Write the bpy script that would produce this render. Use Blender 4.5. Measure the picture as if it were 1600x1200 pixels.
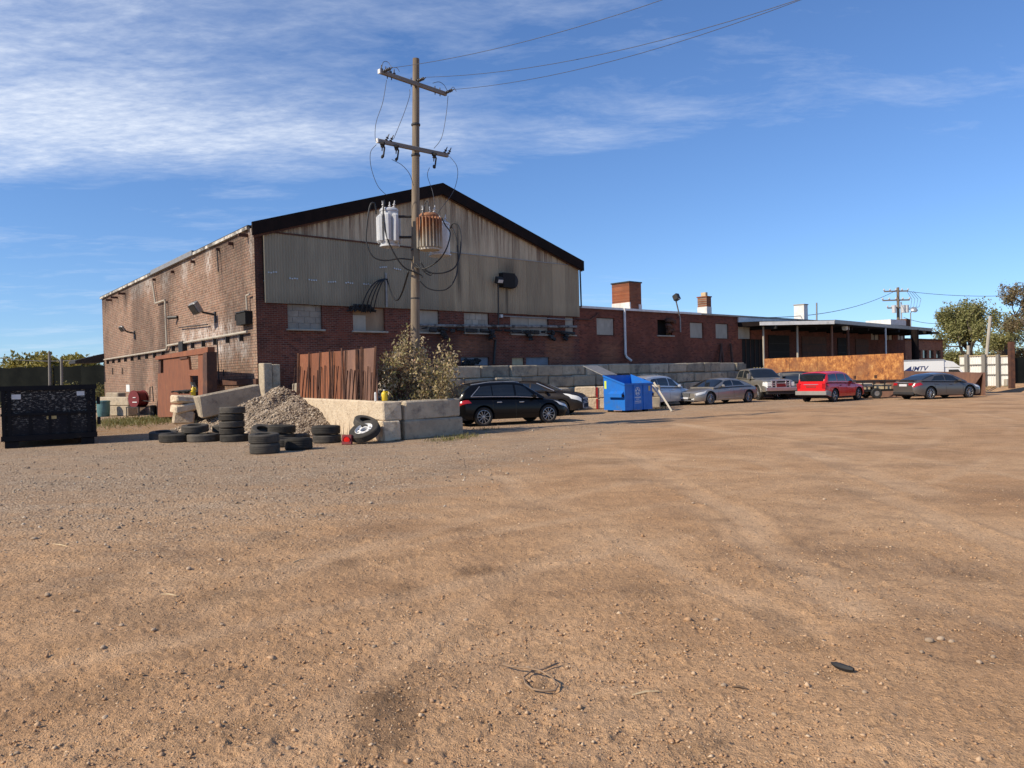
import bpy, math, random
import numpy as np
from mathutils import Vector, Matrix

random.seed(7)
rng = np.random.default_rng(11)
scene = bpy.context.scene
for o in list(bpy.data.objects):
    bpy.data.objects.remove(o)
R = math.radians

# ------------------------------------------------------------------ camera
CAM_H = 1.9
FPX = 1202.0                        # focal length in pixels of the 1600 px wide photograph
PITCH, ROLL = R(0.67), R(1.4)
cF = Vector((0, math.cos(PITCH), -math.sin(PITCH)))
r0 = Vector((1, 0, 0)); u0 = r0.cross(cF)
cR = r0 * math.cos(ROLL) - u0 * math.sin(ROLL)
cU = r0 * math.sin(ROLL) + u0 * math.cos(ROLL)
cam_d = bpy.data.cameras.new('camera')
cam = bpy.data.objects.new('camera', cam_d)
scene.collection.objects.link(cam)
m = Matrix.Identity(4)
for i in range(3):
    m[i][0] = cR[i]; m[i][1] = cU[i]; m[i][2] = -cF[i]
m[2][3] = CAM_H
cam.matrix_world = m
cam_d.sensor_width = 36
cam_d.lens = 36 * FPX / 1600
cam_d.clip_end = 4000
scene.camera = cam

# ------------------------------------------------------------------ light
SUN_AZ = R(29)                      # direction the light travels, from +X towards +Y
SUN_EL = R(36.5)
Ldir = Vector((math.cos(SUN_AZ) * math.cos(SUN_EL), math.sin(SUN_AZ) * math.cos(SUN_EL), -math.sin(SUN_EL)))
sl = bpy.data.lights.new('sun', 'SUN')
sl.energy = 4.6
sl.angle = R(0.53)
sl.color = (1.0, 0.885, 0.71)
so = bpy.data.objects.new('sun', sl)
so.rotation_euler = Ldir.to_track_quat('-Z', 'Y').to_euler()
so.location = (-30, -15, 40)
scene.collection.objects.link(so)
scene.view_settings.view_transform = 'Standard'
scene.view_settings.look = 'None'
scene.view_settings.exposure = 0.25
scene.view_settings.gamma = 1.0
scene.cycles.max_bounces = 6
scene.cycles.diffuse_bounces = 3
scene.cycles.glossy_bounces = 2
SKY_STRENGTH = 0.098

world = bpy.data.worlds.new('World')
scene.world = world
world.use_nodes = True


class NT:
    """small helper to write node trees"""
    def __init__(self, tree):
        self.t = tree; self.N = tree.nodes; self.L = tree.links
    def n(self, typ, ins=None, **attrs):
        nd = self.N.new(typ)
        for k, v in attrs.items():
            setattr(nd, k, v)
        if ins:
            for k, v in ins.items():
                s = nd.inputs[k]
                if isinstance(v, bpy.types.NodeSocket):
                    self.L.new(v, s)
                else:
                    s.default_value = v
        return nd
    def math(self, op, a, b=None, c=None, clamp=False):
        nd = self.N.new('ShaderNodeMath'); nd.operation = op; nd.use_clamp = clamp
        for i, v in enumerate((a, b, c)):
            if v is None: continue
            if isinstance(v, bpy.types.NodeSocket): self.L.new(v, nd.inputs[i])
            else: nd.inputs[i].default_value = v
        return nd.outputs[0]
    def mix(self, fac, a, b, mode='MIX'):
        nd = self.N.new('ShaderNodeMix'); nd.data_type = 'RGBA'; nd.blend_type = mode
        for s, v in ((nd.inputs[0], fac), (nd.inputs[6], a), (nd.inputs[7], b)):
            if isinstance(v, bpy.types.NodeSocket): self.L.new(v, s)
            else: s.default_value = v if not isinstance(v, tuple) or len(v) == 4 else (*v, 1)
        return nd.outputs[2]
    def ramp(self, fac, stops, interp='LINEAR'):
        nd = self.N.new('ShaderNodeValToRGB'); cr = nd.color_ramp; cr.interpolation = interp
        while len(cr.elements) < len(stops): cr.elements.new(0.5)
        for e, (p, c) in zip(cr.elements, stops):
            e.position = p
            e.color = (*c, 1) if isinstance(c, tuple) and len(c) == 3 else ((c, c, c, 1) if not isinstance(c, tuple) else c)
        self.L.new(fac, nd.inputs[0])
        return nd.outputs[0]
    def noise(self, vec, scale, detail=4, rough=0.6, dist=0.0):
        return self.n('ShaderNodeTexNoise', {'Vector': vec, 'Scale': scale, 'Detail': detail, 'Roughness': rough, 'Distortion': dist}).outputs[0]
    def mapping(self, vec, loc=(0, 0, 0), rot=(0, 0, 0), scale=(1, 1, 1)):
        return self.n('ShaderNodeMapping', {'Vector': vec, 'Location': loc, 'Rotation': rot, 'Scale': scale}).outputs[0]


# sky: Nishita daylight with a sheet of thin cirrus laid out on a plane high above the ground
w = NT(world.node_tree)
w.N.clear()
sky = w.n('ShaderNodeTexSky', sky_type='NISHITA', sun_disc=False, sun_elevation=SUN_EL,
          sun_rotation=math.atan2(-Ldir.x, -Ldir.y), altitude=100.0, air_density=1.1, dust_density=0.0, ozone_density=3.4)
tc = w.n('ShaderNodeTexCoord')
sep = w.n('ShaderNodeSeparateXYZ', {0: tc.outputs['Generated']})
up = w.n('ShaderNodeVectorMath', {0: w.n('ShaderNodeCombineXYZ', {0: sep.outputs[0], 1: sep.outputs[1], 2: w.math('ADD', w.math('MAXIMUM', sep.outputs[2], 0.0), 0.03)}).outputs[0]}, operation='NORMALIZE')
w.L.new(up.outputs[0], sky.inputs[0])
zz = w.math('ADD', w.math('MAXIMUM', sep.outputs[2], 0.0), 0.06)
px_ = w.math('DIVIDE', sep.outputs[0], zz)
py_ = w.math('DIVIDE', sep.outputs[1], zz)
pl = w.n('ShaderNodeCombineXYZ', {0: px_, 1: py_, 2: 0.0}).outputs[0]
warp = w.n('ShaderNodeTexNoise', {'Vector': pl, 'Scale': 2.2, 'Detail': 2.0})
plw = w.n('ShaderNodeVectorMath', {0: pl, 1: w.n('ShaderNodeVectorMath', {0: warp.outputs[1], 'Scale': 0.22}, operation='SCALE').outputs[0]}, operation='ADD').outputs[0]
big = w.noise(w.mapping(pl, (3.1, 1.7, 0), (0, 0, R(-30)), (0.8, 1.3, 1)), 1.1, 3, 0.5)
fib = w.noise(w.mapping(plw, (0.4, 0, 0), (0, 0, R(-52)), (0.9, 1.9, 1)), 3.0, 6, 0.68)
mott = w.noise(w.mapping(pl, (0, 0, 0), (0, 0, R(25)), (1.0, 1.9, 1)), 15.0, 4, 0.62)
edge = w.math('SUBTRACT', px_, w.math('MULTIPLY', w.math('SUBTRACT', py_, 2.0), 0.62))
side = w.n('ShaderNodeMapRange', {0: edge, 1: -2.0, 2: 0.6, 3: 1.0, 4: 0.0}, interpolation_type='SMOOTHSTEP').outputs[0]
far = w.n('ShaderNodeMapRange', {0: py_, 1: 2.5, 2: 3.3, 3: 1.0, 4: 0.0}, interpolation_type='SMOOTHSTEP').outputs[0]
body = w.math('ADD', w.math('MULTIPLY', big, 0.6), w.math('MULTIPLY', fib, 0.5))
body = w.math('ADD', body, w.math('MULTIPLY', w.math('SUBTRACT', side, 0.5), 0.36))
body = w.math('ADD', body, w.math('MULTIPLY', w.math('SUBTRACT', far, 1.0), 0.36))
cl = w.ramp(body, [(0.37, 0.0), (0.54, 0.28), (0.74, 0.8), (0.92, 1.0)])
cl = w.math('MULTIPLY', cl, w.math('ADD', 0.2, w.math('MULTIPLY', mott, 1.1)))
tint = w.mix(1.0, sky.outputs[0], (0.80, 1.0, 1.31, 1), 'MULTIPLY')
col = w.mix(cl, tint, (7.6, 8.2, 9.2, 1))
bg = w.n('ShaderNodeBackground', {'Color': col, 'Strength': SKY_STRENGTH})
wo = w.n('ShaderNodeOutputWorld', {'Surface': bg.outputs[0]})

# ------------------------------------------------------------------ helpers
def ray(px, py):
    return cF + cR * ((px - 800) / FPX) - cU * ((py - 600) / FPX)
def at(px, py, Y):
    """world point seen at photo pixel (px, py) at depth Y"""
    d = ray(px, py)
    return Vector((0, 0, CAM_H)) + d * (Y / d.y)
def gnd(px, py, z=0.0):
    d = ray(px, py)
    t = (z - CAM_H) / d.z
    return Vector((0, 0, CAM_H)) + d * t

class Frame:
    """vertical plane: origin o, x axis along angle a; local y points 90 degrees left of it"""
    def __init__(self, o, a):
        self.o = Vector(o); self.a = a
        self.u = Vector((math.cos(a), math.sin(a), 0)); self.w = Vector((-math.sin(a), math.cos(a), 0))
    def hit(self, px, py, y=0.0):
        d = ray(px, py); c = Vector((0, 0, CAM_H))
        t = ((self.o + self.w * y - c).dot(self.w)) / d.dot(self.w)
        p = c + d * t
        return (p - self.o).dot(self.u), p.z
    def mat(self):
        return Matrix.Translation(self.o) @ Matrix.Rotation(self.a, 4, 'Z')

col_main = scene.collection
def vnoise(x, y, seed=0):
    x = np.asarray(x, float); y = np.asarray(y, float)
    xi = np.floor(x).astype(np.int64); yi = np.floor(y).astype(np.int64)
    fx = x - xi; fy = y - yi
    fx = fx * fx * fx * (fx * (fx * 6 - 15) + 10); fy = fy * fy * fy * (fy * (fy * 6 - 15) + 10)
    def h(a, b):
        n = (a * 374761393 + b * 668265263 + seed * 974634777) & 0xffffffff
        n = ((n ^ (n >> 13)) * 1274126177) & 0xffffffff
        n = n ^ (n >> 16)
        return (n & 0xffffff) / float(0xffffff)
    a = h(xi, yi); b = h(xi + 1, yi); c = h(xi, yi + 1); d = h(xi + 1, yi + 1)
    return (a * (1 - fx) + b * fx) * (1 - fy) + (c * (1 - fx) + d * fx) * fy
def fbm(x, y, seed=0, oct=4, gain=0.5):
    s = 0; amp = 1; tot = 0
    for i in range(oct):
        s = s + amp * vnoise(x * 2**i, y * 2**i, seed + i * 17); tot += amp; amp *= gain
    return s / tot

def tag(o, label=None, cat=None, group=None, kind=None):
    if label: o['label'] = label
    if cat: o['category'] = cat
    if group: o['group'] = group
    if kind: o['kind'] = kind
    return o
def empty(name, loc=(0, 0, 0), rz=0.0, mat=None):
    o = bpy.data.objects.new(name, None)
    col_main.objects.link(o)
    o.empty_display_size = 0.2
    if mat is not None: o.matrix_world = mat
    else:
        o.location = loc; o.rotation_euler = (0, 0, rz)
    return o
def thing(name, label, cat, loc=(0, 0, 0), rz=0.0, group=None, mat=None):
    return tag(empty(name, loc, rz, mat), label, cat, group)
def copy_tree(o, parent=None):
    c = o.copy(); col_main.objects.link(c)
    if parent is not None: c.parent = parent
    for ch in list(o.children): copy_tree(ch, c)
    return c

class MB:
    def __init__(self):
        self.v = []; self.f = []; self.mi = []
    def add(self, vs, fs, mi=0):
        b = len(self.v)
        self.v += [tuple(p) for p in vs]
        for f in fs:
            self.f.append(tuple(i + b for i in f)); self.mi.append(mi)
        return self
    def box(self, c, s, rot=None, mi=0, taper=None):
        c = Vector(c); hx, hy, hz = s[0] / 2, s[1] / 2, s[2] / 2
        vs = []
        for z in (-hz, hz):
            for x, y in ((-hx, -hy), (hx, -hy), (hx, hy), (-hx, hy)):
                k = taper if (taper and z > 0) else 1
                p = Vector((x * k, y * k, z))
                if rot is not None: p = rot @ p
                vs.append(c + p)
        return self.add(vs, [(3, 2, 1, 0), (4, 5, 6, 7), (0, 1, 5, 4), (1, 2, 6, 5), (2, 3, 7, 6), (3, 0, 4, 7)], mi)
    def b2(self, p0, p1, mi=0):
        c = [(a + b) / 2 for a, b in zip(p0, p1)]; s = [abs(b - a) for a, b in zip(p0, p1)]
        return self.box(c, s, None, mi)
    def chbox(self, c, s, ch=0.03, jit=0.0, rot=None, mi=0, rnd=random):
        """box with chamfered edges and slightly uneven corners"""
        c = Vector(c); h = [x / 2 for x in s]
        idx = {}; vs = []
        for sx in (-1, 1):
            for sy in (-1, 1):
                for sz in (-1, 1):
                    j = Vector([rnd.uniform(-jit, jit) for _ in range(3)])
                    k = ch * rnd.uniform(0.6, 1.6)
                    for ax in range(3):
                        p = [sx * (h[0] - k), sy * (h[1] - k), sz * (h[2] - k)]
                        p[ax] = (sx, sy, sz)[ax] * h[ax]
                        q = Vector(p) + j
                        if rot is not None: q = rot @ q
                        idx[(sx, sy, sz, ax)] = len(vs); vs.append(c + q)
        fs = []
        for ax in range(3):
            o1, o2 = (ax + 1) % 3, (ax + 2) % 3
            for s_ in (-1, 1):
                q = []
                for a, b in ((-1, -1), (1, -1), (1, 1), (-1, 1)):
                    k = [0, 0, 0]; k[ax] = s_; k[o1] = a; k[o2] = b
                    q.append(idx[(*k, ax)])
                fs.append(q if s_ > 0 else q[::-1])
        for ax in range(3):           # edge chamfers (edges running along ax)
            o1, o2 = (ax + 1) % 3, (ax + 2) % 3
            for a in (-1, 1):
                for b in (-1, 1):
                    k0 = [0, 0, 0]; k0[ax] = -1; k0[o1] = a; k0[o2] = b
                    k1 = list(k0); k1[ax] = 1
                    q = [idx[(*k0, o1)], idx[(*k0, o2)], idx[(*k1, o2)], idx[(*k1, o1)]]
                    fs.append(q if a * b < 0 else q[::-1])
        for sx in (-1, 1):
            for sy in (-1, 1):
                for sz in (-1, 1):
                    q = [idx[(sx, sy, sz, i)] for i in range(3)]
                    fs.append(q if sx * sy * sz > 0 else q[::-1])
        return self.add(vs, fs, mi)
    def tube(self, pts, r, n=8, mi=0, caps=True):
        pts = [Vector(p) for p in pts]
        rr = r if isinstance(r, (list, tuple)) else [r] * len(pts)
        vs = []; fs = []
        up = Vector((0, 0, 1))
        t0 = (pts[1] - pts[0]).normalized()
        a = t0.cross(up)
        if a.length < 1e-3: a = t0.cross(Vector((1, 0, 0)))
        a.normalize()
        for i, p in enumerate(pts):
            t = (pts[min(i + 1, len(pts) - 1)] - pts[max(i - 1, 0)]).normalized()
            a = (a - t * a.dot(t))
            if a.length < 1e-5: a = t.cross(Vector((0.3, 0.5, 0.8)))
            a.normalize(); b = t.cross(a)
            for k in range(n):
                th = 2 * math.pi * k / n
                vs.append(p + (a * math.cos(th) + b * math.sin(th)) * rr[i])
        for i in range(len(pts) - 1):
            for k in range(n):
                k2 = (k + 1) % n
                fs.append((i * n + k, i * n + k2, (i + 1) * n + k2, (i + 1) * n + k))
        if caps:
            fs.append(tuple(range(n - 1, -1, -1)))
            fs.append(tuple((len(pts) - 1) * n + k for k in range(n)))
        return self.add(vs, fs, mi)
    def lathe(self, prof, n=24, M=None, mi=0, close=False):
        """profile [(r, z)] turned about z"""
        M = M or Matrix.Identity(4)
        vs = []; fs = []
        for (r, z) in prof:
            for k in range(n):
                th = 2 * math.pi * k / n
                vs.append(M @ Vector((r * math.cos(th), r * math.sin(th), z)))
        L = len(prof)
        for i in range(L - 1 if not close else L):
            j = (i + 1) % L
            for k in range(n):
                k2 = (k + 1) % n
                fs.append((i * n + k, i * n + k2, j * n + k2, j * n + k))
        return self.add(vs, fs, mi)
    def prism(self, poly, y0, y1, mi=0, M=None):
        """polygon in local x,z extruded along y"""
        n = len(poly)
        vs = [Vector((x, y0, z)) for x, z in poly] + [Vector((x, y1, z)) for x, z in poly]
        if M is not None: vs = [M @ p for p in vs]
        fs = [tuple(range(n)), tuple(range(2 * n - 1, n - 1, -1))]
        for i in range(n):
            j = (i + 1) % n
            fs.append((i, i + n, j + n, j))
        return self.add(vs, fs, mi)
    def grid(self, P, mi=0, flip=False):
        """P[i][j] grid of points"""
        ni, nj = len(P), len(P[0])
        fs = []
        for i in range(ni - 1):
            for j in range(nj - 1):
                q = (i * nj + j, (i + 1) * nj + j, (i + 1) * nj + j + 1, i * nj + j + 1)
                fs.append(q[::-1] if flip else q)
        return self.add([p for row in P for p in row], fs, mi)
    def build(self, name, mats, parent=None, smooth=False, loc=None, rot=None, mat=None):
        me = bpy.data.meshes.new(name)
        me.from_pydata(self.v, [], self.f)
        for mm in (mats if isinstance(mats, (list, tuple)) else [mats]): me.materials.append(mm)
        if any(self.mi): me.polygons.foreach_set('material_index', self.mi)
        if smooth:
            me.polygons.foreach_set('use_smooth', [True] * len(me.polygons))
            if smooth != 'all':
                try: me.set_sharp_from_angle(angle=R(38 if smooth is True else smooth))
                except Exception: pass
        me.update()
        o = bpy.data.objects.new(name, me)
        col_main.objects.link(o)
        if parent is not None: o.parent = parent
        if loc is not None: o.location = loc
        if rot is not None: o.rotation_euler = rot
        if mat is not None: o.matrix_local = mat
        return o

def np_mesh(name, V, F, mats, parent=None, smooth=False, attrs=None):
    """fast mesh from numpy arrays, F all quads or all triangles"""
    me = bpy.data.meshes.new(name)
    nv, (nf, k) = len(V), F.shape
    me.vertices.add(nv); me.vertices.foreach_set('co', np.ascontiguousarray(V, np.float32).ravel())
    me.loops.add(nf * k); me.loops.foreach_set('vertex_index', np.ascontiguousarray(F, np.int32).ravel())
    me.polygons.add(nf); me.polygons.foreach_set('loop_start', np.arange(0, nf * k, k, dtype=np.int32))
    if smooth: me.polygons.foreach_set('use_smooth', np.ones(nf, bool))
    for mm in (mats if isinstance(mats, (list, tuple)) else [mats]): me.materials.append(mm)
    me.update(calc_edges=True)
    if attrs:
        for an, av in attrs.items():
            at_ = me.attributes.new(an, 'FLOAT', 'POINT'); at_.data.foreach_set('value', np.ascontiguousarray(av, np.float32))
    o = bpy.data.objects.new(name, me); col_main.objects.link(o)
    if parent is not None: o.parent = parent
    return o
# ------------------------------------------------------------------ materials
def base_mat(name):
    mt = bpy.data.materials.new(name); mt.use_nodes = True
    t = NT(mt.node_tree); b = t.N['Principled BSDF']
    return mt, t, b
def obj_co(t):
    return t.n('ShaderNodeTexCoord').outputs['Object']
def std(name, c1, c2=None, scale=4.0, rough=0.8, rough2=None, bump=0.0, bscale=30.0, bdist=0.01, metal=0.0, coat=0.0,
        stretch=(1, 1, 1), c3=None, spec=0.5, detail=6, lo=0.35, hi=0.68, c3scale=1.3, c3lo=0.55, c3hi=0.7, rnd=0.0):
    mt, t, b = base_mat(name)
    co = obj_co(t)
    if rnd:
        oi = t.n('ShaderNodeObjectInfo')
        off = t.n('ShaderNodeVectorMath', {0: t.n('ShaderNodeCombineXYZ', {0: oi.outputs['Random'], 1: oi.outputs['Random'], 2: oi.outputs['Random']}).outputs[0], 'Scale': 37.0}, operation='SCALE').outputs[0]
        co = t.n('ShaderNodeVectorMath', {0: co, 1: off}, operation='ADD').outputs[0]
    mp = t.mapping(co, scale=stretch) if stretch != (1, 1, 1) else co
    if c2 is None: c2 = tuple(x * 0.75 for x in c1)
    nz = t.noise(mp, scale, detail, 0.62)
    c = t.ramp(nz, [(lo, c1), (hi, c2)])
    if c3 is not None:
        c = t.mix(t.ramp(t.noise(mp, c3scale, 7, 0.68), [(c3lo, 0.0), (c3hi, 1.0)]), c, (*c3, 1))
    if rnd:
        c = t.n('ShaderNodeHueSaturation', {'Color': c, 'Value': t.n('ShaderNodeMapRange', {0: oi.outputs['Random'], 3: 1 - rnd, 4: 1 + rnd}).outputs[0]}).outputs[0]
    t.L.new(c, b.inputs['Base Color'])
    b.inputs['Metallic'].default_value = metal
    b.inputs['Specular IOR Level'].default_value = spec
    if rough2 is not None:
        t.L.new(t.n('ShaderNodeMapRange', {0: nz, 1: lo, 2: hi, 3: rough, 4: rough2}).outputs[0], b.inputs['Roughness'])
    else: b.inputs['Roughness'].default_value = rough
    if coat: b.inputs['Coat Weight'].default_value = coat; b.inputs['Coat Roughness'].default_value = 0.06
    if bump:
        bn = t.n('ShaderNodeBump', {'Strength': bump, 'Distance': bdist, 'Height': t.noise(mp, bscale, 6, 0.65)})
        t.L.new(bn.outputs[0], b.inputs['Normal'])
    return mt
def attr(t, name):
    return t.n('ShaderNodeAttribute', attribute_name=name).outputs['Fac']

def brick_mat(name, ca, cb, cc, mortar, bw=0.235, bh=0.081, ms=0.0085, patch=None, dirt=(0.025, 0.02, 0.018)):
    mt, t, b = base_mat(name)
    co = obj_co(t)
    s = t.n('ShaderNodeSeparateXYZ', {0: co})
    # along the wall on x for front walls; walls turned in their own frame share it
    v = t.n('ShaderNodeCombineXYZ', {0: s.outputs[0], 1: s.outputs[2], 2: 0.0}).outputs[0]
    br = t.n('ShaderNodeTexBrick', {'Vector': v, 'Color1': (0, 0, 0, 1), 'Color2': (1, 1, 1, 1), 'Mortar': (0.5, 0.5, 0.5, 1), 'Scale': 1.0,
             'Mortar Size': ms, 'Mortar Smooth': 0.25, 'Bias': 0.0, 'Brick Width': bw, 'Row Height': bh}, offset=0.5)
    cbr = t.ramp(br.outputs[0], [(0.0, ca), (0.45, cb), (0.8, cc), (1.0, tuple(x * 0.55 for x in ca))])
    big = t.noise(t.mapping(co, scale=(1, 1, 0.7)), 0.8, 6, 0.7)
    cbr = t.mix(t.ramp(big, [(0.40, 0.0), (0.66, 0.85)]), cbr, tuple(x * 0.52 for x in cb), 'MIX')
    fine = t.noise(co, 22, 4, 0.7)
    cbr = t.mix(0.35, cbr, t.ramp(fine, [(0.3, 0.55), (0.7, 1.0)]), 'MULTIPLY')
    if patch: cbr = t.mix(t.math('MULTIPLY', attr(t, 'patch'), 0.85), cbr, t.mix(br.outputs[0], patch, tuple(x * 0.6 for x in patch)))
    mo = t.mix(t.ramp(t.noise(co, 1.4, 5, 0.6), [(0.4, 0.0), (0.65, 1.0)]), mortar, tuple(x * 0.5 for x in mortar))
    c = t.mix(br.outputs['Fac'], cbr, mo)
    wh = t.math('MULTIPLY', attr(t, 'white'), t.ramp(t.noise(t.mapping(co, scale=(2.2, 2.2, 0.9)), 3.4, 8, 0.72), [(0.42, 0.0), (0.56, 1.0)]))
    c = t.mix(wh, c, (0.62, 0.56, 0.5, 1))
    st = t.math('MULTIPLY', attr(t, 'soot_dark'), t.ramp(t.noise(t.mapping(co, scale=(1.5, 1.5, 0.18)), 2.0, 7, 0.7), [(0.25, 0.35), (0.62, 1.0)]))
    c = t.mix(st, c, dirt)
    t.L.new(c, b.inputs['Base Color'])
    b.inputs['Roughness'].default_value = 0.9
    b.inputs['Specular IOR Level'].default_value = 0.25
    h = t.math('ADD', t.math('MULTIPLY', t.math('SUBTRACT', 1.0, br.outputs['Fac']), 1.0), t.math('MULTIPLY', fine, 0.35))
    h = t.math('ADD', h, t.math('MULTIPLY', br.outputs[0], 0.25))
    bn = t.n('ShaderNodeBump', {'Strength': 0.9, 'Distance': 0.012, 'Height': h})
    t.L.new(bn.outputs[0], b.inputs['Normal'])
    return mt

M = {}
M['brick_side'] = brick_mat('brick_side', (0.32, 0.165, 0.10), (0.39, 0.22, 0.138), (0.345, 0.225, 0.143), (0.14, 0.088, 0.06), bw=0.3, bh=0.118, ms=0.017)  # dark mortar colour stands in for shadow in the recessed joints
M['brick_front'] = brick_mat('brick_front', (0.20, 0.06, 0.036), (0.27, 0.082, 0.047), (0.135, 0.045, 0.033), (0.30, 0.2, 0.155), patch=(0.40, 0.15, 0.072))
M['brick_wing'] = brick_mat('brick_wing', (0.26, 0.075, 0.042), (0.33, 0.1, 0.056), (0.2, 0.062, 0.042), (0.22, 0.12, 0.09), patch=(0.42, 0.16, 0.08))
M['brick_chimney'] = brick_mat('brick_chimney', (0.30, 0.085, 0.04), (0.42, 0.14, 0.06), (0.22, 0.07, 0.04), (0.3, 0.22, 0.16))
M['brick_far'] = brick_mat('brick_far', (0.34, 0.13, 0.075), (0.40, 0.17, 0.095), (0.30, 0.12, 0.08), (0.36, 0.25, 0.18))

def sheet_mat(name, c1, c2, rust, rustlo=0.55):
    mt, t, b = base_mat(name)
    co = obj_co(t)
    n1 = t.noise(t.mapping(co, scale=(1, 1, 0.22)), 1.7, 7, 0.66)
    c = t.ramp(n1, [(0.3, c1), (0.7, c2)])
    oi = t.n('ShaderNodeObjectInfo')
    c = t.n('ShaderNodeHueSaturation', {'Color': c, 'Value': t.n('ShaderNodeMapRange', {0: oi.outputs['Random'], 3: 0.86, 4: 1.12}).outputs[0]}).outputs[0]
    streak = t.noise(t.mapping(co, scale=(1, 1, 0.05)), 3.6, 7, 0.7)
    rs = t.math('MULTIPLY', t.ramp(streak, [(rustlo, 0.0), (rustlo + 0.16, 0.85)]), attr(t, 'stain'))
    c = t.mix(rs, c, rust)
    so_ = t.math('MULTIPLY', attr(t, 'soot_dark'), t.ramp(t.noise(t.mapping(co, scale=(2, 2, 0.12)), 2.2, 6, 0.7), [(0.25, 0.3), (0.6, 1.0)]))
    c = t.mix(so_, c, (0.012, 0.01, 0.009, 1))
    t.L.new(c, b.inputs['Base Color'])
    b.inputs['Roughness'].default_value = 0.62
    b.inputs['Metallic'].default_value = 0.1
    b.inputs['Specular IOR Level'].default_value = 0.35
    bn = t.n('ShaderNodeBump', {'Strength': 0.25, 'Distance': 0.01, 'Height': t.noise(co, 9, 5, 0.6)})
    t.L.new(bn.outputs[0], b.inputs['Normal'])
    return mt
M['sheet_green'] = sheet_mat('sheet_green', (0.325, 0.28, 0.195), (0.25, 0.216, 0.15), (0.12, 0.08, 0.05), 0.6)
M['sheet_taupe'] = sheet_mat('sheet_taupe', (0.43, 0.345, 0.22), (0.32, 0.255, 0.164), (0.13, 0.07, 0.04))
M['sheet_upper'] = sheet_mat('sheet_upper', (0.60, 0.495, 0.335), (0.44, 0.36, 0.238), (0.12, 0.06, 0.032), 0.44)

M['fascia'] = std('fascia', (0.010, 0.007, 0.006), (0.018, 0.011, 0.009), 2.5, 0.8, spec=0.12, c3=(0.035, 0.016, 0.011), c3lo=0.6, c3hi=0.75)
M['roof_felt'] = std('roof_felt', (0.06, 0.058, 0.055), (0.09, 0.085, 0.08), 2.0, 0.9)
M['white_worn'] = std('white_worn', (0.62, 0.58, 0.5), (0.2, 0.18, 0.15), 1.3, 0.7, lo=0.42, hi=0.6, c3=(0.08, 0.07, 0.06), c3scale=1.0, c3lo=0.52, c3hi=0.6, stretch=(1, 0.3, 1))
M['white_trim'] = std('white_trim', (0.78, 0.76, 0.72), (0.6, 0.58, 0.54), 3.0, 0.6, c3=(0.4, 0.37, 0.33), c3lo=0.62, c3hi=0.8)
M['grey_metal'] = std('grey_metal', (0.32, 0.31, 0.29), (0.22, 0.21, 0.2), 6.0, 0.5, metal=0.4)
M['galv'] = std('galv', (0.52, 0.53, 0.53), (0.4, 0.41, 0.42), 7.0, 0.45, metal=0.55, c3=(0.3, 0.29, 0.28), c3lo=0.6, c3hi=0.8)
M['block_infill'] = std('block_infill', (0.35, 0.31, 0.25), (0.255, 0.225, 0.18), 3.0, 0.9, bump=0.4, bscale=40, c3=(0.17, 0.16, 0.155), c3lo=0.56, c3hi=0.75, rnd=0.08)
M['board_grey'] = std('board_grey', (0.44, 0.395, 0.315), (0.33, 0.295, 0.235), 2.4, 0.85, c3=(0.24, 0.21, 0.18), c3lo=0.58, c3hi=0.75, stretch=(1, 1, 0.5), rnd=0.08)
M['pipe_dirty'] = std('pipe_dirty', (0.3, 0.285, 0.26), (0.1, 0.09, 0.08), 5, 0.8, c3=(0.03, 0.027, 0.025), c3scale=3, c3lo=0.5, c3hi=0.62)
M['board_blue'] = std('board_blue', (0.23, 0.25, 0.28), (0.17, 0.18, 0.2), 3, 0.8)
M['plywood'] = std('plywood', (0.36, 0.25, 0.15), (0.25, 0.165, 0.1), 3.2, 0.8, stretch=(1, 1, 0.25), c3=(0.14, 0.085, 0.055))
M['tan_board'] = std('tan_board', (0.60, 0.47, 0.28), (0.48, 0.36, 0.21), 4, 0.85, c3=(0.28, 0.2, 0.12))
M['black'] = std('black', (0.012, 0.012, 0.012), (0.02, 0.019, 0.018), 6, 0.7)
M['void'] = std('void', (0.008, 0.007, 0.006), (0.012, 0.011, 0.01), 3, 0.9)
M['dark_metal'] = std('dark_metal', (0.045, 0.042, 0.04), (0.028, 0.026, 0.025), 8, 0.55, metal=0.3)
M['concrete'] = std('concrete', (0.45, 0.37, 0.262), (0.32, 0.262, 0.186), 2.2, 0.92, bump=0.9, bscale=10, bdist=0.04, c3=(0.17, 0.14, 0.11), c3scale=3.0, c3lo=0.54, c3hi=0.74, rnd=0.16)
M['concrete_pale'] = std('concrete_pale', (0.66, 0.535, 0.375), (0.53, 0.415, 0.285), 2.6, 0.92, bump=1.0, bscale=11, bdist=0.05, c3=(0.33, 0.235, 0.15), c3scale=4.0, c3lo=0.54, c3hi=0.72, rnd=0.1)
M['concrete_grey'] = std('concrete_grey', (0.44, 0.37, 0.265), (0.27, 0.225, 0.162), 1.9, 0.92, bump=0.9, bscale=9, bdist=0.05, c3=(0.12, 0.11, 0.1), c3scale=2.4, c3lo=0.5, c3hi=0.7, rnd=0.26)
M['rust'] = std('rust', (0.25, 0.085, 0.035), (0.165, 0.06, 0.03), 2.6, 0.85, bump=0.4, bscale=30, c3=(0.34, 0.13, 0.05), c3lo=0.55, c3hi=0.72, rnd=0.14, stretch=(1, 1, 0.55))
M['rust_dark'] = std('rust_dark', (0.10, 0.042, 0.024), (0.055, 0.026, 0.018), 4, 0.85, bump=0.4, bscale=40, c3=(0.16, 0.065, 0.03), rnd=0.1)
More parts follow.
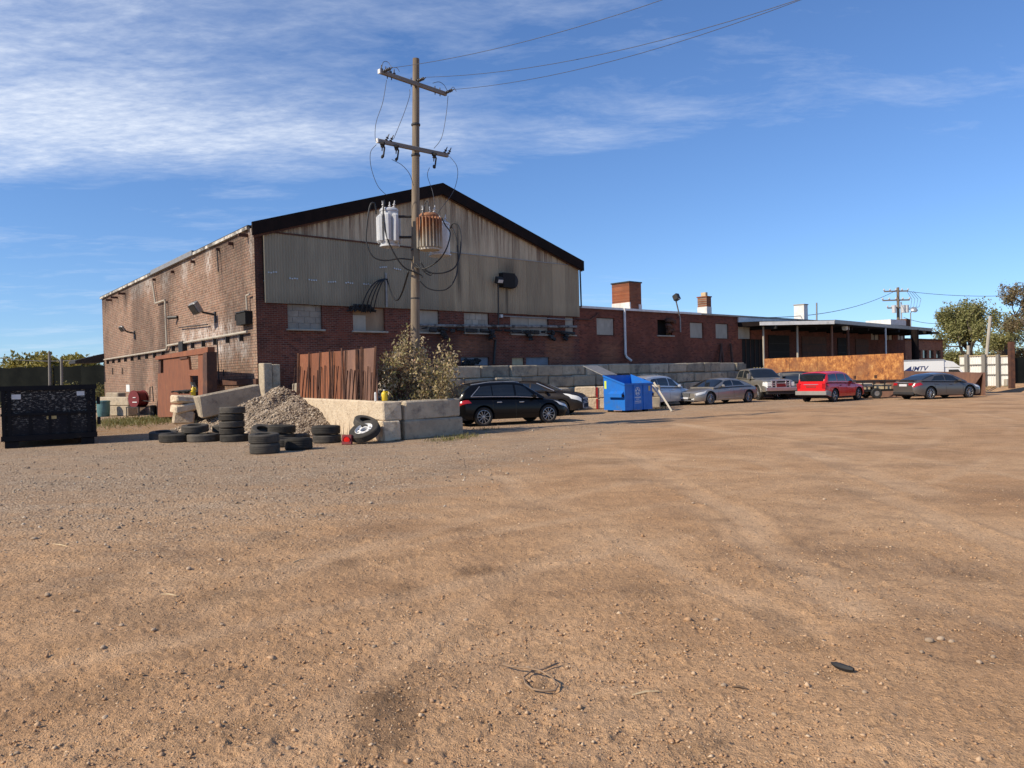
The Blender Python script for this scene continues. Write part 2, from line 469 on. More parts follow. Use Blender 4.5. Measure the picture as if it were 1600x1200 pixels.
M['rust_brown'] = std('rust_brown', (0.215, 0.11, 0.072), (0.15, 0.078, 0.055), 3.0, 0.85, bump=0.4, bscale=35, c3=(0.28, 0.14, 0.08), rnd=0.12, stretch=(1, 1, 0.4))
def rust_dock():
    mt, t, b = base_mat('rust_dock')
    co = obj_co(t)
    a = t.noise(t.mapping(co, scale=(1, 1, 0.6)), 4.0, 6, 0.8)
    c = t.ramp(a, [(0.30, (0.09, 0.035, 0.018)), (0.44, (0.30, 0.105, 0.03)), (0.54, (0.50, 0.20, 0.05)), (0.66, (0.74, 0.42, 0.15))])
    big = t.noise(co, 0.9, 5, 0.6)
    c = t.mix(t.ramp(big, [(0.45, 0.0), (0.66, 0.75)]), c, (0.22, 0.09, 0.04, 1))
    t.L.new(c, b.inputs['Base Color']); b.inputs['Roughness'].default_value = 0.8
    t.L.new(t.n('ShaderNodeBump', {'Strength': 0.5, 'Distance': 0.02, 'Height': a}).outputs[0], b.inputs['Normal'])
    return mt
M['rust_dock'] = rust_dock()
M['rubber'] = std('rubber', (0.045, 0.041, 0.035), (0.07, 0.062, 0.052), 7, 0.85, bump=0.3, bscale=60, c3=(0.11, 0.095, 0.078), c3lo=0.5, c3hi=0.72, rnd=0.45, spec=0.25)
M['tyre'] = std('tyre', (0.02, 0.02, 0.02), (0.032, 0.031, 0.03), 9, 0.8, spec=0.3, c3=(0.07, 0.062, 0.052), c3lo=0.6, c3hi=0.85)
M['rim'] = std('rim', (0.50, 0.51, 0.52), (0.42, 0.42, 0.43), 9, 0.3, metal=0.85)
M['rim_white'] = std('rim_white', (0.78, 0.77, 0.74), (0.6, 0.57, 0.53), 9, 0.55, c3=(0.3, 0.2, 0.13), c3lo=0.62, c3hi=0.75)
M['chrome'] = std('chrome', (0.62, 0.62, 0.63), (0.52, 0.52, 0.53), 5, 0.3, metal=0.75)
M['wood_pole'] = std('wood_pole', (0.235, 0.185, 0.13), (0.12, 0.092, 0.065), 9, 0.9, bump=0.6, bscale=22, bdist=0.015, stretch=(1, 1, 0.06), c3=(0.085, 0.062, 0.045), c3scale=3.0, c3lo=0.52, c3hi=0.72)
M['wood_arm'] = std('wood_arm', (0.24, 0.22, 0.2), (0.16, 0.148, 0.138), 6, 0.85, bump=0.4, bscale=20, stretch=(0.1, 1, 1))
M['insulator'] = std('insulator', (0.05, 0.045, 0.045), (0.03, 0.028, 0.028), 8, 0.35)
M['porcelain'] = std('porcelain', (0.55, 0.54, 0.52), (0.45, 0.44, 0.42), 8, 0.3)
M['cable'] = std('cable', (0.012, 0.012, 0.013), (0.02, 0.02, 0.02), 8, 0.55)
M['wire'] = std('wire', (0.05, 0.055, 0.065), (0.07, 0.07, 0.08), 8, 0.5)
M['trans_grey'] = std('trans_grey', (0.56, 0.57, 0.57), (0.46, 0.47, 0.475), 5, 0.42, c3=(0.36, 0.33, 0.3), c3lo=0.64, c3hi=0.78)
def rust_can():
    mt, t, b = base_mat('trans_rust')
    co = obj_co(t)
    z = t.n('ShaderNodeSeparateXYZ', {0: co}).outputs[2]
    n1 = t.noise(t.mapping(co, scale=(1, 1, 0.3)), 6.0, 7, 0.7)
    f = t.math('ADD', t.n('ShaderNodeMapRange', {0: z, 1: 0.15, 2: 1.0, 3: -0.25, 4: 0.3}).outputs[0], n1)
    c = t.ramp(f, [(0.3, (0.42, 0.38, 0.31)), (0.5, (0.34, 0.235, 0.15)), (0.68, (0.34, 0.16, 0.07)), (0.85, (0.25, 0.1, 0.05))])
    t.L.new(c, b.inputs['Base Color']); b.inputs['Roughness'].default_value = 0.75
    return mt
M['trans_rust'] = rust_can()
M['blue_bin'] = std('blue_bin', (0.012, 0.155, 0.56), (0.010, 0.125, 0.47), 2.2, 0.42, c3=(0.06, 0.13, 0.27), c3scale=3.0, c3lo=0.56, c3hi=0.72, bump=0.35, bscale=3.5, bdist=0.03, rough2=0.6)
M['bin_black'] = std('bin_black', (0.008, 0.008, 0.010), (0.012, 0.011, 0.012), 3, 0.6, spec=0.15, c3=(0.05, 0.035, 0.025), c3lo=0.62, c3hi=0.74, c3scale=4.0)
def scratched():
    mt, t, b = base_mat('bin_scratched')
    co = obj_co(t)
    z = t.n('ShaderNodeSeparateXYZ', {0: co}).outputs[2]
    chips = t.noise(t.mapping(co, scale=(0.7, 1, 1.5)), 14, 8, 0.72)
    area = t.noise(co, 1.6, 4, 0.6)
    mask = t.math('MULTIPLY', t.ramp(chips, [(0.52, 0.0), (0.60, 1.0)]), t.ramp(area, [(0.38, 0.05), (0.55, 1.0)]))
    mask = t.math('MULTIPLY', mask, t.ramp(t.math('DIVIDE', z, 2.0), [(0.25, 0.12), (0.5, 1.0)]))
    c = t.mix(t.math('MULTIPLY', mask, 0.8), t.ramp(area, [(0.3, (0.010, 0.010, 0.014)), (0.7, (0.019, 0.017, 0.017))]), (0.36, 0.33, 0.28, 1))
    t.L.new(c, b.inputs['Base Color']); b.inputs['Roughness'].default_value = 0.6; b.inputs['Specular IOR Level'].default_value = 0.15
    return mt
M['bin_scratched'] = scratched()
M['sticker_white'] = std('sticker_white', (0.7, 0.7, 0.68), (0.6, 0.6, 0.58), 8, 0.6)
M['sticker_yellow'] = std('sticker_yellow', (0.62, 0.72, 0.08), (0.5, 0.6, 0.06), 8, 0.5)
M['sticker_tan'] = std('sticker_tan', (0.5, 0.38, 0.16), (0.4, 0.3, 0.12), 8, 0.6)
M['print_white'] = std('print_white', (0.62, 0.66, 0.7), (0.5, 0.55, 0.6), 8, 0.6)
M['print_navy'] = std('print_navy', (0.015, 0.03, 0.13), (0.02, 0.03, 0.1), 8, 0.5)
M['yellow_plastic'] = std('yellow_plastic', (0.72, 0.50, 0.02), (0.62, 0.42, 0.02), 5, 0.45)
M['white_plastic'] = std('white_plastic', (0.75, 0.74, 0.7), (0.65, 0.64, 0.6), 5, 0.5)
M['red_paint'] = std('red_paint', (0.36, 0.016, 0.014), (0.25, 0.014, 0.012), 5, 0.5)
M['red_dark'] = std('red_dark', (0.17, 0.012, 0.014), (0.12, 0.01, 0.01), 5, 0.5)
M['red_lens'] = std('red_lens', (0.75, 0.012, 0.01), (0.6, 0.01, 0.01), 8, 0.25)
M['teal_bin'] = std('teal_bin', (0.08, 0.19, 0.19), (0.06, 0.14, 0.145), 4, 0.6)
M['white_panel'] = std('white_panel', (0.80, 0.78, 0.73), (0.66, 0.64, 0.59), 1.8, 0.7, c3=(0.5, 0.45, 0.38), c3lo=0.6, c3hi=0.8, stretch=(1, 1, 0.4), rnd=0.05)
M['post_grey'] = std('post_grey', (0.24, 0.22, 0.19), (0.17, 0.155, 0.135), 5, 0.85, stretch=(1, 1, 0.2))
M['screen_mesh'] = std('screen_mesh', (0.010, 0.012, 0.011), (0.016, 0.018, 0.015), 1.2, 0.95, spec=0.1, c3=(0.026, 0.026, 0.02), c3lo=0.6, c3hi=0.75)
M['bark'] = std('bark', (0.11, 0.085, 0.06), (0.06, 0.048, 0.035), 8, 0.95, bump=0.6, bscale=20, stretch=(1, 1, 0.2))
M['tan_wire'] = std('tan_wire', (0.3, 0.2, 0.12), (0.2, 0.13, 0.08), 9, 0.8)
M['twig'] = std('twig', (0.14, 0.09, 0.055), (0.08, 0.055, 0.035), 9, 0.9)
def leaf(name, cols, trans=0.3):
    mt, t, b = base_mat(name)
    gi = t.n('ShaderNodeNewGeometry')
    c = t.ramp(gi.outputs['Random Per Island'], [(i / max(1, len(cols) - 1), cc) for i, cc in enumerate(cols)])
    co = obj_co(t)
    c = t.mix(t.ramp(t.noise(co, 0.9, 3, 0.5), [(0.35, 0.0), (0.65, 0.5)]), c, cols[0])
    t.L.new(c, b.inputs['Base Color']); b.inputs['Roughness'].default_value = 0.6
    tr = t.n('ShaderNodeBsdfTranslucent', {'Color': c})
    mx = t.n('ShaderNodeMixShader', {0: trans, 1: b.outputs[0], 2: tr.outputs[0]})
    t.L.new(mx.outputs[0], t.N['Material Output'].inputs[0])
    return mt
M['leaf_olive'] = leaf('leaf_olive', [(0.19, 0.195, 0.065), (0.3, 0.29, 0.1), (0.24, 0.23, 0.095), (0.38, 0.33, 0.13)])
M['leaf_yellow'] = leaf('leaf_yellow', [(0.24, 0.21, 0.04), (0.33, 0.27, 0.05), (0.2, 0.18, 0.045), (0.38, 0.27, 0.06)])
M['leaf_dry'] = leaf('leaf_dry', [(0.24, 0.2, 0.07), (0.54, 0.42, 0.24), (0.2, 0.2, 0.06), (0.44, 0.3, 0.15), (0.66, 0.55, 0.37), (0.28, 0.13, 0.07)])
M['leaf_brown'] = leaf('leaf_brown', [(0.19, 0.14, 0.07), (0.28, 0.19, 0.095), (0.16, 0.15, 0.065), (0.24, 0.2, 0.09)])
M['leaf_grass'] = leaf('leaf_grass', [(0.11, 0.12, 0.03), (0.2, 0.18, 0.05), (0.3, 0.24, 0.09), (0.08, 0.1, 0.025)])

def ground_mat():
    mt, t, b = base_mat('yard_dirt')
    co = obj_co(t)
    g = attr(t, 'gravel'); k = attr(t, 'track'); st = attr(t, 'straw'); dm = attr(t, 'damp')
    n1 = t.noise(co, 0.33, 3, 0.6)
    n2 = t.noise(t.mapping(co, rot=(0, 0, R(18)), scale=(0.8, 1.25, 1)), 1.9, 5, 0.7)
    n3 = t.noise(co, 30, 4, 0.75)
    dirt = t.ramp(n1, [(0.3, (0.44, 0.255, 0.132)), (0.48, (0.55, 0.335, 0.18)), (0.68, (0.60, 0.385, 0.22))])
    dirt = t.mix(t.ramp(n2, [(0.34, 0.5), (0.56, 0.0)]), dirt, (0.33, 0.2, 0.107, 1))
    dirt = t.mix(t.math('MULTIPLY', k, 0.85), dirt, (0.66, 0.445, 0.27, 1))
    patch = t.ramp(t.noise(co, 0.42, 5, 0.66, 0.4), [(0.50, 0.0), (0.68, 0.72)])
    dirt = t.mix(patch, dirt, (0.29, 0.18, 0.105, 1))
    dirt = t.mix(t.math('MULTIPLY', t.math('MINIMUM', t.math('MULTIPLY', dm, 1.3), 1.0), t.ramp(n2, [(0.3, 1.0), (0.62, 0.45)])), dirt, (0.195, 0.12, 0.068, 1))
    vor = t.n('ShaderNodeTexVoronoi', {'Vector': co, 'Scale': 30.0, 'Randomness': 1.0})
    vc = t.n('ShaderNodeSeparateColor', {0: vor.outputs['Color']})
    grav = t.ramp(vc.outputs[0], [(0.0, (0.2, 0.145, 0.1)), (0.4, (0.37, 0.28, 0.195)), (0.75, (0.49, 0.38, 0.27)), (1.0, (0.64, 0.53, 0.4))])
    gn = t.noise(t.mapping(co, rot=(0, 0, R(20)), scale=(0.6, 1.5, 1)), 1.0, 5, 0.72)
    gm = t.ramp(t.math('ADD', g, t.math('MULTIPLY', t.math('SUBTRACT', gn, 0.5), 1.5)), [(0.22, 0.0), (0.95, 0.8)])
    c = t.mix(gm, dirt, grav)
    c = t.mix(t.math('MULTIPLY', st, t.ramp(n2, [(0.35, 0.0), (0.6, 1.0)])), c, (0.36, 0.2, 0.08, 1))
    c = t.mix(0.8, c, t.ramp(n3, [(0.30, 0.36), (0.47, 0.92), (0.6, 1.0), (0.75, 1.12)]), 'MULTIPLY')
    # pebbles pressed into the dirt, two sizes
    hs = []
    for sc, thr, sub_, am in ((15.0, 0.2, 0.86, 0.6), (52.0, 0.3, 0.72, 0.5)):
        peb = t.n('ShaderNodeTexVoronoi', {'Vector': co, 'Scale': sc, 'Randomness': 1.0})
        pc = t.n('ShaderNodeSeparateColor', {0: peb.outputs['Color']})
        sel = t.math('GREATER_THAN', pc.outputs[0], sub_)
        pm = t.math('MULTIPLY', t.math('LESS_THAN', peb.outputs['Distance'], thr), sel)
        c = t.mix(t.math('MULTIPLY', pm, am), c, t.ramp(pc.outputs[1], [(0.0, (0.27, 0.18, 0.115)), (0.6, (0.46, 0.335, 0.225)), (1.0, (0.64, 0.52, 0.39))]))
        hs.append(t.math('MULTIPLY', t.math('MULTIPLY', t.math('MAXIMUM', t.math('SUBTRACT', thr + 0.1, peb.outputs['Distance']), 0.0), sel), 26.0 / sc))
    t.L.new(c, b.inputs['Base Color'])
    b.inputs['Roughness'].default_value = 0.95
    b.inputs['Specular IOR Level'].default_value = 0.1
    h = t.math('ADD', t.math('MULTIPLY', n3, 0.55), t.math('MULTIPLY', t.noise(co, 95, 2, 0.7), 0.26))
    h = t.math('ADD', h, t.math('MULTIPLY', t.math('SUBTRACT', 0.5, vor.outputs['Distance']), t.math('ADD', 0.1, t.math('MULTIPLY', g, 0.8))))
    for q in hs: h = t.math('ADD', h, q)
    t.L.new(t.n('ShaderNodeBump', {'Strength': 1.0, 'Distance': 0.04, 'Height': h}).outputs[0], b.inputs['Normal'])
    return mt
M['ground'] = ground_mat()
def stones_mat(name, cols):
    mt, t, b = base_mat(name)
    gi = t.n('ShaderNodeNewGeometry')
    c = t.ramp(gi.outputs['Random Per Island'], [(i / (len(cols) - 1), cc) for i, cc in enumerate(cols)])
    t.L.new(c, b.inputs['Base Color']); b.inputs['Roughness'].default_value = 0.92; b.inputs['Specular IOR Level'].default_value = 0.15
    return mt
M['pebbles'] = stones_mat('pebbles', [(0.4, 0.235, 0.125), (0.48, 0.3, 0.165), (0.34, 0.205, 0.12), (0.5, 0.33, 0.195), (0.58, 0.43, 0.28)])
M['gravel'] = stones_mat('gravel', [(0.27, 0.205, 0.145), (0.36, 0.28, 0.2), (0.2, 0.148, 0.105), (0.42, 0.335, 0.245), (0.52, 0.44, 0.34)])
M['gravel_bed'] = std('gravel_bed', (0.31, 0.24, 0.17), (0.2, 0.152, 0.108), 9, 0.95, bump=0.9, bscale=14, bdist=0.05, c3=(0.19, 0.155, 0.125))
M['stone'] = std('stone', (0.45, 0.33, 0.215), (0.35, 0.25, 0.165), 18, 0.9, bump=0.4, bscale=60, rnd=0.2)

def paint(name, c, metal=0.35, rough=0.34, dust=0.06, dustc=(0.3, 0.24, 0.18), coat=0.7):
    mt, t, b = base_mat(name)
    co = obj_co(t)
    z = t.n('ShaderNodeSeparateXYZ', {0: co}).outputs[2]
    f = t.math('ADD', t.math('MULTIPLY', t.noise(co, 3, 6, 0.65), dust), t.n('ShaderNodeMapRange', {0: z, 1: 0.25, 2: 0.8, 3: dust * 2.2, 4: 0.0}).outputs[0], None, True)
    t.L.new(t.mix(f, (*c, 1), (*dustc, 1)), b.inputs['Base Color'])
    b.inputs['Metallic'].default_value = metal
    if coat < 0.4: b.inputs['Specular IOR Level'].default_value = 0.2
    t.L.new(t.math('ADD', t.math('MULTIPLY', f, 1.2), rough), b.inputs['Roughness'])
    b.inputs['Coat Weight'].default_value = coat; b.inputs['Coat Roughness'].default_value = 0.08
    return mt
M['p_black'] = paint('p_black', (0.003, 0.003, 0.0035), 0.0, 0.3, 0.004, coat=0.22)
M['p_brownblack'] = paint('p_brownblack', (0.014, 0.0105, 0.0095), 0.2, 0.38, 0.02, coat=0.25)
M['p_silver'] = paint('p_silver', (0.52, 0.53, 0.54), 0.45, 0.4, 0.05)
M['p_champ'] = paint('p_champ', (0.33, 0.30, 0.255), 0.6, 0.32, 0.06)
M['p_truck'] = paint('p_truck', (0.30, 0.28, 0.245), 0.6, 0.34, 0.06)
M['p_navy'] = paint('p_navy', (0.014, 0.017, 0.026), 0.1, 0.45, 0.03, coat=0.15)
M['p_red'] = paint('p_red', (0.66, 0.006, 0.010), 0.0, 0.35, 0.012)
M['p_grey'] = paint('p_grey', (0.125, 0.115, 0.105), 0.55, 0.34, 0.05)
M['p_white'] = paint('p_white', (0.78, 0.78, 0.76), 0.0, 0.45, 0.05)
M['glass'] = std('glass', (0.012, 0.015, 0.018), (0.016, 0.019, 0.022), 2, 0.06, spec=0.7)
M['plastic'] = std('plastic', (0.022, 0.022, 0.023), (0.03, 0.03, 0.03), 6, 0.6)
M['plastic_grey'] = std('plastic_grey', (0.27, 0.255, 0.235), (0.22, 0.21, 0.195), 4, 0.6)
M['headlamp'] = std('headlamp', (0.72, 0.72, 0.70), (0.6, 0.6, 0.58), 14, 0.12, spec=0.8)
M['taillamp'] = std('taillamp', (0.42, 0.012, 0.014), (0.32, 0.01, 0.012), 14, 0.15, spec=0.8)
M['plate'] = std('plate', (0.62, 0.62, 0.62), (0.5, 0.5, 0.52), 18, 0.5)
M['seam'] = std('seam', (0.006, 0.006, 0.006), (0.008, 0.008, 0.008), 8, 0.8)
# ------------------------------------------------------------------ ground
def smooth(a, b, x):
    t = np.clip((x - a) / (b - a), 0, 1); return t * t * (3 - 2 * t)
TRACKS = [   # circle centre x, y, radius of the wheel path, strength; each path is a pair of ruts
    (-26.0, 46.0, 46.0, 0.4), (34.0, 44.0, 41.0, 0.4), (70.0, -20.0, 68.0, 0.4), (-46.0, 10.0, 55.0, 0.4)]
PATHS = []     # single wheel paths worn pale and smooth: points on the ground, width, strength
for pts_, wd_, a_ in (([(1010, 655), (1120, 672), (1240, 702), (1380, 745), (1600, 822), (1750, 880)], 0.3, 0.95), ([(980, 690), (1150, 712), (1300, 752), (1450, 800), (1600, 862)], 0.22, 0.6), ([(930, 680), (1040, 740), (1130, 800), (1250, 880), (1350, 960)], 0.22, 0.7), ([(700, 720), (900, 800), (1000, 850), (1110, 905), (1250, 980)], 0.16, 0.6),
        ([(0, 738), (300, 748), (700, 718), (950, 692)], 0.3, 0.6), ([(-60, 790), (350, 792), (760, 748), (1050, 716)], 0.25, 0.5), ([(0, 1080), (300, 960), (560, 860), (900, 770), (1150, 728)], 0.14, 0.6), ([(420, 1220), (640, 1010), (800, 900), (1000, 820), (1300, 740)], 0.12, 0.5), ([(1700, 1010), (1400, 930), (1200, 860), (1050, 790)], 0.15, 0.5)):
    PATHS.append(([(gnd(x, y).x, gnd(x, y).y) for x, y in pts_], wd_, a_))
def polyline_dist(X, Y, P):
    best = np.full(X.shape, 1e9)
    for (x0, y0), (x1, y1) in zip(P[:-1], P[1:]):
        dx, dy = x1 - x0, y1 - y0; t = np.clip(((X - x0) * dx + (Y - y0) * dy) / (dx * dx + dy * dy), 0, 1)
        best = np.minimum(best, np.hypot(X - x0 - t * dx, Y - y0 - t * dy))
    return best
DAMP = []      # darker, damper spots in the dirt
for px, py, wx, hy, a in ((600, 1130, 62, 62, 0.75), (536, 885, 42, 14, 0.6), (362, 930, 66, 12, 0.4), (118, 930, 56, 30, 0.5), (628, 928, 46, 14, 0.55), (742, 892, 44, 9, 0.6), (1125, 815, 30, 6, 0.5), (1225, 893, 34, 8, 0.45), (1008, 925, 50, 16, 0.4), (1222, 978, 36, 36, 0.45),
        (415, 840, 50, 10, 0.4), (845, 1072, 28, 14, 0.55), (150, 1090, 80, 30, 0.3), (960, 720, 60, 6, 0.4), (700, 735, 60, 6, 0.35), (1330, 770, 60, 8, 0.35), (1250, 850, 40, 8, 0.3), (720, 830, 50, 8, 0.4), (1500, 900, 70, 12, 0.25), (400, 1140, 60, 24, 0.3), (1080, 1160, 60, 30, 0.35)):
    p_ = gnd(px, py); q_ = gnd(px, py - hy)
    DAMP.append((p_.x, p_.y, wx * p_.y / FPX, max(0.15, (q_.y - p_.y)), a))
def ground_fields(X, Y):
    r = np.hypot(X, Y)
    fade = 1 - smooth(14, 24, r)
    z = (fbm(X * 0.35, Y * 0.35, 3, 3) - 0.5) * 0.075 * fade
    z = z + (fbm(X * 1.6, Y * 1.6, 9, 3) - 0.5) * 0.035 * fade
    tr = np.zeros_like(X)
    for i, (cx, cy, rad, s) in enumerate(TRACKS):
        d = np.hypot(X - cx, Y - cy) - rad + (vnoise(X * 0.2, Y * 0.2, 40 + i) - 0.5) * 0.7
        for off in (-0.85, 0.85):
            e = np.abs(d - off)
            wv = 1 / (1 + np.exp((e - 0.13) / 0.018))
            rim = np.exp(-((e - 0.2) / 0.05) ** 2)
            brk = smooth(0.35, 0.6, fbm(X * 0.25, Y * 0.25, 60 + i, 2))
            ang = np.arctan2(Y - cy, X - cx) * rad
            lug = smooth(-0.2, 0.2, np.sin(ang * 2 * np.pi / 0.11 + (d - off) * 26) )
            z = z + s * brk * fade * (-0.014 * wv + 0.008 * rim + 0.008 * wv * lug * smooth(0.4, 0.6, vnoise(X * 0.8, Y * 0.8, 200 + i)))
            tr = np.maximum(tr, s * brk * wv)
    wob = (fbm(X * 0.5, Y * 0.5, 300, 2) - 0.5)
    for i, (P, wd_, a_) in enumerate(PATHS):
        e = polyline_dist(X + wob * 0.35, Y + wob * 0.5, P)
        brk = smooth(0.3, 0.55, fbm(X * 0.3, Y * 0.3, 310 + i, 2))
        wv = 1 / (1 + np.exp(np.clip((e - wd_) / 0.05, -30, 30)))
        rim = np.exp(-((e - wd_ - 0.07) / 0.06) ** 2)
        z = z + fade * brk * a_ * (-0.014 * wv + 0.012 * rim)
        tr = np.maximum(tr, a_ * brk * wv * (0.6 + 0.4 * fbm(X * 2, Y * 2, 330, 2)))
    # boundary of the grey gravel apron: a line bending from left foreground to the far right
    bx = np.array([-60, -14, -6, -2.4, 0, 3, 9, 22, 60]); by = np.array([6.5, 7.0, 7.6, 8.6, 12.5, 21.5, 32, 39, 59])
    g = smooth(-5.0, 8.0, Y - np.interp(X, bx, by)) * (0.66 + 0.2 * smooth(2, -8, X))
    g = g * (1 - 0.5 * smooth(14, 30, X))
    # sunken truck well beyond the loading dock
    wz = smooth(49, 53, Y - 0.0 * X) * smooth(24.5, 27.5, X) * (1 - smooth(76, 84, Y)) * (1 - smooth(40, 43, X - (Y - 60) * 0.25))
    z = z - 0.75 * wz
    straw = np.exp(-(((X + 17) / 3.2) ** 2 + ((Y - 31) / 4.5) ** 2))
    damp = np.zeros_like(X)
    nn_ = fbm(X * 1.1, Y * 1.1, 55, 4, 0.6)
    for cx, cy, rx, ry, a in DAMP:
        q = np.hypot((X - cx) / rx, (Y - cy) / ry) + (nn_ - 0.5) * 1.3
        damp = np.maximum(damp, a * smooth(1.25, 0.35, q))
    return z, tr, g, straw, damp

nr, na = 730, 780
rr_ = 2.0 * np.exp(np.linspace(0, math.log(130 / 2.0), nr))
aa_ = np.linspace(R(-58), R(58), na)
RR, AA = np.meshgrid(rr_, aa_, indexing='ij')
GX, GY = RR * np.sin(AA), RR * np.cos(AA)
gz, gt, gg, gs, gdm = ground_fields(GX, GY)
near = 1 - smooth(11, 20, RR)
clod = fbm(GX * 9, GY * 9, 21, 3, 0.62)
gz = gz + near * ((clod - 0.5) * 0.02 + np.maximum(fbm(GX * 22, GY * 22, 31, 2) - 0.62, 0) * 0.05) * (1 - 0.65 * gt)
# short smeared ridges pressed by tyres
rdg = vnoise(GX * 3.2 + GY * 1.1, (GY - 0.35 * GX) * 13, 77)
gz = gz + near * np.maximum(rdg - 0.6, 0) * 0.03 * smooth(0.45, 0.65, fbm(GX * 0.6, GY * 0.6, 5, 2))
ca_, sa_ = math.cos(R(28)), math.sin(R(28))
CX, CY = GX * ca_ + GY * sa_, -GX * sa_ + GY * ca_
crk = np.abs(fbm(CX * 0.9, CY * 2.4, 101, 4, 0.6) - 0.5)
cmask = smooth(0.42, 0.6, fbm(GX * 0.45, GY * 0.45, 111, 2))
gz = gz - near * 0.014 * np.exp(-(crk / 0.012) ** 2) * cmask
scf = vnoise(CX * 2.2, CY * 17, 131) * vnoise(CX * 1.1, CY * 6, 141)
gz = gz + near * 0.02 * np.maximum(scf - 0.42, 0) * smooth(0.4, 0.6, fbm(GX * 0.5 + 9, GY * 0.5, 121, 2))
V = np.stack([GX, GY, gz], -1).reshape(-1, 3)
ii, jj = np.meshgrid(np.arange(nr - 1), np.arange(na - 1), indexing='ij')
b0 = ii * na + jj
F = np.stack([b0, b0 + na, b0 + na + 1, b0 + 1], -1).reshape(-1, 4)[:, ::-1]
# coarse sheet out to the horizon, a little lower, as part of the same ground
nv0 = len(V)
ex = []
S = 2600.0
k = 40
lin = np.sign(np.linspace(-1, 1, k)) * np.abs(np.linspace(-1, 1, k)) ** 3 * S
EX, EY = np.meshgrid(lin, lin, indexing='ij')
V2 = np.stack([EX, EY, np.full_like(EX, -0.16) - 0.8 * ((np.abs(EX - 33) < 22) & (np.abs(EY - 62) < 26))], -1).reshape(-1, 3)
i2, j2 = np.meshgrid(np.arange(k - 1), np.arange(k - 1), indexing='ij')
c0 = i2 * k + j2 + nv0
F2 = np.stack([c0, c0 + k, c0 + k + 1, c0 + 1], -1).reshape(-1, 4)
VV = np.concatenate([V, V2]); FF = np.concatenate([F, F2])
pad = np.zeros(len(V2))
ground = np_mesh('ground', VV, FF, M['ground'], smooth=True,
                 attrs={'gravel': np.concatenate([gg.ravel(), pad + 0.5]), 'track': np.concatenate([gt.ravel(), pad]), 'straw': np.concatenate([gs.ravel(), pad]), 'damp': np.concatenate([gdm.ravel(), pad])})
tag(ground, kind='structure')
def gzat(x, y):
    return float(ground_fields(np.array([x], float), np.array([y], float))[0][0])

# ------------------------------------------------------------------ scattered stones
OCT = np.array([[1, 0, 0], [0, 1, 0], [-1, 0, 0], [0, -1, 0], [0, 0, 1], [0, 0, -1]], float)
OCF = np.array([[0, 1, 4], [1, 2, 4], [2, 3, 4], [3, 0, 4], [1, 0, 5], [2, 1, 5], [3, 2, 5], [0, 3, 5]])
def scatter(name, P, rad, mat, parent=None, flat=0.65, sink=0.25):
    n = len(P)
    th = rng.uniform(0, 2 * np.pi, n)
    sc = rng.uniform(0.6, 1.35, (n, 3)); sc[:, 2] *= flat
    base = OCT[None] * sc[:, None, :] + rng.uniform(-0.28, 0.28, (n, 6, 3))
    c, s = np.cos(th)[:, None], np.sin(th)[:, None]
    x = base[..., 0] * c - base[..., 1] * s; y = base[..., 0] * s + base[..., 1] * c
    Vs = np.stack([x, y, base[..., 2]], -1) * rad[:, None, None] + P[:, None, :]
    Vs[..., 2] += (rad * flat * (1 - sink * 2))[:, None]
    Fs = (OCF[None] + (np.arange(n) * 6)[:, None, None]).reshape(-1, 3)
    return np_mesh(name, Vs.reshape(-1, 3), Fs, mat, parent)
def on_ground(n, rmin, rmax, amin, amax, power=1.0, keep=None):
    u = rng.uniform(0, 1, n) ** power
    r = rmin * (rmax / rmin) ** u
    a = rng.uniform(amin, amax, n)
    x, y = r * np.sin(a), r * np.cos(a)
    z, t, g, s, _ = ground_fields(x, y)
    if keep is not None:
        q = keep(x, y, t, g); x, y, z = x[q], y[q], z[q]
    return np.stack([x, y, z], -1)
clump = lambda x, y: fbm(x * 0.7, y * 0.7, 91, 4, 0.6)
P1 = on_ground(52000, 2.6, 17, R(-40), R(40), 1.0, lambda x, y, t, g: rng.uniform(0, 1, len(x)) < np.clip((clump(x, y) - 0.40) * 6, 0.05, 1) * (1 - 0.7 * t))
pb = scatter('dirt_crumbs', P1, rng.gamma(1.5, 0.0026, len(P1)) + 0.0018, M['pebbles'])
tag(pb, 'small brown dirt crumbs and pebbles strewn over the yard', 'pebbles', kind='stuff')
P2 = on_ground(60000, 7.5, 46, R(-42), R(42), 0.9, lambda x, y, t, g: rng.uniform(0, 1, len(x)) < np.clip((g - 0.25) * 1.6, 0, 1) * np.clip((clump(x, y) - 0.3) * 5, 0.1, 1))
gv = scatter('loose_gravel', P2, rng.gamma(2.2, 0.0042, len(P2)) + 0.003, M['gravel'])
tag(gv, 'loose grey gravel covering the apron before the building', 'gravel', kind='stuff')

# ------------------------------------------------------------------ main warehouse
FA = math.atan2(0.664, 0.748)
FR = Frame((-10.56, 32.0, 0), FA)                       # front wall; outwards is -y
LA = math.atan2(0.788, -0.617)
FL = Frame((-10.56, 32.0, 0), LA)                       # long side wall; outwards is +y
S_END, S_RIDGE, Z_EAVE, Z_RIDGE, Z_CLAD, Z_STRIP = 19.45, 9.62, 8.42, 11.45, 5.25, 8.14
LEN_SIDE = 32.0
wh = thing('warehouse', 'tall brick and corrugated metal warehouse with dark gabled roof', 'warehouse', mat=FR.mat())
def zroof(s):
    return Z_EAVE + (Z_RIDGE - Z_EAVE) * (s / S_RIDGE if s <= S_RIDGE else (S_END - s) / (S_END - S_RIDGE))

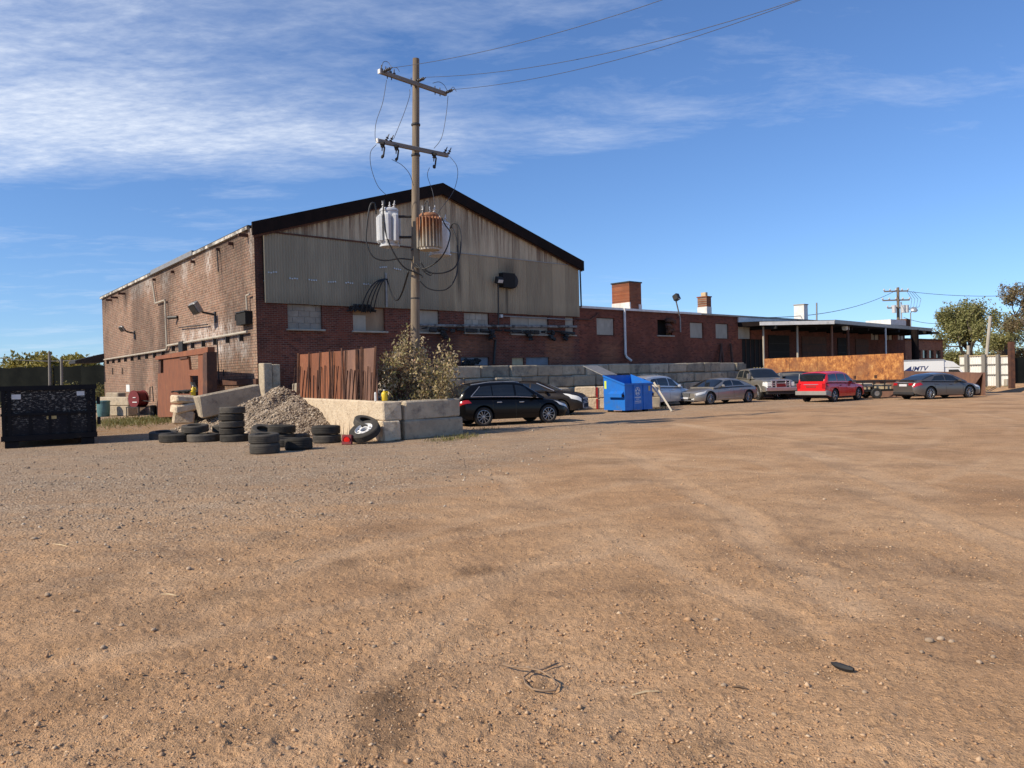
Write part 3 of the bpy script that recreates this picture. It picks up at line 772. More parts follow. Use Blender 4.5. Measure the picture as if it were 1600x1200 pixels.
def wall_holes(name, parent, mat, s0, s1, z0, z1, holes, afn, step=0.45, reveal=0.14, y=0.0, out=-1, mloc=None):
    """wall sheet in local x,z with rectangular openings and their reveals; out = sign of the outward y"""
    cs = sorted(set([s0, s1] + [h for q in holes for h in (q[0], q[1])]))
    cz = sorted(set([z0, z1] + [h for q in holes for h in (q[2], q[3])]))
    def sub(c, lim):
        r = []
        for a, b in zip(c[:-1], c[1:]):
            n = max(1, int(round((b - a) / lim)))
            r += [a + (b - a) * i / n for i in range(n)]
        return r + [c[-1]]
    cs = sub(cs, step); cz = sub(cz, step)
    vs = [(s, y, z) for s in cs for z in cz]; nz = len(cz)
    fs = []
    for i in range(len(cs) - 1):
        for j in range(nz - 1):
            ms, mz = (cs[i] + cs[i + 1]) / 2, (cz[j] + cz[j + 1]) / 2
            if any(q[0] < ms < q[1] and q[2] < mz < q[3] for q in holes): continue
            q = (i * nz + j, (i + 1) * nz + j, (i + 1) * nz + j + 1, i * nz + j + 1)
            fs.append(q if out < 0 else q[::-1])
    mb = MB(); mb.add(vs, fs)
    for q in holes:
        a, b, c, d = q
        yi = y - out * reveal
        mb.add([(a, y, c), (b, y, c), (b, y, d), (a, y, d), (a, yi, c), (b, yi, c), (b, yi, d), (a, yi, d)],
               [(0, 1, 5, 4), (1, 2, 6, 5), (2, 3, 7, 6), (3, 0, 4, 7)])
    o = mb.build(name, mat, parent, mat=mloc)
    me = o.data
    A = {'white': [], 'soot_dark': [], 'patch': []}
    for v in me.vertices:
        r = afn(v.co.x, v.co.z)
        for kk in A: A[kk].append(r.get(kk, 0.0))
    for kk in A:
        a_ = me.attributes.new(kk, 'FLOAT', 'POINT'); a_.data.foreach_set('value', A[kk])
    return o
def rect(fr, x0, y0, x1, y1, yo=0.0):
    a, zt = fr.hit(x0, (y0), yo); b, _ = fr.hit(x1, y0, yo)
    xm = (x0 + x1) / 2
    _, z1 = fr.hit(xm, y0, yo); _, z0 = fr.hit(xm, y1, yo)
    return [min(a, b), max(a, b), z0, z1]
def gauss(s, z, cs, cz, ws, wz): return math.exp(-((s - cs) / ws) ** 2 - ((z - cz) / wz) ** 2)

# front wall: openings later filled with block, board or plywood
front_open = {k: rect(FR, *v) for k, v in {
    'block1': (449, 476, 503, 514), 'ply': (551, 481, 601, 517), 'grey1': (652, 485, 686, 519), 'block2': (725, 489, 764, 520),
    'long': (797, 494, 857, 522), 'narrow': (883, 496, 897, 523), 'low1': (720, 558, 764, 571), 'lowtan': (800, 559, 819, 570), 'low2': (822, 558, 858, 570)}.items()}
pA = rect(FR, 716, 524, 766, 557); pB = rect(FR, 857, 525, 896, 566)
def front_attr(s, z):
    p = 0.0
    for q in (pA, pB):
        if q[0] < s < q[1] and q[2] < z < q[3]: p = 1.0
    so_ = 0.32 * smooth(4.4, 5.3, z) + 0.75 * gauss(s, z, 12.4, 3.4, 0.7, 1.2) + 0.7 * gauss(s, z, 9.6, 3.9, 1.6, 0.6) + 0.55 * gauss(s, z, 2.5, 1.2, 4, 0.6) + 0.5 * gauss(s, z, 0.1, 5, 0.4, 3)
    return {'patch': p, 'soot_dark': min(1, float(so_))}
wall_holes('wall', wh, M['brick_front'], 0.0, S_END, -0.1, Z_CLAD + 0.02, list(front_open.values()), front_attr)
# narrow brick return left of the cladding
wall_holes('wall', wh, M['brick_front'], 0.0, 0.36, Z_CLAD + 0.02, 8.2, [], lambda s, z: {'soot_dark': 0.75}, y=0.0)

def fill_blocks(q, mat, yo=0.125, bw=0.4, bh=0.2, name='window_infill'):
    h = MB().b2((q[0], yo, q[2]), (q[1], yo + 0.05, q[3])).build(name, M['seam'] if False else mat, wh)
    n = max(1, round((q[1] - q[0]) / bw)); mz = max(1, round((q[3] - q[2]) / bh))
    dx, dz = (q[1] - q[0]) / n, (q[3] - q[2]) / mz
    for j in range(mz):
        off = 0.5 * dx * (j % 2)
        xs = sorted(set([q[0], q[1]] + [q[0] + off + i * dx for i in range(n + 1) if q[0] < q[0] + off + i * dx < q[1]]))
        for a, b in zip(xs[:-1], xs[1:]):
            c = ((a + b) / 2, yo - 0.012, q[2] + (j + 0.5) * dz)
            MB().chbox(c, (b - a - 0.012, 0.03, dz - 0.012), 0.006, 0.002).build('block', mat, h)
    return h
def sill(q, parent=wh, mat=None, yo=-0.05):
    return MB().chbox(((q[0] + q[1]) / 2, yo, q[2] - 0.045), (q[1] - q[0] + 0.16, 0.2, 0.08), 0.012, 0.004).build('window_sill', mat or M['board_grey'], parent)
fill_blocks(front_open['block1'], M['block_infill'], bw=0.5, bh=0.28); sill(front_open['block1'])
q = front_open['ply']
pan = MB().b2((q[0], 0.115, q[2]), (q[1], 0.15, q[3])).build('window_board', M['plywood'], wh); sill(q)
MB().b2((q[0] + 0.03, 0.09, q[2] + 0.02), (q[0] + 0.42 * (q[1] - q[0]), 0.113, q[3] - 0.35)).build('patch_board', M['board_grey'], pan)
for kk in ('grey1', 'narrow'):
    q = front_open[kk]; MB().b2((q[0], 0.115, q[2]), (q[1], 0.15, q[3])).build('window_board', M['board_grey'], wh); sill(q)
fill_blocks(front_open['block2'], M['board_grey'], bw=0.45, bh=0.3); sill(front_open['block2'])
q = front_open['long']; mid = (q[0] + q[1]) / 2
for a, b in ((q[0], mid - 0.01), (mid + 0.01, q[1])):
    MB().b2((a, 0.115, q[2]), (b, 0.15, q[3])).build('window_board', M['board_grey'], wh)
sill(q)
for kk, mm in (('low1', 'board_blue'), ('low2', 'board_blue'), ('lowtan', 'tan_board')):
    q = front_open[kk]; MB().b2((q[0], 0.1, q[2]), (q[1], 0.13, q[3])).build('window_board', M[mm], wh)
q = front_open['low1']
jb = MB()
for i in range(14):
    jb.chbox((q[0] + 0.1 + i * 0.075, -0.09 - 0.05 * random.random(), q[2] + 0.1 + random.random() * 0.16), (0.3, 0.2, 0.16), 0.05, 0.03, Matrix.Rotation(random.uniform(0, 3), 3, 'Y'))
jb.build('debris_bundle', M['black'], wh)

# corrugated sheets
vent_s, vent_z = FR.hit(790, 439)
def clad_attr(o, top, s_off=0):
    me = o.data; st = []; so_ = []
    for v in me.vertices:
        s, z = v.co.x, v.co.z
        zr = zroof(s)
        a = max(0.0, 1 - (zr - 0.55 - z) / 2.6) if top else 0.35
        soot_dark = 0.6 * gauss(s, z, vent_s + 0.25, vent_z + 0.6, 0.6, 0.6) if z > vent_z - 0.2 else 0
        sk, zk = 10.65, 8.1                     # dark smoke streak right of the pole
        if z < 9.6: soot_dark = max(soot_dark, 0.95 * math.exp(-((s - sk) / 0.16) ** 2) * max(0, min(1, (z - 5.2) / 1.5)))
        soot_dark = max(soot_dark, 0.55 * math.exp(-((s - sk) / 0.8) ** 2) * math.exp(-((z - 9.2) / 0.9) ** 2))
        soot_dark = max(soot_dark, 0.75 * math.exp(-((s - vent_s) / 0.09) ** 2) * (1 if z < vent_z else 0))
        soot_dark = max(soot_dark, 0.25 * max(0, 1 - (z - 5.2) / 0.5))
        if z < vent_z and abs(s - vent_s) < 0.5: a = 1.6
        st.append(min(1.8, a)); so_.append(soot_dark)
    for n_, A in (('stain', st), ('soot_dark', so_)):
        at_ = me.attributes.new(n_, 'FLOAT', 'POINT'); at_.data.foreach_set('value', A)
def sheet(s0, s1, z0, ztop, y, mat, amp=0.017, per=0.125, rows=10):
    n = max(4, int((s1 - s0) / (per / 6)))
    P = []
    for i in range(n + 1):
        s = s0 + (s1 - s0) * i / n
        ph = s / per * 2 * math.pi
        yy = y - amp * math.tanh(1.8 * math.sin(ph))
        zt = ztop(s)
        P.append([(s, yy, z0 + (zt - z0) * j / rows) for j in range(rows + 1)])
    return MB().grid(P).build('cladding_sheet', mat, wh, smooth='all')
s = 0.36; wS = 0.995; idx = 0
while s < S_END - 0.05:
    e = min(S_END, s + wS)
    green = s < 8.6
    lo = sheet(s, e + 0.03, Z_CLAD - 0.06 + random.uniform(-0.015, 0.015), lambda q: Z_STRIP + 0.0, -0.085 if green else -0.06 - 0.006 * (idx % 2), M['sheet_green'] if green else M['sheet_taupe'])
    clad_attr(lo, False)
    if zroof(e) - 0.3 > Z_STRIP or zroof(s) - 0.3 > Z_STRIP:
        up = sheet(s, e + 0.03, Z_STRIP - 0.03, lambda q: max(Z_STRIP + 0.02, zroof(min(max(q, 0), S_END)) - 0.2), -0.035 - 0.006 * (idx % 2), M['sheet_upper'], amp=0.009)
        clad_attr(up, True)
    s = e; idx += 1
MB().b2((0.34, -0.125, Z_STRIP - 0.02), (8.65, -0.06, Z_STRIP + 0.045)).build('drip_rail', M['rust_dark'], wh)
MB().b2((8.66, -0.1, Z_STRIP - 0.015), (S_END, -0.05, Z_STRIP + 0.02)).build('drip_rail', M['grey_metal'], wh)
# small worn clips on the green sheets
for px, py in ((423, 426), (456, 436), (486, 438), (516, 441), (543, 442), (571, 445), (596, 418), (618, 421)):
    cs_, cz_ = FR.hit(px, py)
    cb = MB()
    for k_ in range(4):
        cb.box((cs_ - 0.14 + 0.11 * k_, -0.112, cz_ + random.uniform(-0.02, 0.03)), (0.07, 0.02, 0.06))
    cb.build('sheet_clip', M['galv'], wh)

# roof, fascia
dirL = Vector((math.cos(LA - FA), math.sin(LA - FA), 0))
def slope_box(sa, za, sb, zb, y0, y1, th, name, mat):
    mb = MB()
    dv = Vector((sb - sa, 0, zb - za)); nrm = Vector((-(zb - za), 0, sb - sa)).normalized()
    vs = []
    for (ss, z_) in ((sa, za), (sb, zb)):
        for dy in (y0, y1):
            base = Vector((ss, 0, z_)) + dirL * dy if dy > 1 else Vector((ss, dy, z_))
            vs += [base, base - Vector((0, 0, th))]
    mb.add(vs, [(0, 4, 6, 2), (1, 3, 7, 5), (0, 1, 5, 4), (2, 6, 7, 3), (0, 2, 3, 1), (4, 5, 7, 6)])
    return mb.build(name, mat, wh)
slope_box(0.02, Z_EAVE + 0.02, S_RIDGE, Z_RIDGE, -0.2, LEN_SIDE, 0.1, 'roof', M['roof_felt'])
slope_box(S_RIDGE, Z_RIDGE, S_END + 0.2, Z_EAVE - 0.03, -0.2, LEN_SIDE, 0.1, 'roof', M['roof_felt'])
slope_box(-0.18, Z_EAVE + 0.04, S_RIDGE, Z_RIDGE + 0.04, -0.3, -0.205, 0.56, 'fascia', M['fascia'])
slope_box(S_RIDGE, Z_RIDGE + 0.04, S_END + 0.24, Z_EAVE + 0.0, -0.3, -0.205, 0.56, 'fascia', M['fascia'])
slope_box(-0.1, Z_EAVE - 0.45, S_RIDGE, Z_RIDGE - 0.41, -0.2, -0.12, 0.14, 'soffit_board', M['rust_dark'])
slope_box(S_RIDGE, Z_RIDGE - 0.41, S_END + 0.2, Z_EAVE - 0.45, -0.2, -0.12, 0.14, 'soffit_board', M['rust_dark'])
# right hand side wall of the tall hall and the gutter pipe on its corner
MB().add([(S_END, 0, 4.5), (S_END + dirL.x * 30, dirL.y * 30, 4.5), (S_END + dirL.x * 30, dirL.y * 30, Z_EAVE - 0.1), (S_END, 0, Z_EAVE - 0.1)], [(0, 1, 2, 3)]).build('wall', M['brick_wing'], wh)
MB().tube([(S_END + 0.1, -0.1, 7.9), (S_END + 0.12, -0.1, 6.6), (S_END + 0.13, -0.1, 5.8)], 0.045).build('gutter_pipe', M['dark_metal'], wh)

# long side wall
ml = Matrix.Rotation(LA - FA, 4, 'Z')
def Lp(px, py, yo=0.0): return FL.hit(px, py, yo)
wspots = [(325, 397, .25, .7), (288, 415, .3, .6), (258, 432, .4, .6), (232, 441, .5, .4), (219, 447, .5, .4), (209, 452, .5, .4), (392, 372, .15, .8), (300, 405, .1, .3)]
wspots = [(*Lp(a, b), c * 1.5, d) for a, b, c, d in wspots]
gr0 = [(Lp(x, y)) for x, y in ((287, 530), (300, 528), (312, 524), (322, 522), (334, 521), (346, 520), (360, 514), (372, 530), (382, 545), (345, 545), (358, 548))]
s_pil = Lp(262, 480)[0]
def side_attr(s, z):
    wv = sum(gauss(s, z, a, b, c, d) for a, b, c, d in wspots) * 1.5
    wv += sum(0.95 * gauss(s, z, a, b, 0.45, 0.42) for a, b in gr0)
    wv += 0.16
    soot_dark = 0.4 * math.exp(-((s - s_pil) / 1.3) ** 2) * smooth(3.0, 7.5, z) + 0.28 * math.exp(-((s - s_pil) / 1.6) ** 2)
    soot_dark += 0.55 * float(smooth(0.5, 0.68, fbm(np.array([s * 0.33]), np.array([z * 0.2]), 400, 3)[0])) + 0.42 * smooth(7.3, 8.0, z) + 0.25 * smooth(25, 31, s) + 0.4 * smooth(0.9, 0.0, z)
    return {'white': min(1, wv), 'soot_dark': float(min(0.8, soot_dark))}
wall_holes('wall', wh, M['brick_side'], 0.0, LEN_SIDE, -0.1, Z_EAVE - 0.12, [], side_attr, step=0.35, out=1, mloc=ml)
def side(mb, name, mat, parent=wh, smooth_=False):
    return mb.build(name, mat, parent, smooth=smooth_, mat=ml)
def sidec(mb, name, mat, par): return mb.build(name, mat, par)
# roof edge flashing in white, with a raised grey stretch
sA, sB, sC = Lp(390, 352)[0], Lp(305, 392)[0], Lp(240, 424)[0]
side(MB().b2((sA, 0.0, 8.27), (sB, 0.13, 8.4)), 'flashing', M['white_worn'])
side(MB().b2((sC, 0.0, 8.26), (LEN_SIDE + 0.1, 0.13, 8.4)), 'flashing', M['white_worn'])
side(MB().b2((sB, -0.05, 8.26), (sC, 0.18, 8.5)), 'flashing', M['grey_metal'])
side(MB().b2((sA - 0.1, -0.05, 8.4), (LEN_SIDE + 0.15, 0.12, 8.44)), 'roof_edge', M['dark_metal'])
side(MB().b2((0.0, 0.0, Lp(410, 597)[1] - 0.1), (7.5, 0.08, Lp(410, 597)[1] + 0.14)), 'base_course', M['rust_dark'])
# stubs of old outlets below the roof edge
for px, py, ln in ((387, 368, 0.8), (364, 381, 0.45), (343, 390, 0.35), (304, 409, 0.4), (272, 425, 0.35), (243, 437, 0.35), (196, 459, 0.9), (184, 465, 0.9), (175, 469, 0.8)):
    s_, z_ = Lp(px, py)
    side(MB().box((s_, ln * 0.25, z_), (0.12, ln * 0.5, 0.13)), 'roof_outlet', M['rust_dark'])
# horizontal pipe with clamps
def side_pipe(a, b, r=0.055, name='pipe', mat='board_grey', off=0.14, br=0):
    (s0, z0), (s1, z1) = Lp(*a), Lp(*b)
    p = side(MB().tube([(s0, off, z0), (s1, off, z1)], r), name, M[mat])
    for i in range(br):
        f = (i + 0.5) / br
        MB().b2((s0 + (s1 - s0) * f - 0.03, 0.0, z0 + (z1 - z0) * f - 0.34), (s0 + (s1 - s0) * f + 0.03, off + 0.03, z0 + (z1 - z0) * f - r)).build('pipe_clamp', M['dark_metal'], p)
    return p
side_pipe((391, 518.5), (266, 540), br=7)
side_pipe((266, 540), (264, 546), 0.06)
side_pipe((264, 546.5), (166, 562), br=9)
side_pipe((262, 470), (265, 545), 0.05, 'conduit')
side_pipe((242, 441), (247, 474), 0.05, 'conduit'); side_pipe((247, 474), (262, 469), 0.05, 'conduit')
side_pipe((344, 391), (346, 425), 0.03, 'conduit', 'dark_metal'); side_pipe((344, 530), (347, 600), 0.03, 'conduit', 'dark_metal')
side_pipe((329, 507), (284, 512), 0.03, 'conduit', 'dark_metal')
side_pipe((390, 462), (391, 484), 0.04, 'conduit'); side_pipe((395, 460), (390, 462), 0.04, 'conduit')
for (px, py) in ((178, 579), (193, 579), (352, 582), (371, 495)):
    side_pipe((px, py - 4), (px, py + 6), 0.035, 'anchor', 'dark_metal', 0.08)
# dark opening box near the corner
s0, z1 = Lp(394, 487); s1, z0 = Lp(380, 509)
bxo = side(MB().b2((s0, -0.05, z0), (s1, 0.30, z1)), 'exhaust_box', M['void'])
MB().b2((s0 - 0.03, 0.0, z1), (s1 + 0.03, 0.34, z1 + 0.04)).build('hood', M['dark_metal'], bxo)
# switch box over the rust gate
s_, z_ = Lp(289, 543); side(MB().chbox((s_, 0.12, z_), (0.75, 0.24, 0.62), 0.02), 'switch_box', M['black'])
# flood lights on the side wall
def side_flood(px, py, size, off):
    s_, z_ = Lp(px, py)
    lamp = side(MB().tube([(s_, 0.0, z_), (s_ + 0.05, off * 0.7, z_ + 0.1), (s_ + 0.12, off, z_ + 0.22)], 0.05), 'flood_light', M['dark_metal'])
    rt = Matrix.Rotation(R(-32), 3, 'X') @ Matrix.Rotation(R(12), 3, 'Z')
    MB().chbox((s_ + 0.1, off + 0.12, z_ + 0.3), (size, size * 0.45, size * 0.9), 0.05, 0, rt).build('lamp_head', M['grey_metal'], lamp)
    MB().chbox(Vector((s_ + 0.1, off + 0.12, z_ + 0.3)) + rt @ Vector((0, size * 0.24, 0)), (size * 0.86, 0.02, size * 0.76), 0.005, 0, rt).build('lens', M['dark_metal'], lamp)
    MB().box((s_, 0.03, z_ - 0.1), (0.2, 0.06, 0.5)).build('bracket', M['dark_metal'], lamp)
side_flood(337, 492, 0.62, 0.75)
side_flood(211, 521, 0.42, 0.6)
s_, z_ = Lp(277, 496); side(MB().tube([(s_ - 0.2, 0.05, z_), (s_ + 0.3, 0.4, z_)], 0.09), 'wall_bracket', M['dark_metal'])
s0, z1 = Lp(203, 601); s1, z0 = Lp(198, 612); side(MB().b2((s0, 0.003, z0), (s1, 0.03, z1)), 'notice_plate', M['sticker_white'])
# black awning at the far end
s_, z_ = Lp(165, 552)
side(MB().add([(LEN_SIDE - 0.2, 0.02, z_), (LEN_SIDE + 2.4, 0.02, z_), (LEN_SIDE + 2.6, 1.9, z_ - 0.5), (LEN_SIDE - 0.2, 1.9, z_ - 0.5), (LEN_SIDE - 0.2, 0.02, z_ - 0.65), (LEN_SIDE + 2.4, 0.02, z_ - 0.65), (LEN_SIDE + 2.6, 1.9, z_ - 0.7), (LEN_SIDE - 0.2, 1.9, z_ - 0.7)],
    [(0, 1, 2, 3), (7, 6, 5, 4), (0, 3, 7, 4), (1, 5, 6, 2), (3, 2, 6, 7), (0, 4, 5, 1)]), 'awning', M['black'])
# back wall so the hall is closed
bk = dirL * LEN_SIDE
MB().add([(bk.x, bk.y, 0), (bk.x + S_END, bk.y, 0), (bk.x + S_END, bk.y, Z_EAVE - 0.1), (bk.x + S_RIDGE, bk.y, Z_RIDGE - 0.1), (bk.x, bk.y, Z_EAVE - 0.1)], [(0, 1, 2, 3, 4)]).build('wall', M['brick_wing'], wh)

# things fixed to the front
s0, z1 = FR.hit(778, 427); s1, z0 = FR.hit(797, 451)
vt = MB().b2((s0, -0.42, z0), (s1, -0.04, z1)).build('vent_box', M['void'], wh)
vh = MB(); vh.lathe([(0.001, 0), (0.36, 0), (0.4, 0.04), (0.4, 0.3), (0.36, 0.34), (0.001, 0.34)], 18, Matrix.Translation((s1 - 0.1, -0.04, (z0 + z1) / 2 - 0.02)) @ Matrix.Rotation(R(90), 4, 'X'))
vh.build('vent_hood', M['black'], vt, smooth=True)
s_, z_ = FR.hit(771, 440); sb_, zb_ = FR.hit(775, 516)
fl = MB().tube([(sb_, -0.2, zb_), (s_ + 0.02, -0.35, z_)], 0.04).build('flood_light', M['dark_metal'], wh)
MB().chbox((s_, -0.45, z_ + 0.02), (0.42, 0.24, 0.36), 0.04, 0, Matrix.Rotation(R(20), 3, 'X')).build('lamp_head', M['black'], fl)
MB().chbox((s_, -0.58, z_ - 0.05), (0.34, 0.03, 0.17), 0.01, 0, Matrix.Rotation(R(20), 3, 'X')).build('lens', M['porcelain'], fl)
s_, z_ = FR.hit(773, 531); s2_, z2_ = FR.hit(770, 569)
MB().tube([(s_, -0.08, z_), (s2_, -0.08, z2_)], 0.055).build('drain_pipe', M['dark_metal'], wh)
# long duct pipe with sagging dirty insulation
sp0, zp0 = FR.hit(652, 509); sp1, zp1 = FR.hit(897, 511)
pipe = MB().tube([(sp0, -0.18, zp0), (sp1, -0.18, zp1)], 0.075, 10).build('heating_pipe', M['pipe_dirty'], wh, smooth=True)
lag = MB(); s = sp0 + 0.1
while s < sp1 - 0.3:
    l_ = random.uniform(0.25, 0.8); hgt = random.uniform(0.05, 0.2)
    lag.chbox((s + l_ / 2, -0.2, zp0 - 0.11 - hgt / 2 + 0.02), (l_, 0.12, hgt), 0.03, 0.03); s += l_ * random.uniform(0.9, 1.5)
lag.build('torn_lagging', M['black'], pipe)
for px in (690, 765, 822, 858, 880):
    s_, z_ = FR.hit(px, 512); jb = MB()
    for i in range(5): jb.chbox((s_ + random.uniform(-0.15, 0.15), -0.22, zp0 - 0.15 - i * 0.1), (0.28, 0.16, 0.14), 0.03, 0.04)
    jb.build('hanging_debris', M['black'], pipe)
sa, za = FR.hit(781, 494); sb, zb = FR.hit(893, 500)
MB().tube([(sa, -0.1, za), (sb, -0.1, zb)], 0.035).build('conduit', M['grey_metal'], wh)
MB().box((sa, -0.1, za), (0.16, 0.14, 0.16)).build('junction_box', M['porcelain'], wh)
# service cables fanning into the plywood opening
sx, zx = FR.hit(601, 437)
mast = MB().b2((sx - 0.05, -0.16, zx - 1.3), (sx + 0.03, -0.09, zx + 0.3)).build('service_bracket', M['grey_metal'], wh)
for i, (ex, ey) in enumerate(((560, 487), (567, 487), (573, 487), (579, 487))):
    se, ze = FR.hit(ex, ey)
    pts = []
    for k_ in range(13):
        t_ = k_ / 12
        pts.append((sx + (se - sx) * (math.sin(t_ * math.pi / 2) ** 0.9), -0.25 - 0.25 * math.sin(t_ * 3.1), zx + (ze - zx) * (1 - math.cos(t_ * math.pi / 2))))
    MB().tube(pts, 0.028, 6).build('service_cable', M['cable'], wh)
q = front_open['ply']; jb = MB()
for i in range(22):
    x0 = q[0] - 0.05 + random.random() * 0.9
    jb.tube([(x0, -0.12 - 0.1 * random.random(), q[3] + 0.12), (x0 + random.uniform(-0.3, 0.3), -0.2, q[3] - 0.05 - 0.2 * random.random()), (x0 + random.uniform(-0.4, 0.4), -0.16, q[3] - 0.1 * random.random()), (x0 + random.uniform(-0.5, 0.5), -0.1, q[3] - 0.2 * random.random())], 0.035, 5)
jb.build('cable_bundle', M['black'], wh)

# ------------------------------------------------------------------ low brick wing
WZ = 5.72; W_END = 66.0
wing = thing('brick_wing', 'long low brick wing with boarded windows and white coping beyond the gable', 'building', mat=FR.mat())
wo_ = {k: rect(FR, *v) for k, v in {'a': (932, 496.5, 960, 524), 'dark': (1027, 500, 1050, 524), 'b': (1078, 503, 1099, 527), 'c': (1118, 504, 1138, 528), 'd': (1153, 505, 1173, 528),
      'e': (1361, 521, 1374, 531), 'f': (1384, 521, 1395, 531), 'g': (1403, 521, 1413, 531), 'door': (1159, 530, 1192, 586)}.items()}
zt_ = wo_['a'][3]; zb_ = wo_['a'][2]
for kk in 'bcd': wo_[kk][2] = zb_ - 0.05; wo_[kk][3] = zt_ - 0.02
wo_['door'][2] = 0.3
pW1 = rect(FR, 935, 530, 962, 562)
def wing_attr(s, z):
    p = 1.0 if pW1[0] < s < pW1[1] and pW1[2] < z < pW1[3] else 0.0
    so_ = 0.35 * gauss(s, z, 29.3, 3.2, 1.0, 1.6) + 0.35 * smooth(5.0, 5.7, z) + 0.5 * smooth(37, 44, s) + 0.25 * gauss(s, z, 21, 2, 1, 2)  # sooty spots, plus a darker stretch along the canopy
    return {'patch': p, 'soot_dark': min(0.85, float(so_))}
wall_holes('wall', wing, M['brick_wing'], S_END, W_END, -0.1, WZ, list(wo_.values()), wing_attr, step=0.6)
for kk in 'abcd':
    q = wo_[kk]; MB().chbox(((q[0] + q[1]) / 2, 0.12, (q[2] + q[3]) / 2), (q[1] - q[0] - 0.06, 0.05, q[3] - q[2] - 0.06), 0.01).build('window_board', M['board_grey'], wing); MB().b2((q[0], 0.135, q[2]), (q[1], 0.15, q[3])).build('window_back', M['void'], wing)
for kk in 'efg':
    q = wo_[kk]; wn = MB().b2((q[0], 0.1, q[2]), (q[1], 0.12, q[3])).build('window', M['board_grey'], wing)
    MB().b2(((q[0] + q[1]) / 2 - 0.04, 0.06, q[2]), ((q[0] + q[1]) / 2 + 0.04, 0.1, q[3])).build('mullion', M['dark_metal'], wn)
q = wo_['dark']; MB().b2((q[0], 0.5, q[2]), (q[1], 0.55, q[3])).build('opening_back', M['void'], wing); sill(q, wing)
jb = MB()
for i in range(12):
    jb.chbox((q[1] - 0.3 + random.uniform(-0.35, 0.4), -0.12, q[2] + random.uniform(0.2, 1.1)), (0.3, 0.26, 0.24), 0.05, 0.04)
jb.build('service_box', M['rust_dark'], wing)
q = wo_['door']; dr = MB().b2((q[0], 0.1, q[2]), (q[1], 0.16, q[3])).build('roller_door', M['void'], wing)
for i in range(9): MB().b2((q[0] + i * 0.62, 0.05, q[2]), (q[0] + i * 0.62 + 0.05, 0.1, q[3])).build('door_rib', M['rust_dark'], dr)
MB().b2((S_END + 0.2, -0.1, WZ), (31.6, 0.5, WZ + 0.13)).build('coping', M['white_trim'], wing)
MB().b2((31.6, -0.12, WZ), (W_END + 0.1, 0.5, WZ + 0.11)).build('coping', M['board_grey'], wing)
MB().b2((S_END, 0.5, WZ - 0.3), (W_END, 26, WZ - 0.2)).build('roof', M['roof_felt'], wing)
MB().add([(W_END, 0, 0), (W_END, 26, 0), (W_END, 26, WZ), (W_END, 0, WZ)], [(0, 1, 2, 3)]).build('wall', M['brick_wing'], wing)
for x0, x1, y0, y1, mm in ((1200, 1232, 524, 560, 'void'), (1252, 1290, 526, 560, 'rust_dark'), (1308, 1322, 528, 560, 'void'), (1336, 1356, 530, 560, 'rust_dark')):  # dark doors, added here to deepen the shade under the canopy
    q = rect(FR, x0, y0, x1, y1); q[2] = 1.2
    dd = MB().b2((q[0], -0.06, q[2]), (q[1], -0.004, q[3])).build('dock_door', M[mm], wing)
    for i in range(1, 5):
        zz_ = q[2] + (q[3] - q[2]) * i / 5; MB().b2((q[0], -0.075, zz_), (q[1], -0.061, zz_ + 0.04)).build('door_rib', M['black'], dd)
# chimneys
def chimney(x0, x1, xm, ytop, ywhite, sback, name='chimney', white_all=False, cap=0.08, flue=False, big=False):
    """x0..xm lit side, xm..x1 front face, standing sback metres behind the wall"""
    sm, zt = FR.hit(xm, ytop, sback); se, _ = FR.hit(x1, ytop, sback)
    _, zw = FR.hit(xm, ywhite, sback)
    wd = se - sm
    # depth of the lit face from its pixel width
    lo_, hi_ = 0.2, 8
    for _ in range(30):
        md = (lo_ + hi_) / 2; p = FR.o + FR.u * sm + FR.w * (sback + md)
        v = p - Vector((0, 0, CAM_H)); pxx = 800 + FPX * v.dot(cR) / v.dot(cF)
        if pxx > x0: lo_ = md
        else: hi_ = md
    dp = lo_
    c = wall_box(MB(), sm, se, sback, sback + dp, WZ - 0.3 if white_all is False else WZ - 0.3, zt)
    o = c.build(name, M['brick_chimney'] if not white_all else M['white_trim'], wing)
    for n_ in ('white', 'soot_dark', 'patch'):
        o.data.attributes.new(n_, 'FLOAT', 'POINT')
    if not white_all:
        wall_box(MB(), sm - 0.02, se + 0.02 if not big else sm + 0.09, sback - 0.02, sback + dp + 0.02, WZ - 0.2, zw).build('white_base', M['white_trim'], o)
        if big:
            wall_box(MB(), se - 0.28, se + 0.02, sback - 0.02, sback + dp, WZ - 0.2, zw - 0.1).build('white_base', M['white_trim'], o)
    wall_box(MB(), sm - 0.05, se + 0.05, sback - 0.05, sback + dp + 0.05, zt, zt + cap).build('chimney_cap', M['dark_metal'] if big else M['brick_chimney'] if not white_all else M['board_grey'], o)
    if flue:
        wall_box(MB(), sm + 0.2 * wd, sm + 0.65 * wd, sback + 0.2 * dp, sback + 0.7 * dp, zt + cap, zt + cap + 0.3).build('flue', M['tan_board'], o)
    return o
def wall_box(mb, x0, x1, y0, y1, z0, z1): return mb.b2((x0, y0, z0), (x1, y1, z1))
for n_ in ('brick_chimney',): pass
chimney(960, 1001.5, 983, 441, 472, 0.05, big=True)
chimney(1093, 1111, 1104, 464, 479, 2.5, flue=True)
chimney(1243, 1262, 1256, 476, 498, 3.0, white_all=True, flue=False)
# downspout
s_, z_ = FR.hit(973.5, 487); sE, zE = FR.hit(975, 559); sF, zF = FR.hit(981, 564)
MB().tube([(s_, -0.12, z_ + 0.2), (s_, -0.12, zE + 0.25), (s_ + 0.06, -0.14, zE + 0.05), (sF, -0.3, zF)], 0.075, 10).build('downspout', M['white_trim'], wing, smooth=True)
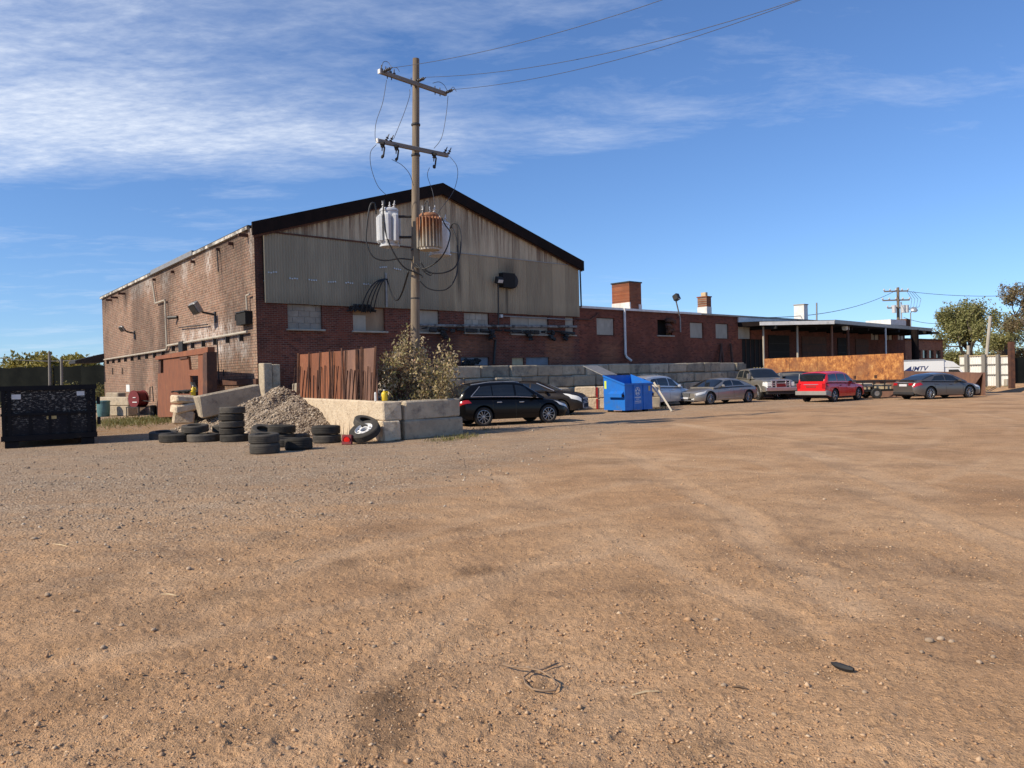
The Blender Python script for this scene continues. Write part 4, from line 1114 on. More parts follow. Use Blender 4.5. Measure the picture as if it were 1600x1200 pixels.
# roof flood light on a bent pole
s_, z_ = FR.hit(1060, 498); s2_, z2_ = FR.hit(1050, 469)
fl = MB().tube([(s_, -0.15, z_ - 0.9), (s_, -0.15, z_), (s2_, -0.3, z2_)], 0.045).build('flood_light', M['grey_metal'], wing)
MB().chbox((s2_, -0.35, z2_ + 0.15), (0.34, 0.4, 0.42), 0.04, 0, Matrix.Rotation(R(-25), 3, 'X')).build('lamp_head', M['dark_metal'], fl)
MB().chbox((s2_ + 0.02, -0.55, z2_ + 0.16), (0.26, 0.02, 0.3), 0.01, 0, Matrix.Rotation(R(-25), 3, 'X')).build('lens', M['porcelain'], fl)
s_, z_ = FR.hit(1276, 500, 1.0); s2_, z2_ = FR.hit(1276, 473, 1.0)
MB().tube([(s_, 1.0, WZ - 0.3), (s2_, 1.0, z2_)], 0.07).build('vent_stack', M['grey_metal'], wing)
sa, za = FR.hit(899, 499); sb, zb = FR.hit(921, 500); sc, zc = FR.hit(934, 489)
MB().tube([(sa, -0.1, za), (sb, -0.1, zb), (sc, -0.1, zc)], 0.04).build('conduit', M['rust_dark'], wing)
# steel bars leaning on the wing
for i, (x0, y0, x1, y1) in enumerate(((1128, 537, 1122, 569), (1127, 537, 1130, 569), (1142, 537, 1144, 569))):
    a = FR.hit(x0, y0, -0.15); b = FR.hit(x1, y1, -0.5)
    bar = MB().tube([FR.mat() @ Vector((b[0], -0.55, b[1] - 0.3)), FR.mat() @ Vector((a[0], -0.12, a[1]))], 0.09, 4).build('steel_bar', M['rust_dark'])
    tag(bar, ['left bar of the dark inverted V leaning on the brick wing', 'right bar of the dark inverted V leaning on the brick wing', 'single dark steel bar leaning on the brick wing beside the door'][i], 'steel bar')
# flat parapet box near the far end
s0, z0 = FR.hit(1392, 508, 1.5); s1, z1 = FR.hit(1423, 501, 1.5)
MB().b2((s0, 1.5, WZ - 0.25), (s1 - 1.2, 4, z1)).build('parapet', M['white_trim'], wing)
MB().b2((s1 - 1.19, 1.48, WZ - 0.25), (s1, 4, z1 + 0.15)).build('parapet', M['rust_dark'], wing)

# further brick building past the wing
far_b = thing('far_building', 'low reddish brick building with small windows beyond the canopy', 'building', mat=FR.mat())
s0, zt = FR.hit(1419, 531, 0); s1, _ = FR.hit(1473, 531, 0)
fo = [[*(rect(FR, x, 550, x + 7, 559)[:2]), 2.6, 3.4] for x in (1432, 1442, 1452, 1463)]
wall_holes('wall', far_b, M['brick_far'], W_END + 0.05, s1, -0.9, zt, fo, lambda s, z: {}, step=1.2, reveal=0.2)
for q in fo: MB().b2((q[0], 0.15, q[2]), (q[1], 0.18, q[3])).build('window', M['glass'], far_b)
MB().b2((W_END + 0.05, -0.15, zt), (s1 + 0.2, 12, zt + 0.15)).build('roof', M['rust_dark'], far_b)
MB().add([(s1, 0, -0.9), (s1, 12, -0.9), (s1, 12, zt), (s1, 0, zt)], [(0, 1, 2, 3)]).build('wall', M['brick_far'], far_b)

# ------------------------------------------------------------------ loading canopy and dock
def toF(p): 
    v = Vector(p) - FR.o; return Vector((v.dot(FR.u), v.dot(FR.w), v.z))
can = thing('loading_canopy', 'flat dark loading canopy on thin posts in front of the brick wing', 'canopy', mat=FR.mat())
cz = 5.05
def atz(px, py, z):
    d = ray(px, py); return Vector((0, 0, CAM_H)) + d * ((z - CAM_H) / d.z)
cA = toF(atz(1187, 508, cz)); cB = toF(Vector((23.5, 55.95, cz))); cC = toF(atz(1456, 518, cz))
poly = [(cA.x, cA.y), (cB.x, cB.y), (cC.x, cC.y), (cC.x, -0.05), (cA.x - 0.6, -0.05)]
def slab(poly, z0, z1):
    n = len(poly); mb = MB()
    vs = [(x, y, z0) for x, y in poly] + [(x, y, z1) for x, y in poly]
    fs = [tuple(range(n))[::-1], tuple(range(n, 2 * n))] + [(i, (i + 1) % n, (i + 1) % n + n, i + n) for i in range(n)]
    return mb.add(vs, fs)
slab(poly, cz - 0.05, cz + 0.28).build('canopy_roof', M['fascia'], can)
def fascia_strip(a, b, z0, z1, th, name, mat, parent):
    a = Vector((a[0], a[1], 0)); b = Vector((b[0], b[1], 0)); d = (b - a).normalized(); n_ = Vector((d.y, -d.x, 0))
    vs = []
    for p in (a, b):
        for o_ in (0.004, th):
            for z in (z0, z1): vs.append((p + n_ * o_) + Vector((0, 0, z)))
    return MB().add(vs, [(0, 4, 5, 1), (2, 3, 7, 6), (0, 2, 6, 4), (1, 5, 7, 3), (0, 1, 3, 2), (4, 6, 7, 5)]).build(name, mat, parent)
fascia_strip((cA.x, cA.y), (cB.x, cB.y), cz - 0.02, cz + 0.24, 0.07, 'canopy_fascia', M['white_trim'], can)
fascia_strip((cB.x, cB.y), (cC.x, cC.y), cz + 0.02, cz + 0.3, 0.06, 'canopy_fascia', M['grey_metal'], can)
MB().b2((cA.x - 0.6, -0.12, cz + 0.28), (cC.x, -0.03, WZ - 0.02)).build('canopy_flashing', M['white_trim'], can)
for i in range(10):
    f = i / 9; x = cA.x + 1 + (cC.x - cA.x - 1.5) * f
    MB().b2((x - 0.09, -2.2 if i < 3 else -3.6, cz - 0.28), (x + 0.09, -0.1, cz - 0.055)).build('beam', M['void'], can)

# dock: rusty steel clad walls
dA = at(1194, 560, 51.6); dB = at(1331, 557, 48.4); dC = at(1412, 553, 46.7); dE = gnd(1540, 618)
dA.z = dB.z = dC.z = 0; dE.z = 0
dock = thing('loading_dock', 'loading dock clad in orange rusted steel plates', 'loading dock')
def plate(a, b, z0a, z1a, z0b, z1b, th, name, mat, parent):
    a = Vector((a[0], a[1], 0)); b = Vector((b[0], b[1], 0)); d = (b - a).normalized(); n_ = Vector((d.y, -d.x, 0))
    vs = []
    for p, z0, z1 in ((a, z0a, z1a), (b, z0b, z1b)):
        for o_ in (0.0, th):
            for z in (z0, z1): vs.append(p + n_ * o_ + Vector((0, 0, z)))
    return MB().add(vs, [(0, 4, 5, 1), (2, 3, 7, 6), (0, 2, 6, 4), (1, 5, 7, 3), (0, 1, 3, 2), (4, 6, 7, 5)]).build(name, mat, parent)
ztop = 2.62
for i_, (f0, f1) in enumerate(((0, 0.3), (0.3, 0.62), (0.62, 1.0))):
    plate(dA + (dB - dA) * (f0 + 0.002), dA + (dB - dA) * (f1 - 0.002), 1.06, ztop - 0.05 + 0.012 * i_, 1.06, ztop - 0.03 + 0.012 * i_, 0.04 + 0.012 * (i_ % 2), 'steel_plate', M['rust_dock'], dock)
plate(dB + (dC - dB) * 0.003, dC, 1.0, ztop, 1.0, ztop + 0.03, 0.065, 'steel_plate', M['rust_dock'], dock)
plate(dA, dC, -0.02, 1.0, -0.02, 1.0, 0.03, 'steel_plate', M['rust_brown'], dock)
plate(dA, dC, 0.94, 1.06, 0.94, 1.06, 0.11, 'steel_beam', M['rust_dark'], dock)
# concrete body of the dock behind the plates
inw = Vector((-0.5, 0.86, 0))
bd = MB()
back = [dA + inw * 0.05, dC + inw * 0.05, dC + FR.u * 14 + FR.w * 3.0, FR.o + FR.u * 58 - FR.w * 0.2, FR.o + FR.u * 37 - FR.w * 0.2]
vs = [Vector((p.x, p.y, -0.1)) for p in back] + [Vector((p.x, p.y, 1.15)) for p in back]
bd.add(vs, [tuple(range(4, -1, -1)), tuple(range(5, 10))] + [(i, (i + 1) % 5, (i + 1) % 5 + 5, i + 5) for i in range(5)])
bd.build('dock_body', M['concrete_grey'], dock)
for px in (1330, 1362, 1394):
    p = at(px, 583 if px > 1340 else 580, 47.6)
    MB().box((p.x, p.y - 0.5, 1.25), (0.1, 0.16, 0.2)).build('lifting_lug', M['rust_dark'], dock)
dD = dC + (dE - dC) * 0.985
plate(dC, dC + (dE - dC) * 0.62, 0.0, 1.56, 0.0, 1.44, 0.04, 'steel_plate', M['rust_brown'], dock)
# end section with a diagonal edge and recessed plates coloured dark to stand for shade
a = dC + (dE - dC) * 0.62; d_ = (dE - dC)
n_ = Vector((d_.y, -d_.x, 0)).normalized()
def PT(f, z, o_=0.0): return dC + d_ * f + n_ * o_ + Vector((0, 0, z))
MB().add([PT(0.62, 0, 0.04), PT(0.77, 0, 0.04), PT(0.975, 1.36, 0.04), PT(0.62, 1.44, 0.04), PT(0.62, 0, 0), PT(0.77, 0, 0), PT(0.975, 1.36, 0), PT(0.62, 1.44, 0)],
         [(0, 1, 2, 3), (7, 6, 5, 4), (0, 4, 5, 1), (1, 5, 6, 2), (2, 6, 7, 3), (3, 7, 4, 0)]).build('steel_plate', M['rust_brown'], dock)
MB().add([PT(0.75, 0, -0.5), PT(0.985, 0, -0.5), PT(0.985, 1.34, -0.5), PT(0.75, 1.34, -0.5)], [(0, 1, 2, 3)]).build('steel_plate', M['rust_dark'], dock)
MB().add([PT(0.975, 1.36, 0.04), PT(0.77, 0.0, 0.04), PT(0.77, 0.0, -0.5), PT(0.975, 1.36, -0.5)], [(0, 1, 2, 3)]).build('steel_plate', M['rust_dark'], dock)
p0 = PT(0.985, 0.68, -0.22)
MB().box((p0.x, p0.y, 0.68), (0.12, 0.5, 1.38), Matrix.Rotation(math.atan2(d_.y, d_.x), 3, 'Z')).build('end_post', M['rust_brown'], dock)
# canopy posts stand on the dock
for px, py0, py1, r_, mt_ in ((1246, 516, 558, 0.075, 'board_grey'), (1300, 516, 557, 0.08, 'rust_brown'), (1325, 517, 556, 0.1, 'rust_dark'), (1384, 520, 556, 0.07, 'galv'), (1430, 520, 562, 0.3, 'fascia'), (1193, 513, 562, 0.07, 'board_grey')):
    f = (px - 1187) / (1456 - 1187)
    yy = cA.y * 0.75 + (cB.y * 0.85 - cA.y * 0.75) * min(1, (px - 1187) / 117)
    s_, _ = FR.hit(px, (py0 + py1) / 2, yy)
    MB().tube([(s_, yy, 1.16 if px != 1193 else 0.0), (s_, yy, cz - 0.05)], r_, 10).build('post', M[mt_], can)
# lamp hanging under the canopy edge
pL = toF(atz(1321, 511, cz - 0.1))
lp = MB().chbox((pL.x, pL.y, cz - 0.12), (0.55, 0.4, 0.45), 0.08, 0.02).build('canopy_lamp', M['white_plastic'], can)
# ------------------------------------------------------------------ concrete block walls
UB, WB = FR.u, FR.w
def block(parent, c, size, mat, rz=FA, ch=0.035, jit=0.018, tilt=None, rnd=random):
    rt = Matrix.Rotation(rz, 3, 'Z')
    if tilt is not None: rt = rt @ tilt
    return MB().chbox((0, 0, 0), size, ch, jit, rt, rnd=rnd).build('block', mat, parent, loc=c)
rw = thing('retaining_block_row', 'grey concrete block retaining wall stepped along the brick front', 'block wall', mat=FR.mat())
def row(y, z, s0, s1, ln, th=0.6, hh=0.585, skip=(), first=0.0, mats=('concrete_grey',)):
    s = s0 + first - ln if first else s0
    i = 0
    while s < s1:
        a, b = max(s, s0), min(s + ln, s1)
        if b - a > 0.25 and i not in skip:
            rt = Matrix.Rotation(R(random.uniform(-1.6, 1.6)), 3, 'Z') @ Matrix.Rotation(R(random.uniform(-0.7, 0.7)), 3, 'Y')
            MB().chbox((0, 0, 0), (b - a - random.uniform(0.03, 0.08), th, hh - random.uniform(0.0, 0.03)), 0.045, 0.025, rt).build('block', M[mats[i % len(mats)]], rw, loc=((a + b) / 2, y + th / 2 + random.uniform(-0.06, 0.06), z + hh / 2))
        s += ln; i += 1
row(-2.45, 1.8, 8.2, 33.0, 1.83, mats=('concrete', 'concrete_grey', 'concrete_grey'))
row(-2.55, 1.2, 8.0, 33.4, 1.83, first=0.9, mats=('concrete_grey', 'concrete_grey', 'concrete'))
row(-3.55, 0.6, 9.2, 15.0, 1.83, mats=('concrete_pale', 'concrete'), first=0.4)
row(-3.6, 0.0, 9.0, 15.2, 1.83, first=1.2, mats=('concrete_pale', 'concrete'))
row(-2.6, 0.6, 15.0, 33.4, 1.83, mats=('concrete_grey', 'concrete_grey'))
row(-2.65, 0.0, 15.2, 33.6, 1.83, first=0.8)
MB().b2((8.0, -2.35, -0.1), (33.4, -0.06, 2.28)).build('backfill', M['gravel_bed'], rw)
MB().b2((9.0, -3.0, -0.1), (15.0, -2.3, 1.05)).build('backfill', M['gravel_bed'], rw)
# short wall of blocks turned towards the sun beside the blue bin
e0 = gnd(899, 640.5); e1 = gnd(951, 639.3)
tw_ = thing('low_block_row', 'low two course wall of pale blocks with a red stripe behind the blue bin', 'block wall', (e0.x, e0.y, 0), math.atan2((e1 - e0).y, (e1 - e0).x))
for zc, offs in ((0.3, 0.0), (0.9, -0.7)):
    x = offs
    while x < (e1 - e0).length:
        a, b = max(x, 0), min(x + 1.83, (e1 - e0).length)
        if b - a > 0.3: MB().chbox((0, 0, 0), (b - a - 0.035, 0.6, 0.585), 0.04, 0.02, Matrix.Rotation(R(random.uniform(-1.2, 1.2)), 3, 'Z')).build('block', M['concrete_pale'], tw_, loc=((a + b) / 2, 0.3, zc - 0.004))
        x += 1.83
for zc in (0.3, 0.9):
    q_ = at(1023, 630, 39.6) - e0; MB().chbox((0, 0, 0), (0.62, 0.6, 0.585), 0.04, 0.02).build('block', M['concrete'], tw_, loc=(Matrix.Rotation(-tw_.rotation_euler.z, 3, 'Z') @ Vector((q_.x, q_.y, 0))) + Vector((0, 0.3, zc - 0.004)))
xs_ = (gnd(926, 639) - e0).length
for zc in (0.02, 0.62): MB().b2((xs_ - 0.05, -0.05, zc), (xs_ + 0.05, -0.022, zc + 0.54)).build('red_stripe', M['red_paint'], tw_)

# lit wall of the gravel bay: concrete slabs running towards the hall, ending in corner blocks
A0 = Vector((-3.87, 23.02, 0)); WD = Vector((-0.557, 0.83, 0)); NRI = Vector((0.83, 0.557, 0))
bay = thing('gravel_bay_barrier', 'sunlit pale concrete bay wall with block end beside the tyres', 'concrete wall')
aw = math.atan2(WD.y, WD.x)
def bay_piece(t0, t1, z0, z1, th=0.6, off=0.0, mat='concrete_pale', jit=0.02):
    c = A0 + WD * ((t0 + t1) / 2) + NRI * (th / 2 + off); c.z = (z0 + z1) / 2
    return block(bay, c, (t1 - t0 - 0.02, th, z1 - z0 - 0.012), M[mat], aw, 0.03, jit)
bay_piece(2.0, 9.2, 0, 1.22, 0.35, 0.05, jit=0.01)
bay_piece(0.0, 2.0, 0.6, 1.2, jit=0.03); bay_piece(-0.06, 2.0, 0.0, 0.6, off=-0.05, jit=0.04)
def fb(s0, s1, z0, z1, mat='concrete', y0=0.0, th=0.6):
    c = A0 + UB * ((s0 + s1) / 2) + WB * (th / 2 + y0); c.z = (z0 + z1) / 2
    return block(bay, c, (s1 - s0 - 0.03, th, z1 - z0 - 0.015), M[mat], FA, 0.04, 0.02)
fb(0.72, 2.9, 0.6, 1.19, y0=-0.06); fb(0.68, 2.97, 0.0, 0.6, y0=-0.08)
for t0 in (0.7, 2.55, 4.4, 6.2):
    for z0 in (0, 0.58):
        c = A0 + UB * 2.68 + WB * (t0 + 0.9); c.z = z0 + 0.29
        block(bay, c, (1.8, 0.58, 0.565), M['concrete'], FA + math.pi / 2)
# back bit of wall and the pale corner post by the hall
hp = thing('corner_buttress', 'pale concrete buttress at the corner of the warehouse', 'buttress', loc=(FR.o.x, FR.o.y, 0), rz=FA)
MB().chbox((0.2, -0.3, 1.32), (0.38, 0.5, 2.64), 0.03, 0.015).build('buttress', M['concrete'], hp)
MB().chbox((0.6, -0.25, 1.3), (0.36, 0.4, 2.6), 0.03, 0.015).build('buttress', M['concrete_grey'], hp)
lw = thing('low_block_row', 'low wall of grey concrete blocks against the foot of the warehouse front', 'block wall', mat=FR.mat())
for i, (s_, z_, l_) in enumerate(((1.65, 0.9, 1.3), (3.1, 0.9, 1.6), (1.6, 1.5, 1.0), (2.95, 1.5, 1.7), (4.8, 1.2, 1.7))):
    MB().chbox((s_, -1.1, z_), (l_ - 0.03, 0.5, 0.58), 0.05, 0.03).build('block', M['concrete_grey'], lw)
for i, (s_, z_, l_) in enumerate(((1.3, 0.95, 1.2), (2.5, 1.0, 1.1), (3.6, 1.02, 1.2))):
    MB().chbox((s_, -2.2, z_), (l_ - 0.03, 0.45, 0.45), 0.06, 0.04).build('block', M['concrete_pale'], lw)
for i, (s_, z_) in enumerate(((4.5, 1.4), (4.2, 1.25), (4.75, 1.6))):
    MB().chbox((s_, -2.4, z_), (0.6, 0.5, 0.55), 0.12, 0.08).build('block', M['concrete_pale'], lw)

# gravel heap: height field against the bay wall with loose stones on it
def heap_h(x, y):
    p = np.stack([x - A0.x, y - A0.y], -1)
    dw = p @ np.array([NRI.x, NRI.y]); al = p @ np.array([WD.x, WD.y])
    uu = p @ np.array([UB.x, UB.y]); vv = p @ np.array([WB.x, WB.y])
    n_ = fbm(x * 1.3, y * 1.3, 14, 4)
    fill = np.where((dw > 0.12) & (vv > 0.15) & (uu < 2.75), 1.14 + 0.16 * (n_ - 0.4) + 0.12 * smooth(0.3, 1.6, dw) * smooth(3, 8, al), 0)
    fill = fill * (1 - smooth(9.0, 10.6, al))
    h = fill
    for cx, cy, r_, hh in ((-8.9, 29.4, 2.9, 1.75), (-8.0, 28.0, 2.6, 1.25), (-10.5, 30.7, 2.8, 1.15), (-12.3, 31.1, 2.2, 0.6), (-8.2, 26.4, 1.8, 0.45)):
        d = np.hypot(x - cx, y - cy) / r_ + (n_ - 0.5) * 0.35
        lobe = hh * np.clip(1 - d, 0, 1) ** 1.0
        lobe = np.minimum(lobe, 1.62 + 0.15 * n_)
        # outside only: the wall stops the heap
        h = np.maximum(h, np.where((dw > 0.05) & (al < 9.0), 0, lobe) if True else lobe)
    return h - 0.03
gx, gy = np.meshgrid(np.linspace(-16.5, 2.0, 190), np.linspace(21.5, 37.0, 170), indexing='ij')
hz = heap_h(gx, gy)
# keep it out of the hall
inside = ((gx - FR.o.x) * (-FR.w.x) + (gy - FR.o.y) * (-FR.w.y) < 0.02)
hz = np.where(inside, -0.05, hz)
Vh = np.stack([gx, gy, hz + (fbm(gx * 5, gy * 5, 8, 3) - 0.5) * 0.09 * (hz > 0.02)], -1).reshape(-1, 3)
ni, nj = gx.shape
I, J = np.meshgrid(np.arange(ni - 1), np.arange(nj - 1), indexing='ij')
b0 = I * nj + J
Fh = np.stack([b0, b0 + nj, b0 + nj + 1, b0 + 1], -1).reshape(-1, 4)
keepf = (hz.ravel()[Fh].max(1) > -0.005)
gp = thing('gravel_heap', 'heap of crushed stone spilling past the pale bay wall', 'gravel heap', (-8.9, 29.3, 0))
used, inv = np.unique(Fh[keepf], return_inverse=True)
hp_o = np_mesh('heap_surface', Vh[used] - np.array([-8.9, 29.3, 0]), inv.reshape(-1, 4).astype(np.int32), M['gravel_bed'], gp, smooth=True)
xs = rng.uniform(-15, -1.5, 130000); ys = rng.uniform(22.5, 34.5, 130000)
hs_ = heap_h(xs, ys)
okk = (hs_ > 0.03) & ((xs - FR.o.x) * (-FR.w.x) + (ys - FR.o.y) * (-FR.w.y) > 0.1)
Ph = np.stack([xs[okk], ys[okk], hs_[okk]], -1) - np.array([-8.9, 29.3, 0])
hstones = scatter('crushed_stone', Ph, rng.gamma(2.4, 0.0085, len(Ph)) + 0.008, M['gravel'], gp, sink=0.3)
tag(hstones, kind='stuff')
def hz_at(x, y): return float(heap_h(np.array([x]), np.array([y]))[0])

# big tilted block and the little stack of broken blocks
bp = at(358, 626, 30.0)
tb = MB().chbox((0, 0, 0), (2.35, 0.8, 0.85), 0.06, 0.04, Matrix.Rotation(FA - 0.1, 3, 'Z') @ Matrix.Rotation(R(-9), 3, 'Y')).build('concrete_block', M['concrete'], loc=bp)
tag(tb, 'large concrete block lying tilted on the gravel by the rusty shield', 'concrete block')
for i, (px, py, wd_, hh) in enumerate(((286, 652, 1.0, 0.52), (288, 637, 1.12, 0.33), (287, 624, 1.08, 0.33))):
    p = at(px, py, 31.0)
    o = MB().chbox((0, 0, 0), (wd_ * 0.78, 0.85, hh), 0.06, 0.05, Matrix.Rotation(FA + 0.15 * i - 0.25, 3, 'Z') @ Matrix.Rotation(R((4, -3, 2)[i]), 3, 'Y')).build('broken_block', M['concrete_pale'], loc=p)
    tag(o, ['tall pale broken block at the bottom of the small stack', 'pale broken block in the middle of the small stack', 'pale broken block on top of the small stack'][i], 'concrete block', 'broken blocks stacked by the rusty shield')
# things lying on that stack
p = at(283, 614.5, 31.0); jb = MB()
for i in range(9):
    a = random.uniform(0, 6.28); jb.tube([(random.uniform(-.3, .3), random.uniform(-.15, .15), 0.0), (random.uniform(-.35, .35), random.uniform(-.2, .2), 0.08), (random.uniform(-.5, .5), random.uniform(-.2, .2), random.uniform(0.05, 0.16))], 0.035, 6)
tag(jb.build('hose_tangle', M['black'], loc=p), 'black tangle of old hose on the broken blocks', 'hose')
def jug(loc, mat, label, h=0.3):
    j = thing('jug', label, 'jug', loc)
    mb = MB(); mb.lathe([(0.001, 0), (0.085, 0), (0.095, 0.02), (0.095, h * 0.62), (0.08, h * 0.78), (0.035, h * 0.9), (0.03, h), (0.001, h)], 14)
    mb.build('body', mat, j, smooth=True)
    MB().tube([(0.06, 0, h * 0.62), (0.12, 0, h * 0.7), (0.1, 0, h * 0.86), (0.03, 0, h * 0.9)], 0.014, 6).build('handle', mat, j)
    MB().lathe([(0.001, h), (0.036, h), (0.036, h + 0.03), (0.001, h + 0.03)], 12).build('cap', M['white_plastic'], j)
    return j
jug(at(302, 619, 31.0) - Vector((0, 0, 0.05)), M['yellow_plastic'], 'yellow plastic bottle standing on the broken blocks', 0.45)

# rusty trench shield standing along the side wall
G0, G1 = at(248, 656, 41.0), at(331, 650, 31.7)
G0.z = G1.z = 0
ga = math.atan2((G1 - G0).y, (G1 - G0).x); GL = (G1 - G0).length
FG = Frame((G0.x, G0.y, 0), ga)
gate = thing('trench_shield', 'rusted steel trench shield panel standing along the side wall', 'trench shield', mat=FG.mat())
def gpx(pts): return [FG.hit(x, y) for x, y in pts]
def gpoly(pts, y0, y1, name, mat, zclamp=True):
    q = [(s, max(z, -0.05)) for s, z in gpx(pts)]
    return MB().prism(q, y0, y1).build(name, M[mat], gate)
gpoly([(247, 562), (247, 557), (330, 542), (330, 552)], -0.14, 0.14, 'top_beam', 'rust')
gpoly([(248, 652), (248, 584), (257, 582.5), (257, 561), (296, 557), (301, 613), (300, 650)], -0.05, 0.05, 'steel_plate', 'rust')
gpoly([(313, 640), (312.5, 554), (324.5, 552), (325, 650)], -0.08, 0.08, 'steel_plate', 'rust')
gpoly([(324.6, 650), (324.6, 552), (331, 550), (332, 650)], -0.2, 0.2, 'end_post', 'rust_dark')
gpoly([(297, 587), (297, 578), (313, 577), (313, 587)], -0.06, 0.06, 'cross_beam', 'rust')
gpoly([(300, 597), (303, 597), (311, 612), (308, 613)], -0.1, 0.02, 'brace', 'black')
gpoly([(247.5, 584), (247.5, 562), (251, 561), (251, 584)], 0.0, 0.16, 'end_post', 'rust_dark')
gpoly([(284, 562), (284, 558), (296, 556), (296, 560)], -0.1, -0.055, 'lifting_pad', 'rust_dark')

# row of rusty steel plates above the bay wall
PA, PB = at(462, 600, 30.9), at(589, 600, 24.2)
PA.z = PB.z = 0
FP = Frame((PA.x, PA.y, 0), math.atan2((PB - PA).y, (PB - PA).x)); PLn = (PB - PA).length
pf = thing('steel_plate_fence', 'fence of upright rusted steel plates with thin stakes above the bay wall', 'steel fence', mat=FP.mat())
edges = [467, 483, 499, 515, 537, 558, 567, 588]
tops = [554, 553, 551, 549.5, 548, 546, 545, 543]
for i in range(7):
    (s0, zt0), (s1, zt1) = FP.hit(edges[i], tops[i]), FP.hit(edges[i + 1], tops[i + 1])
    yo = 0.02 * (i % 2)
    MB().prism([(s0 + 0.02, 1.0), (s1 - 0.02, 1.0), (s1 - 0.02, zt1), (s0 + 0.02, zt0)], yo, yo + 0.03).build('steel_plate', M['rust_brown'] if i > 3 else M['rust'], pf)
for i, (x0, y0, x1, w_) in enumerate(((466, 552, 465, 3), (483, 551, 482, 2.5), (500, 549, 497, 2), (515, 546, 517, 3), (520, 549, 518, 2), (534, 544, 538, 2.5), (540, 547, 538, 2), (557.5, 545, 558, 4), (565, 542, 565, 3.5), (587, 541, 583, 3))):
    (s0, zt), (s1, zb) = FP.hit(x0, y0, -0.05), FP.hit(x1, 614, -0.05)
    r_ = 0.015 * w_
    MB().tube([(s1, -0.07, 1.0), (s0, -0.05, zt)], r_, 4).build('stake', M['rust_dark'], pf)
for i in range(19):
    x0 = 461 + i * 6.6 + random.uniform(-1.2, 1.2)
    if x0 > 586: break
    yt = random.uniform(572, 588) - (x0 - 460) * 0.03
    (s0, zt), (s1, zb) = FP.hit(x0, yt, -0.1), FP.hit(x0 + random.uniform(-3, 3), 612, -0.1)
    MB().tube([(s1, -0.13 - 0.05 * random.random(), 1.0), (s0, -0.06, zt)], random.uniform(0.02, 0.03), 4).build('stake', M['rust_dark'], pf)

# containers on the bay wall
pj = A0 + UB * 0.5 + WB * 0.55; jug((pj.x - 0.08, pj.y - 0.06, 1.2), M['yellow_plastic'], 'yellow plastic jug standing on the concrete blocks by the shrub', 0.32)
tag(MB().lathe([(0.001, 0), (0.035, 0), (0.035, 0.24), (0.02, 0.28), (0.001, 0.28)], 12).build('white_bottle', M['white_plastic'], loc=(pj.x - 0.33, pj.y - 0.2, 1.2)), 'slim white bottle beside the yellow jug on the blocks', 'bottle')

# ------------------------------------------------------------------ tyres
TY = {}
def tyre_mesh(ro, wd, ri, key):
    if key in TY: return TY[key]
    mb = MB(); h = wd / 2
    prof = [(ri, -h * 0.75), (ri + 0.01, -h * 0.9), (ri + (ro - ri) * 0.45, -h), (ro * 0.95, -h * 0.88), (ro * 0.985, -h * 0.72)]
    # tread with grooves
    for k in range(4):
        a = -h * 0.66 + k * h * 0.36
        prof += [(ro, a), (ro, a + h * 0.24), (ro * 0.978, a + h * 0.255), (ro * 0.978, a + h * 0.33)]
    prof = prof[:-2] + [(ro * 0.985, h * 0.72), (ro * 0.95, h * 0.88), (ri + (ro - ri) * 0.45, h), (ri + 0.01, h * 0.9), (ri, h * 0.75), (ri + 0.025, h * 0.5), (ro * 0.9, h * 0.4), (ro * 0.9, -h * 0.4), (ri + 0.025, -h * 0.5)]
    mb.lathe(prof, 40, None, 0, True)
    o = mb.build('tyre', M['rubber'], smooth=True)
    TY[key] = o.data
    col_main.objects.unlink(o); bpy.data.objects.remove(o)
    return TY[key]
def tyre(loc, ro, wd, label, group=None, rot=(0, 0, 0), ri=None):
    me = tyre_mesh(ro, wd, ri or ro * 0.56, (round(ro, 2), round(wd, 2), ri))
    o = bpy.data.objects.new('tyre', me); col_main.objects.link(o)
    o.location = loc; o.rotation_euler = rot
    return tag(o, label, 'tyre', group)
def flat_tyre(xc, ybot, wpx, hpx, label, lvl_z=0.0, tilt=(0, 0), group='discarded tyres by the gravel heap'):
    p = gnd(xc, ybot)
    Y = p.y
    ro = max(0.3, min(0.56, wpx / 2 * Y / FPX * 0.98)); wd = max(0.18, min(0.36, hpx * Y / FPX))
    c = gnd(xc, ybot); d = Vector((c.x, c.y, 0)).normalized()
    pos = Vector((c.x, c.y, 0)) + d * ro * 0.9
    tyre((pos.x, pos.y, gzat(pos.x, pos.y) - 0.012 + wd / 2 + lvl_z), ro, wd, label, group, (R(tilt[0]), R(tilt[1]), random.uniform(0, 6)))
    return pos, ro, wd
flat_tyre(256, 687, 44, 13, 'dark tyre lying flat farthest left behind another flat tyre', tilt=(4, 0))
flat_tyre(277, 691.5, 55, 14, 'tyre lying flat at the left front end of the tyre row')
b_ = flat_tyre(318, 691, 50, 13, 'tyre lying flat left of the five tyre stack with another on it')
tyre((b_[0].x - 0.32, b_[0].y + 0.15, 0.02 + b_[2] * 1.5), 0.42, 0.25, 'tyre resting on a flat tyre left of the five tyre stack', 'discarded tyres by the gravel heap', (R(3), R(-3), 1))
tyre((b_[0].x + 0.42, b_[0].y + 0.75, 0.02 + b_[2] * 1.35), 0.40, 0.24, 'tyre half hidden directly left of the five tyre stack', 'discarded tyres by the gravel heap', (R(-3), R(2), 2))
tyre((b_[0].x + 0.42, b_[0].y + 0.8, 0.11), 0.42, 0.24, 'bottom tyre half hidden directly left of the five tyre stack', 'discarded tyres by the gravel heap', (0, 0, 2))
b_ = gnd(364, 691); d = Vector((b_.x, b_.y, 0)).normalized()
names = ['bottom', 'second from bottom', 'middle', 'fourth from bottom', 'top']
z = -0.01
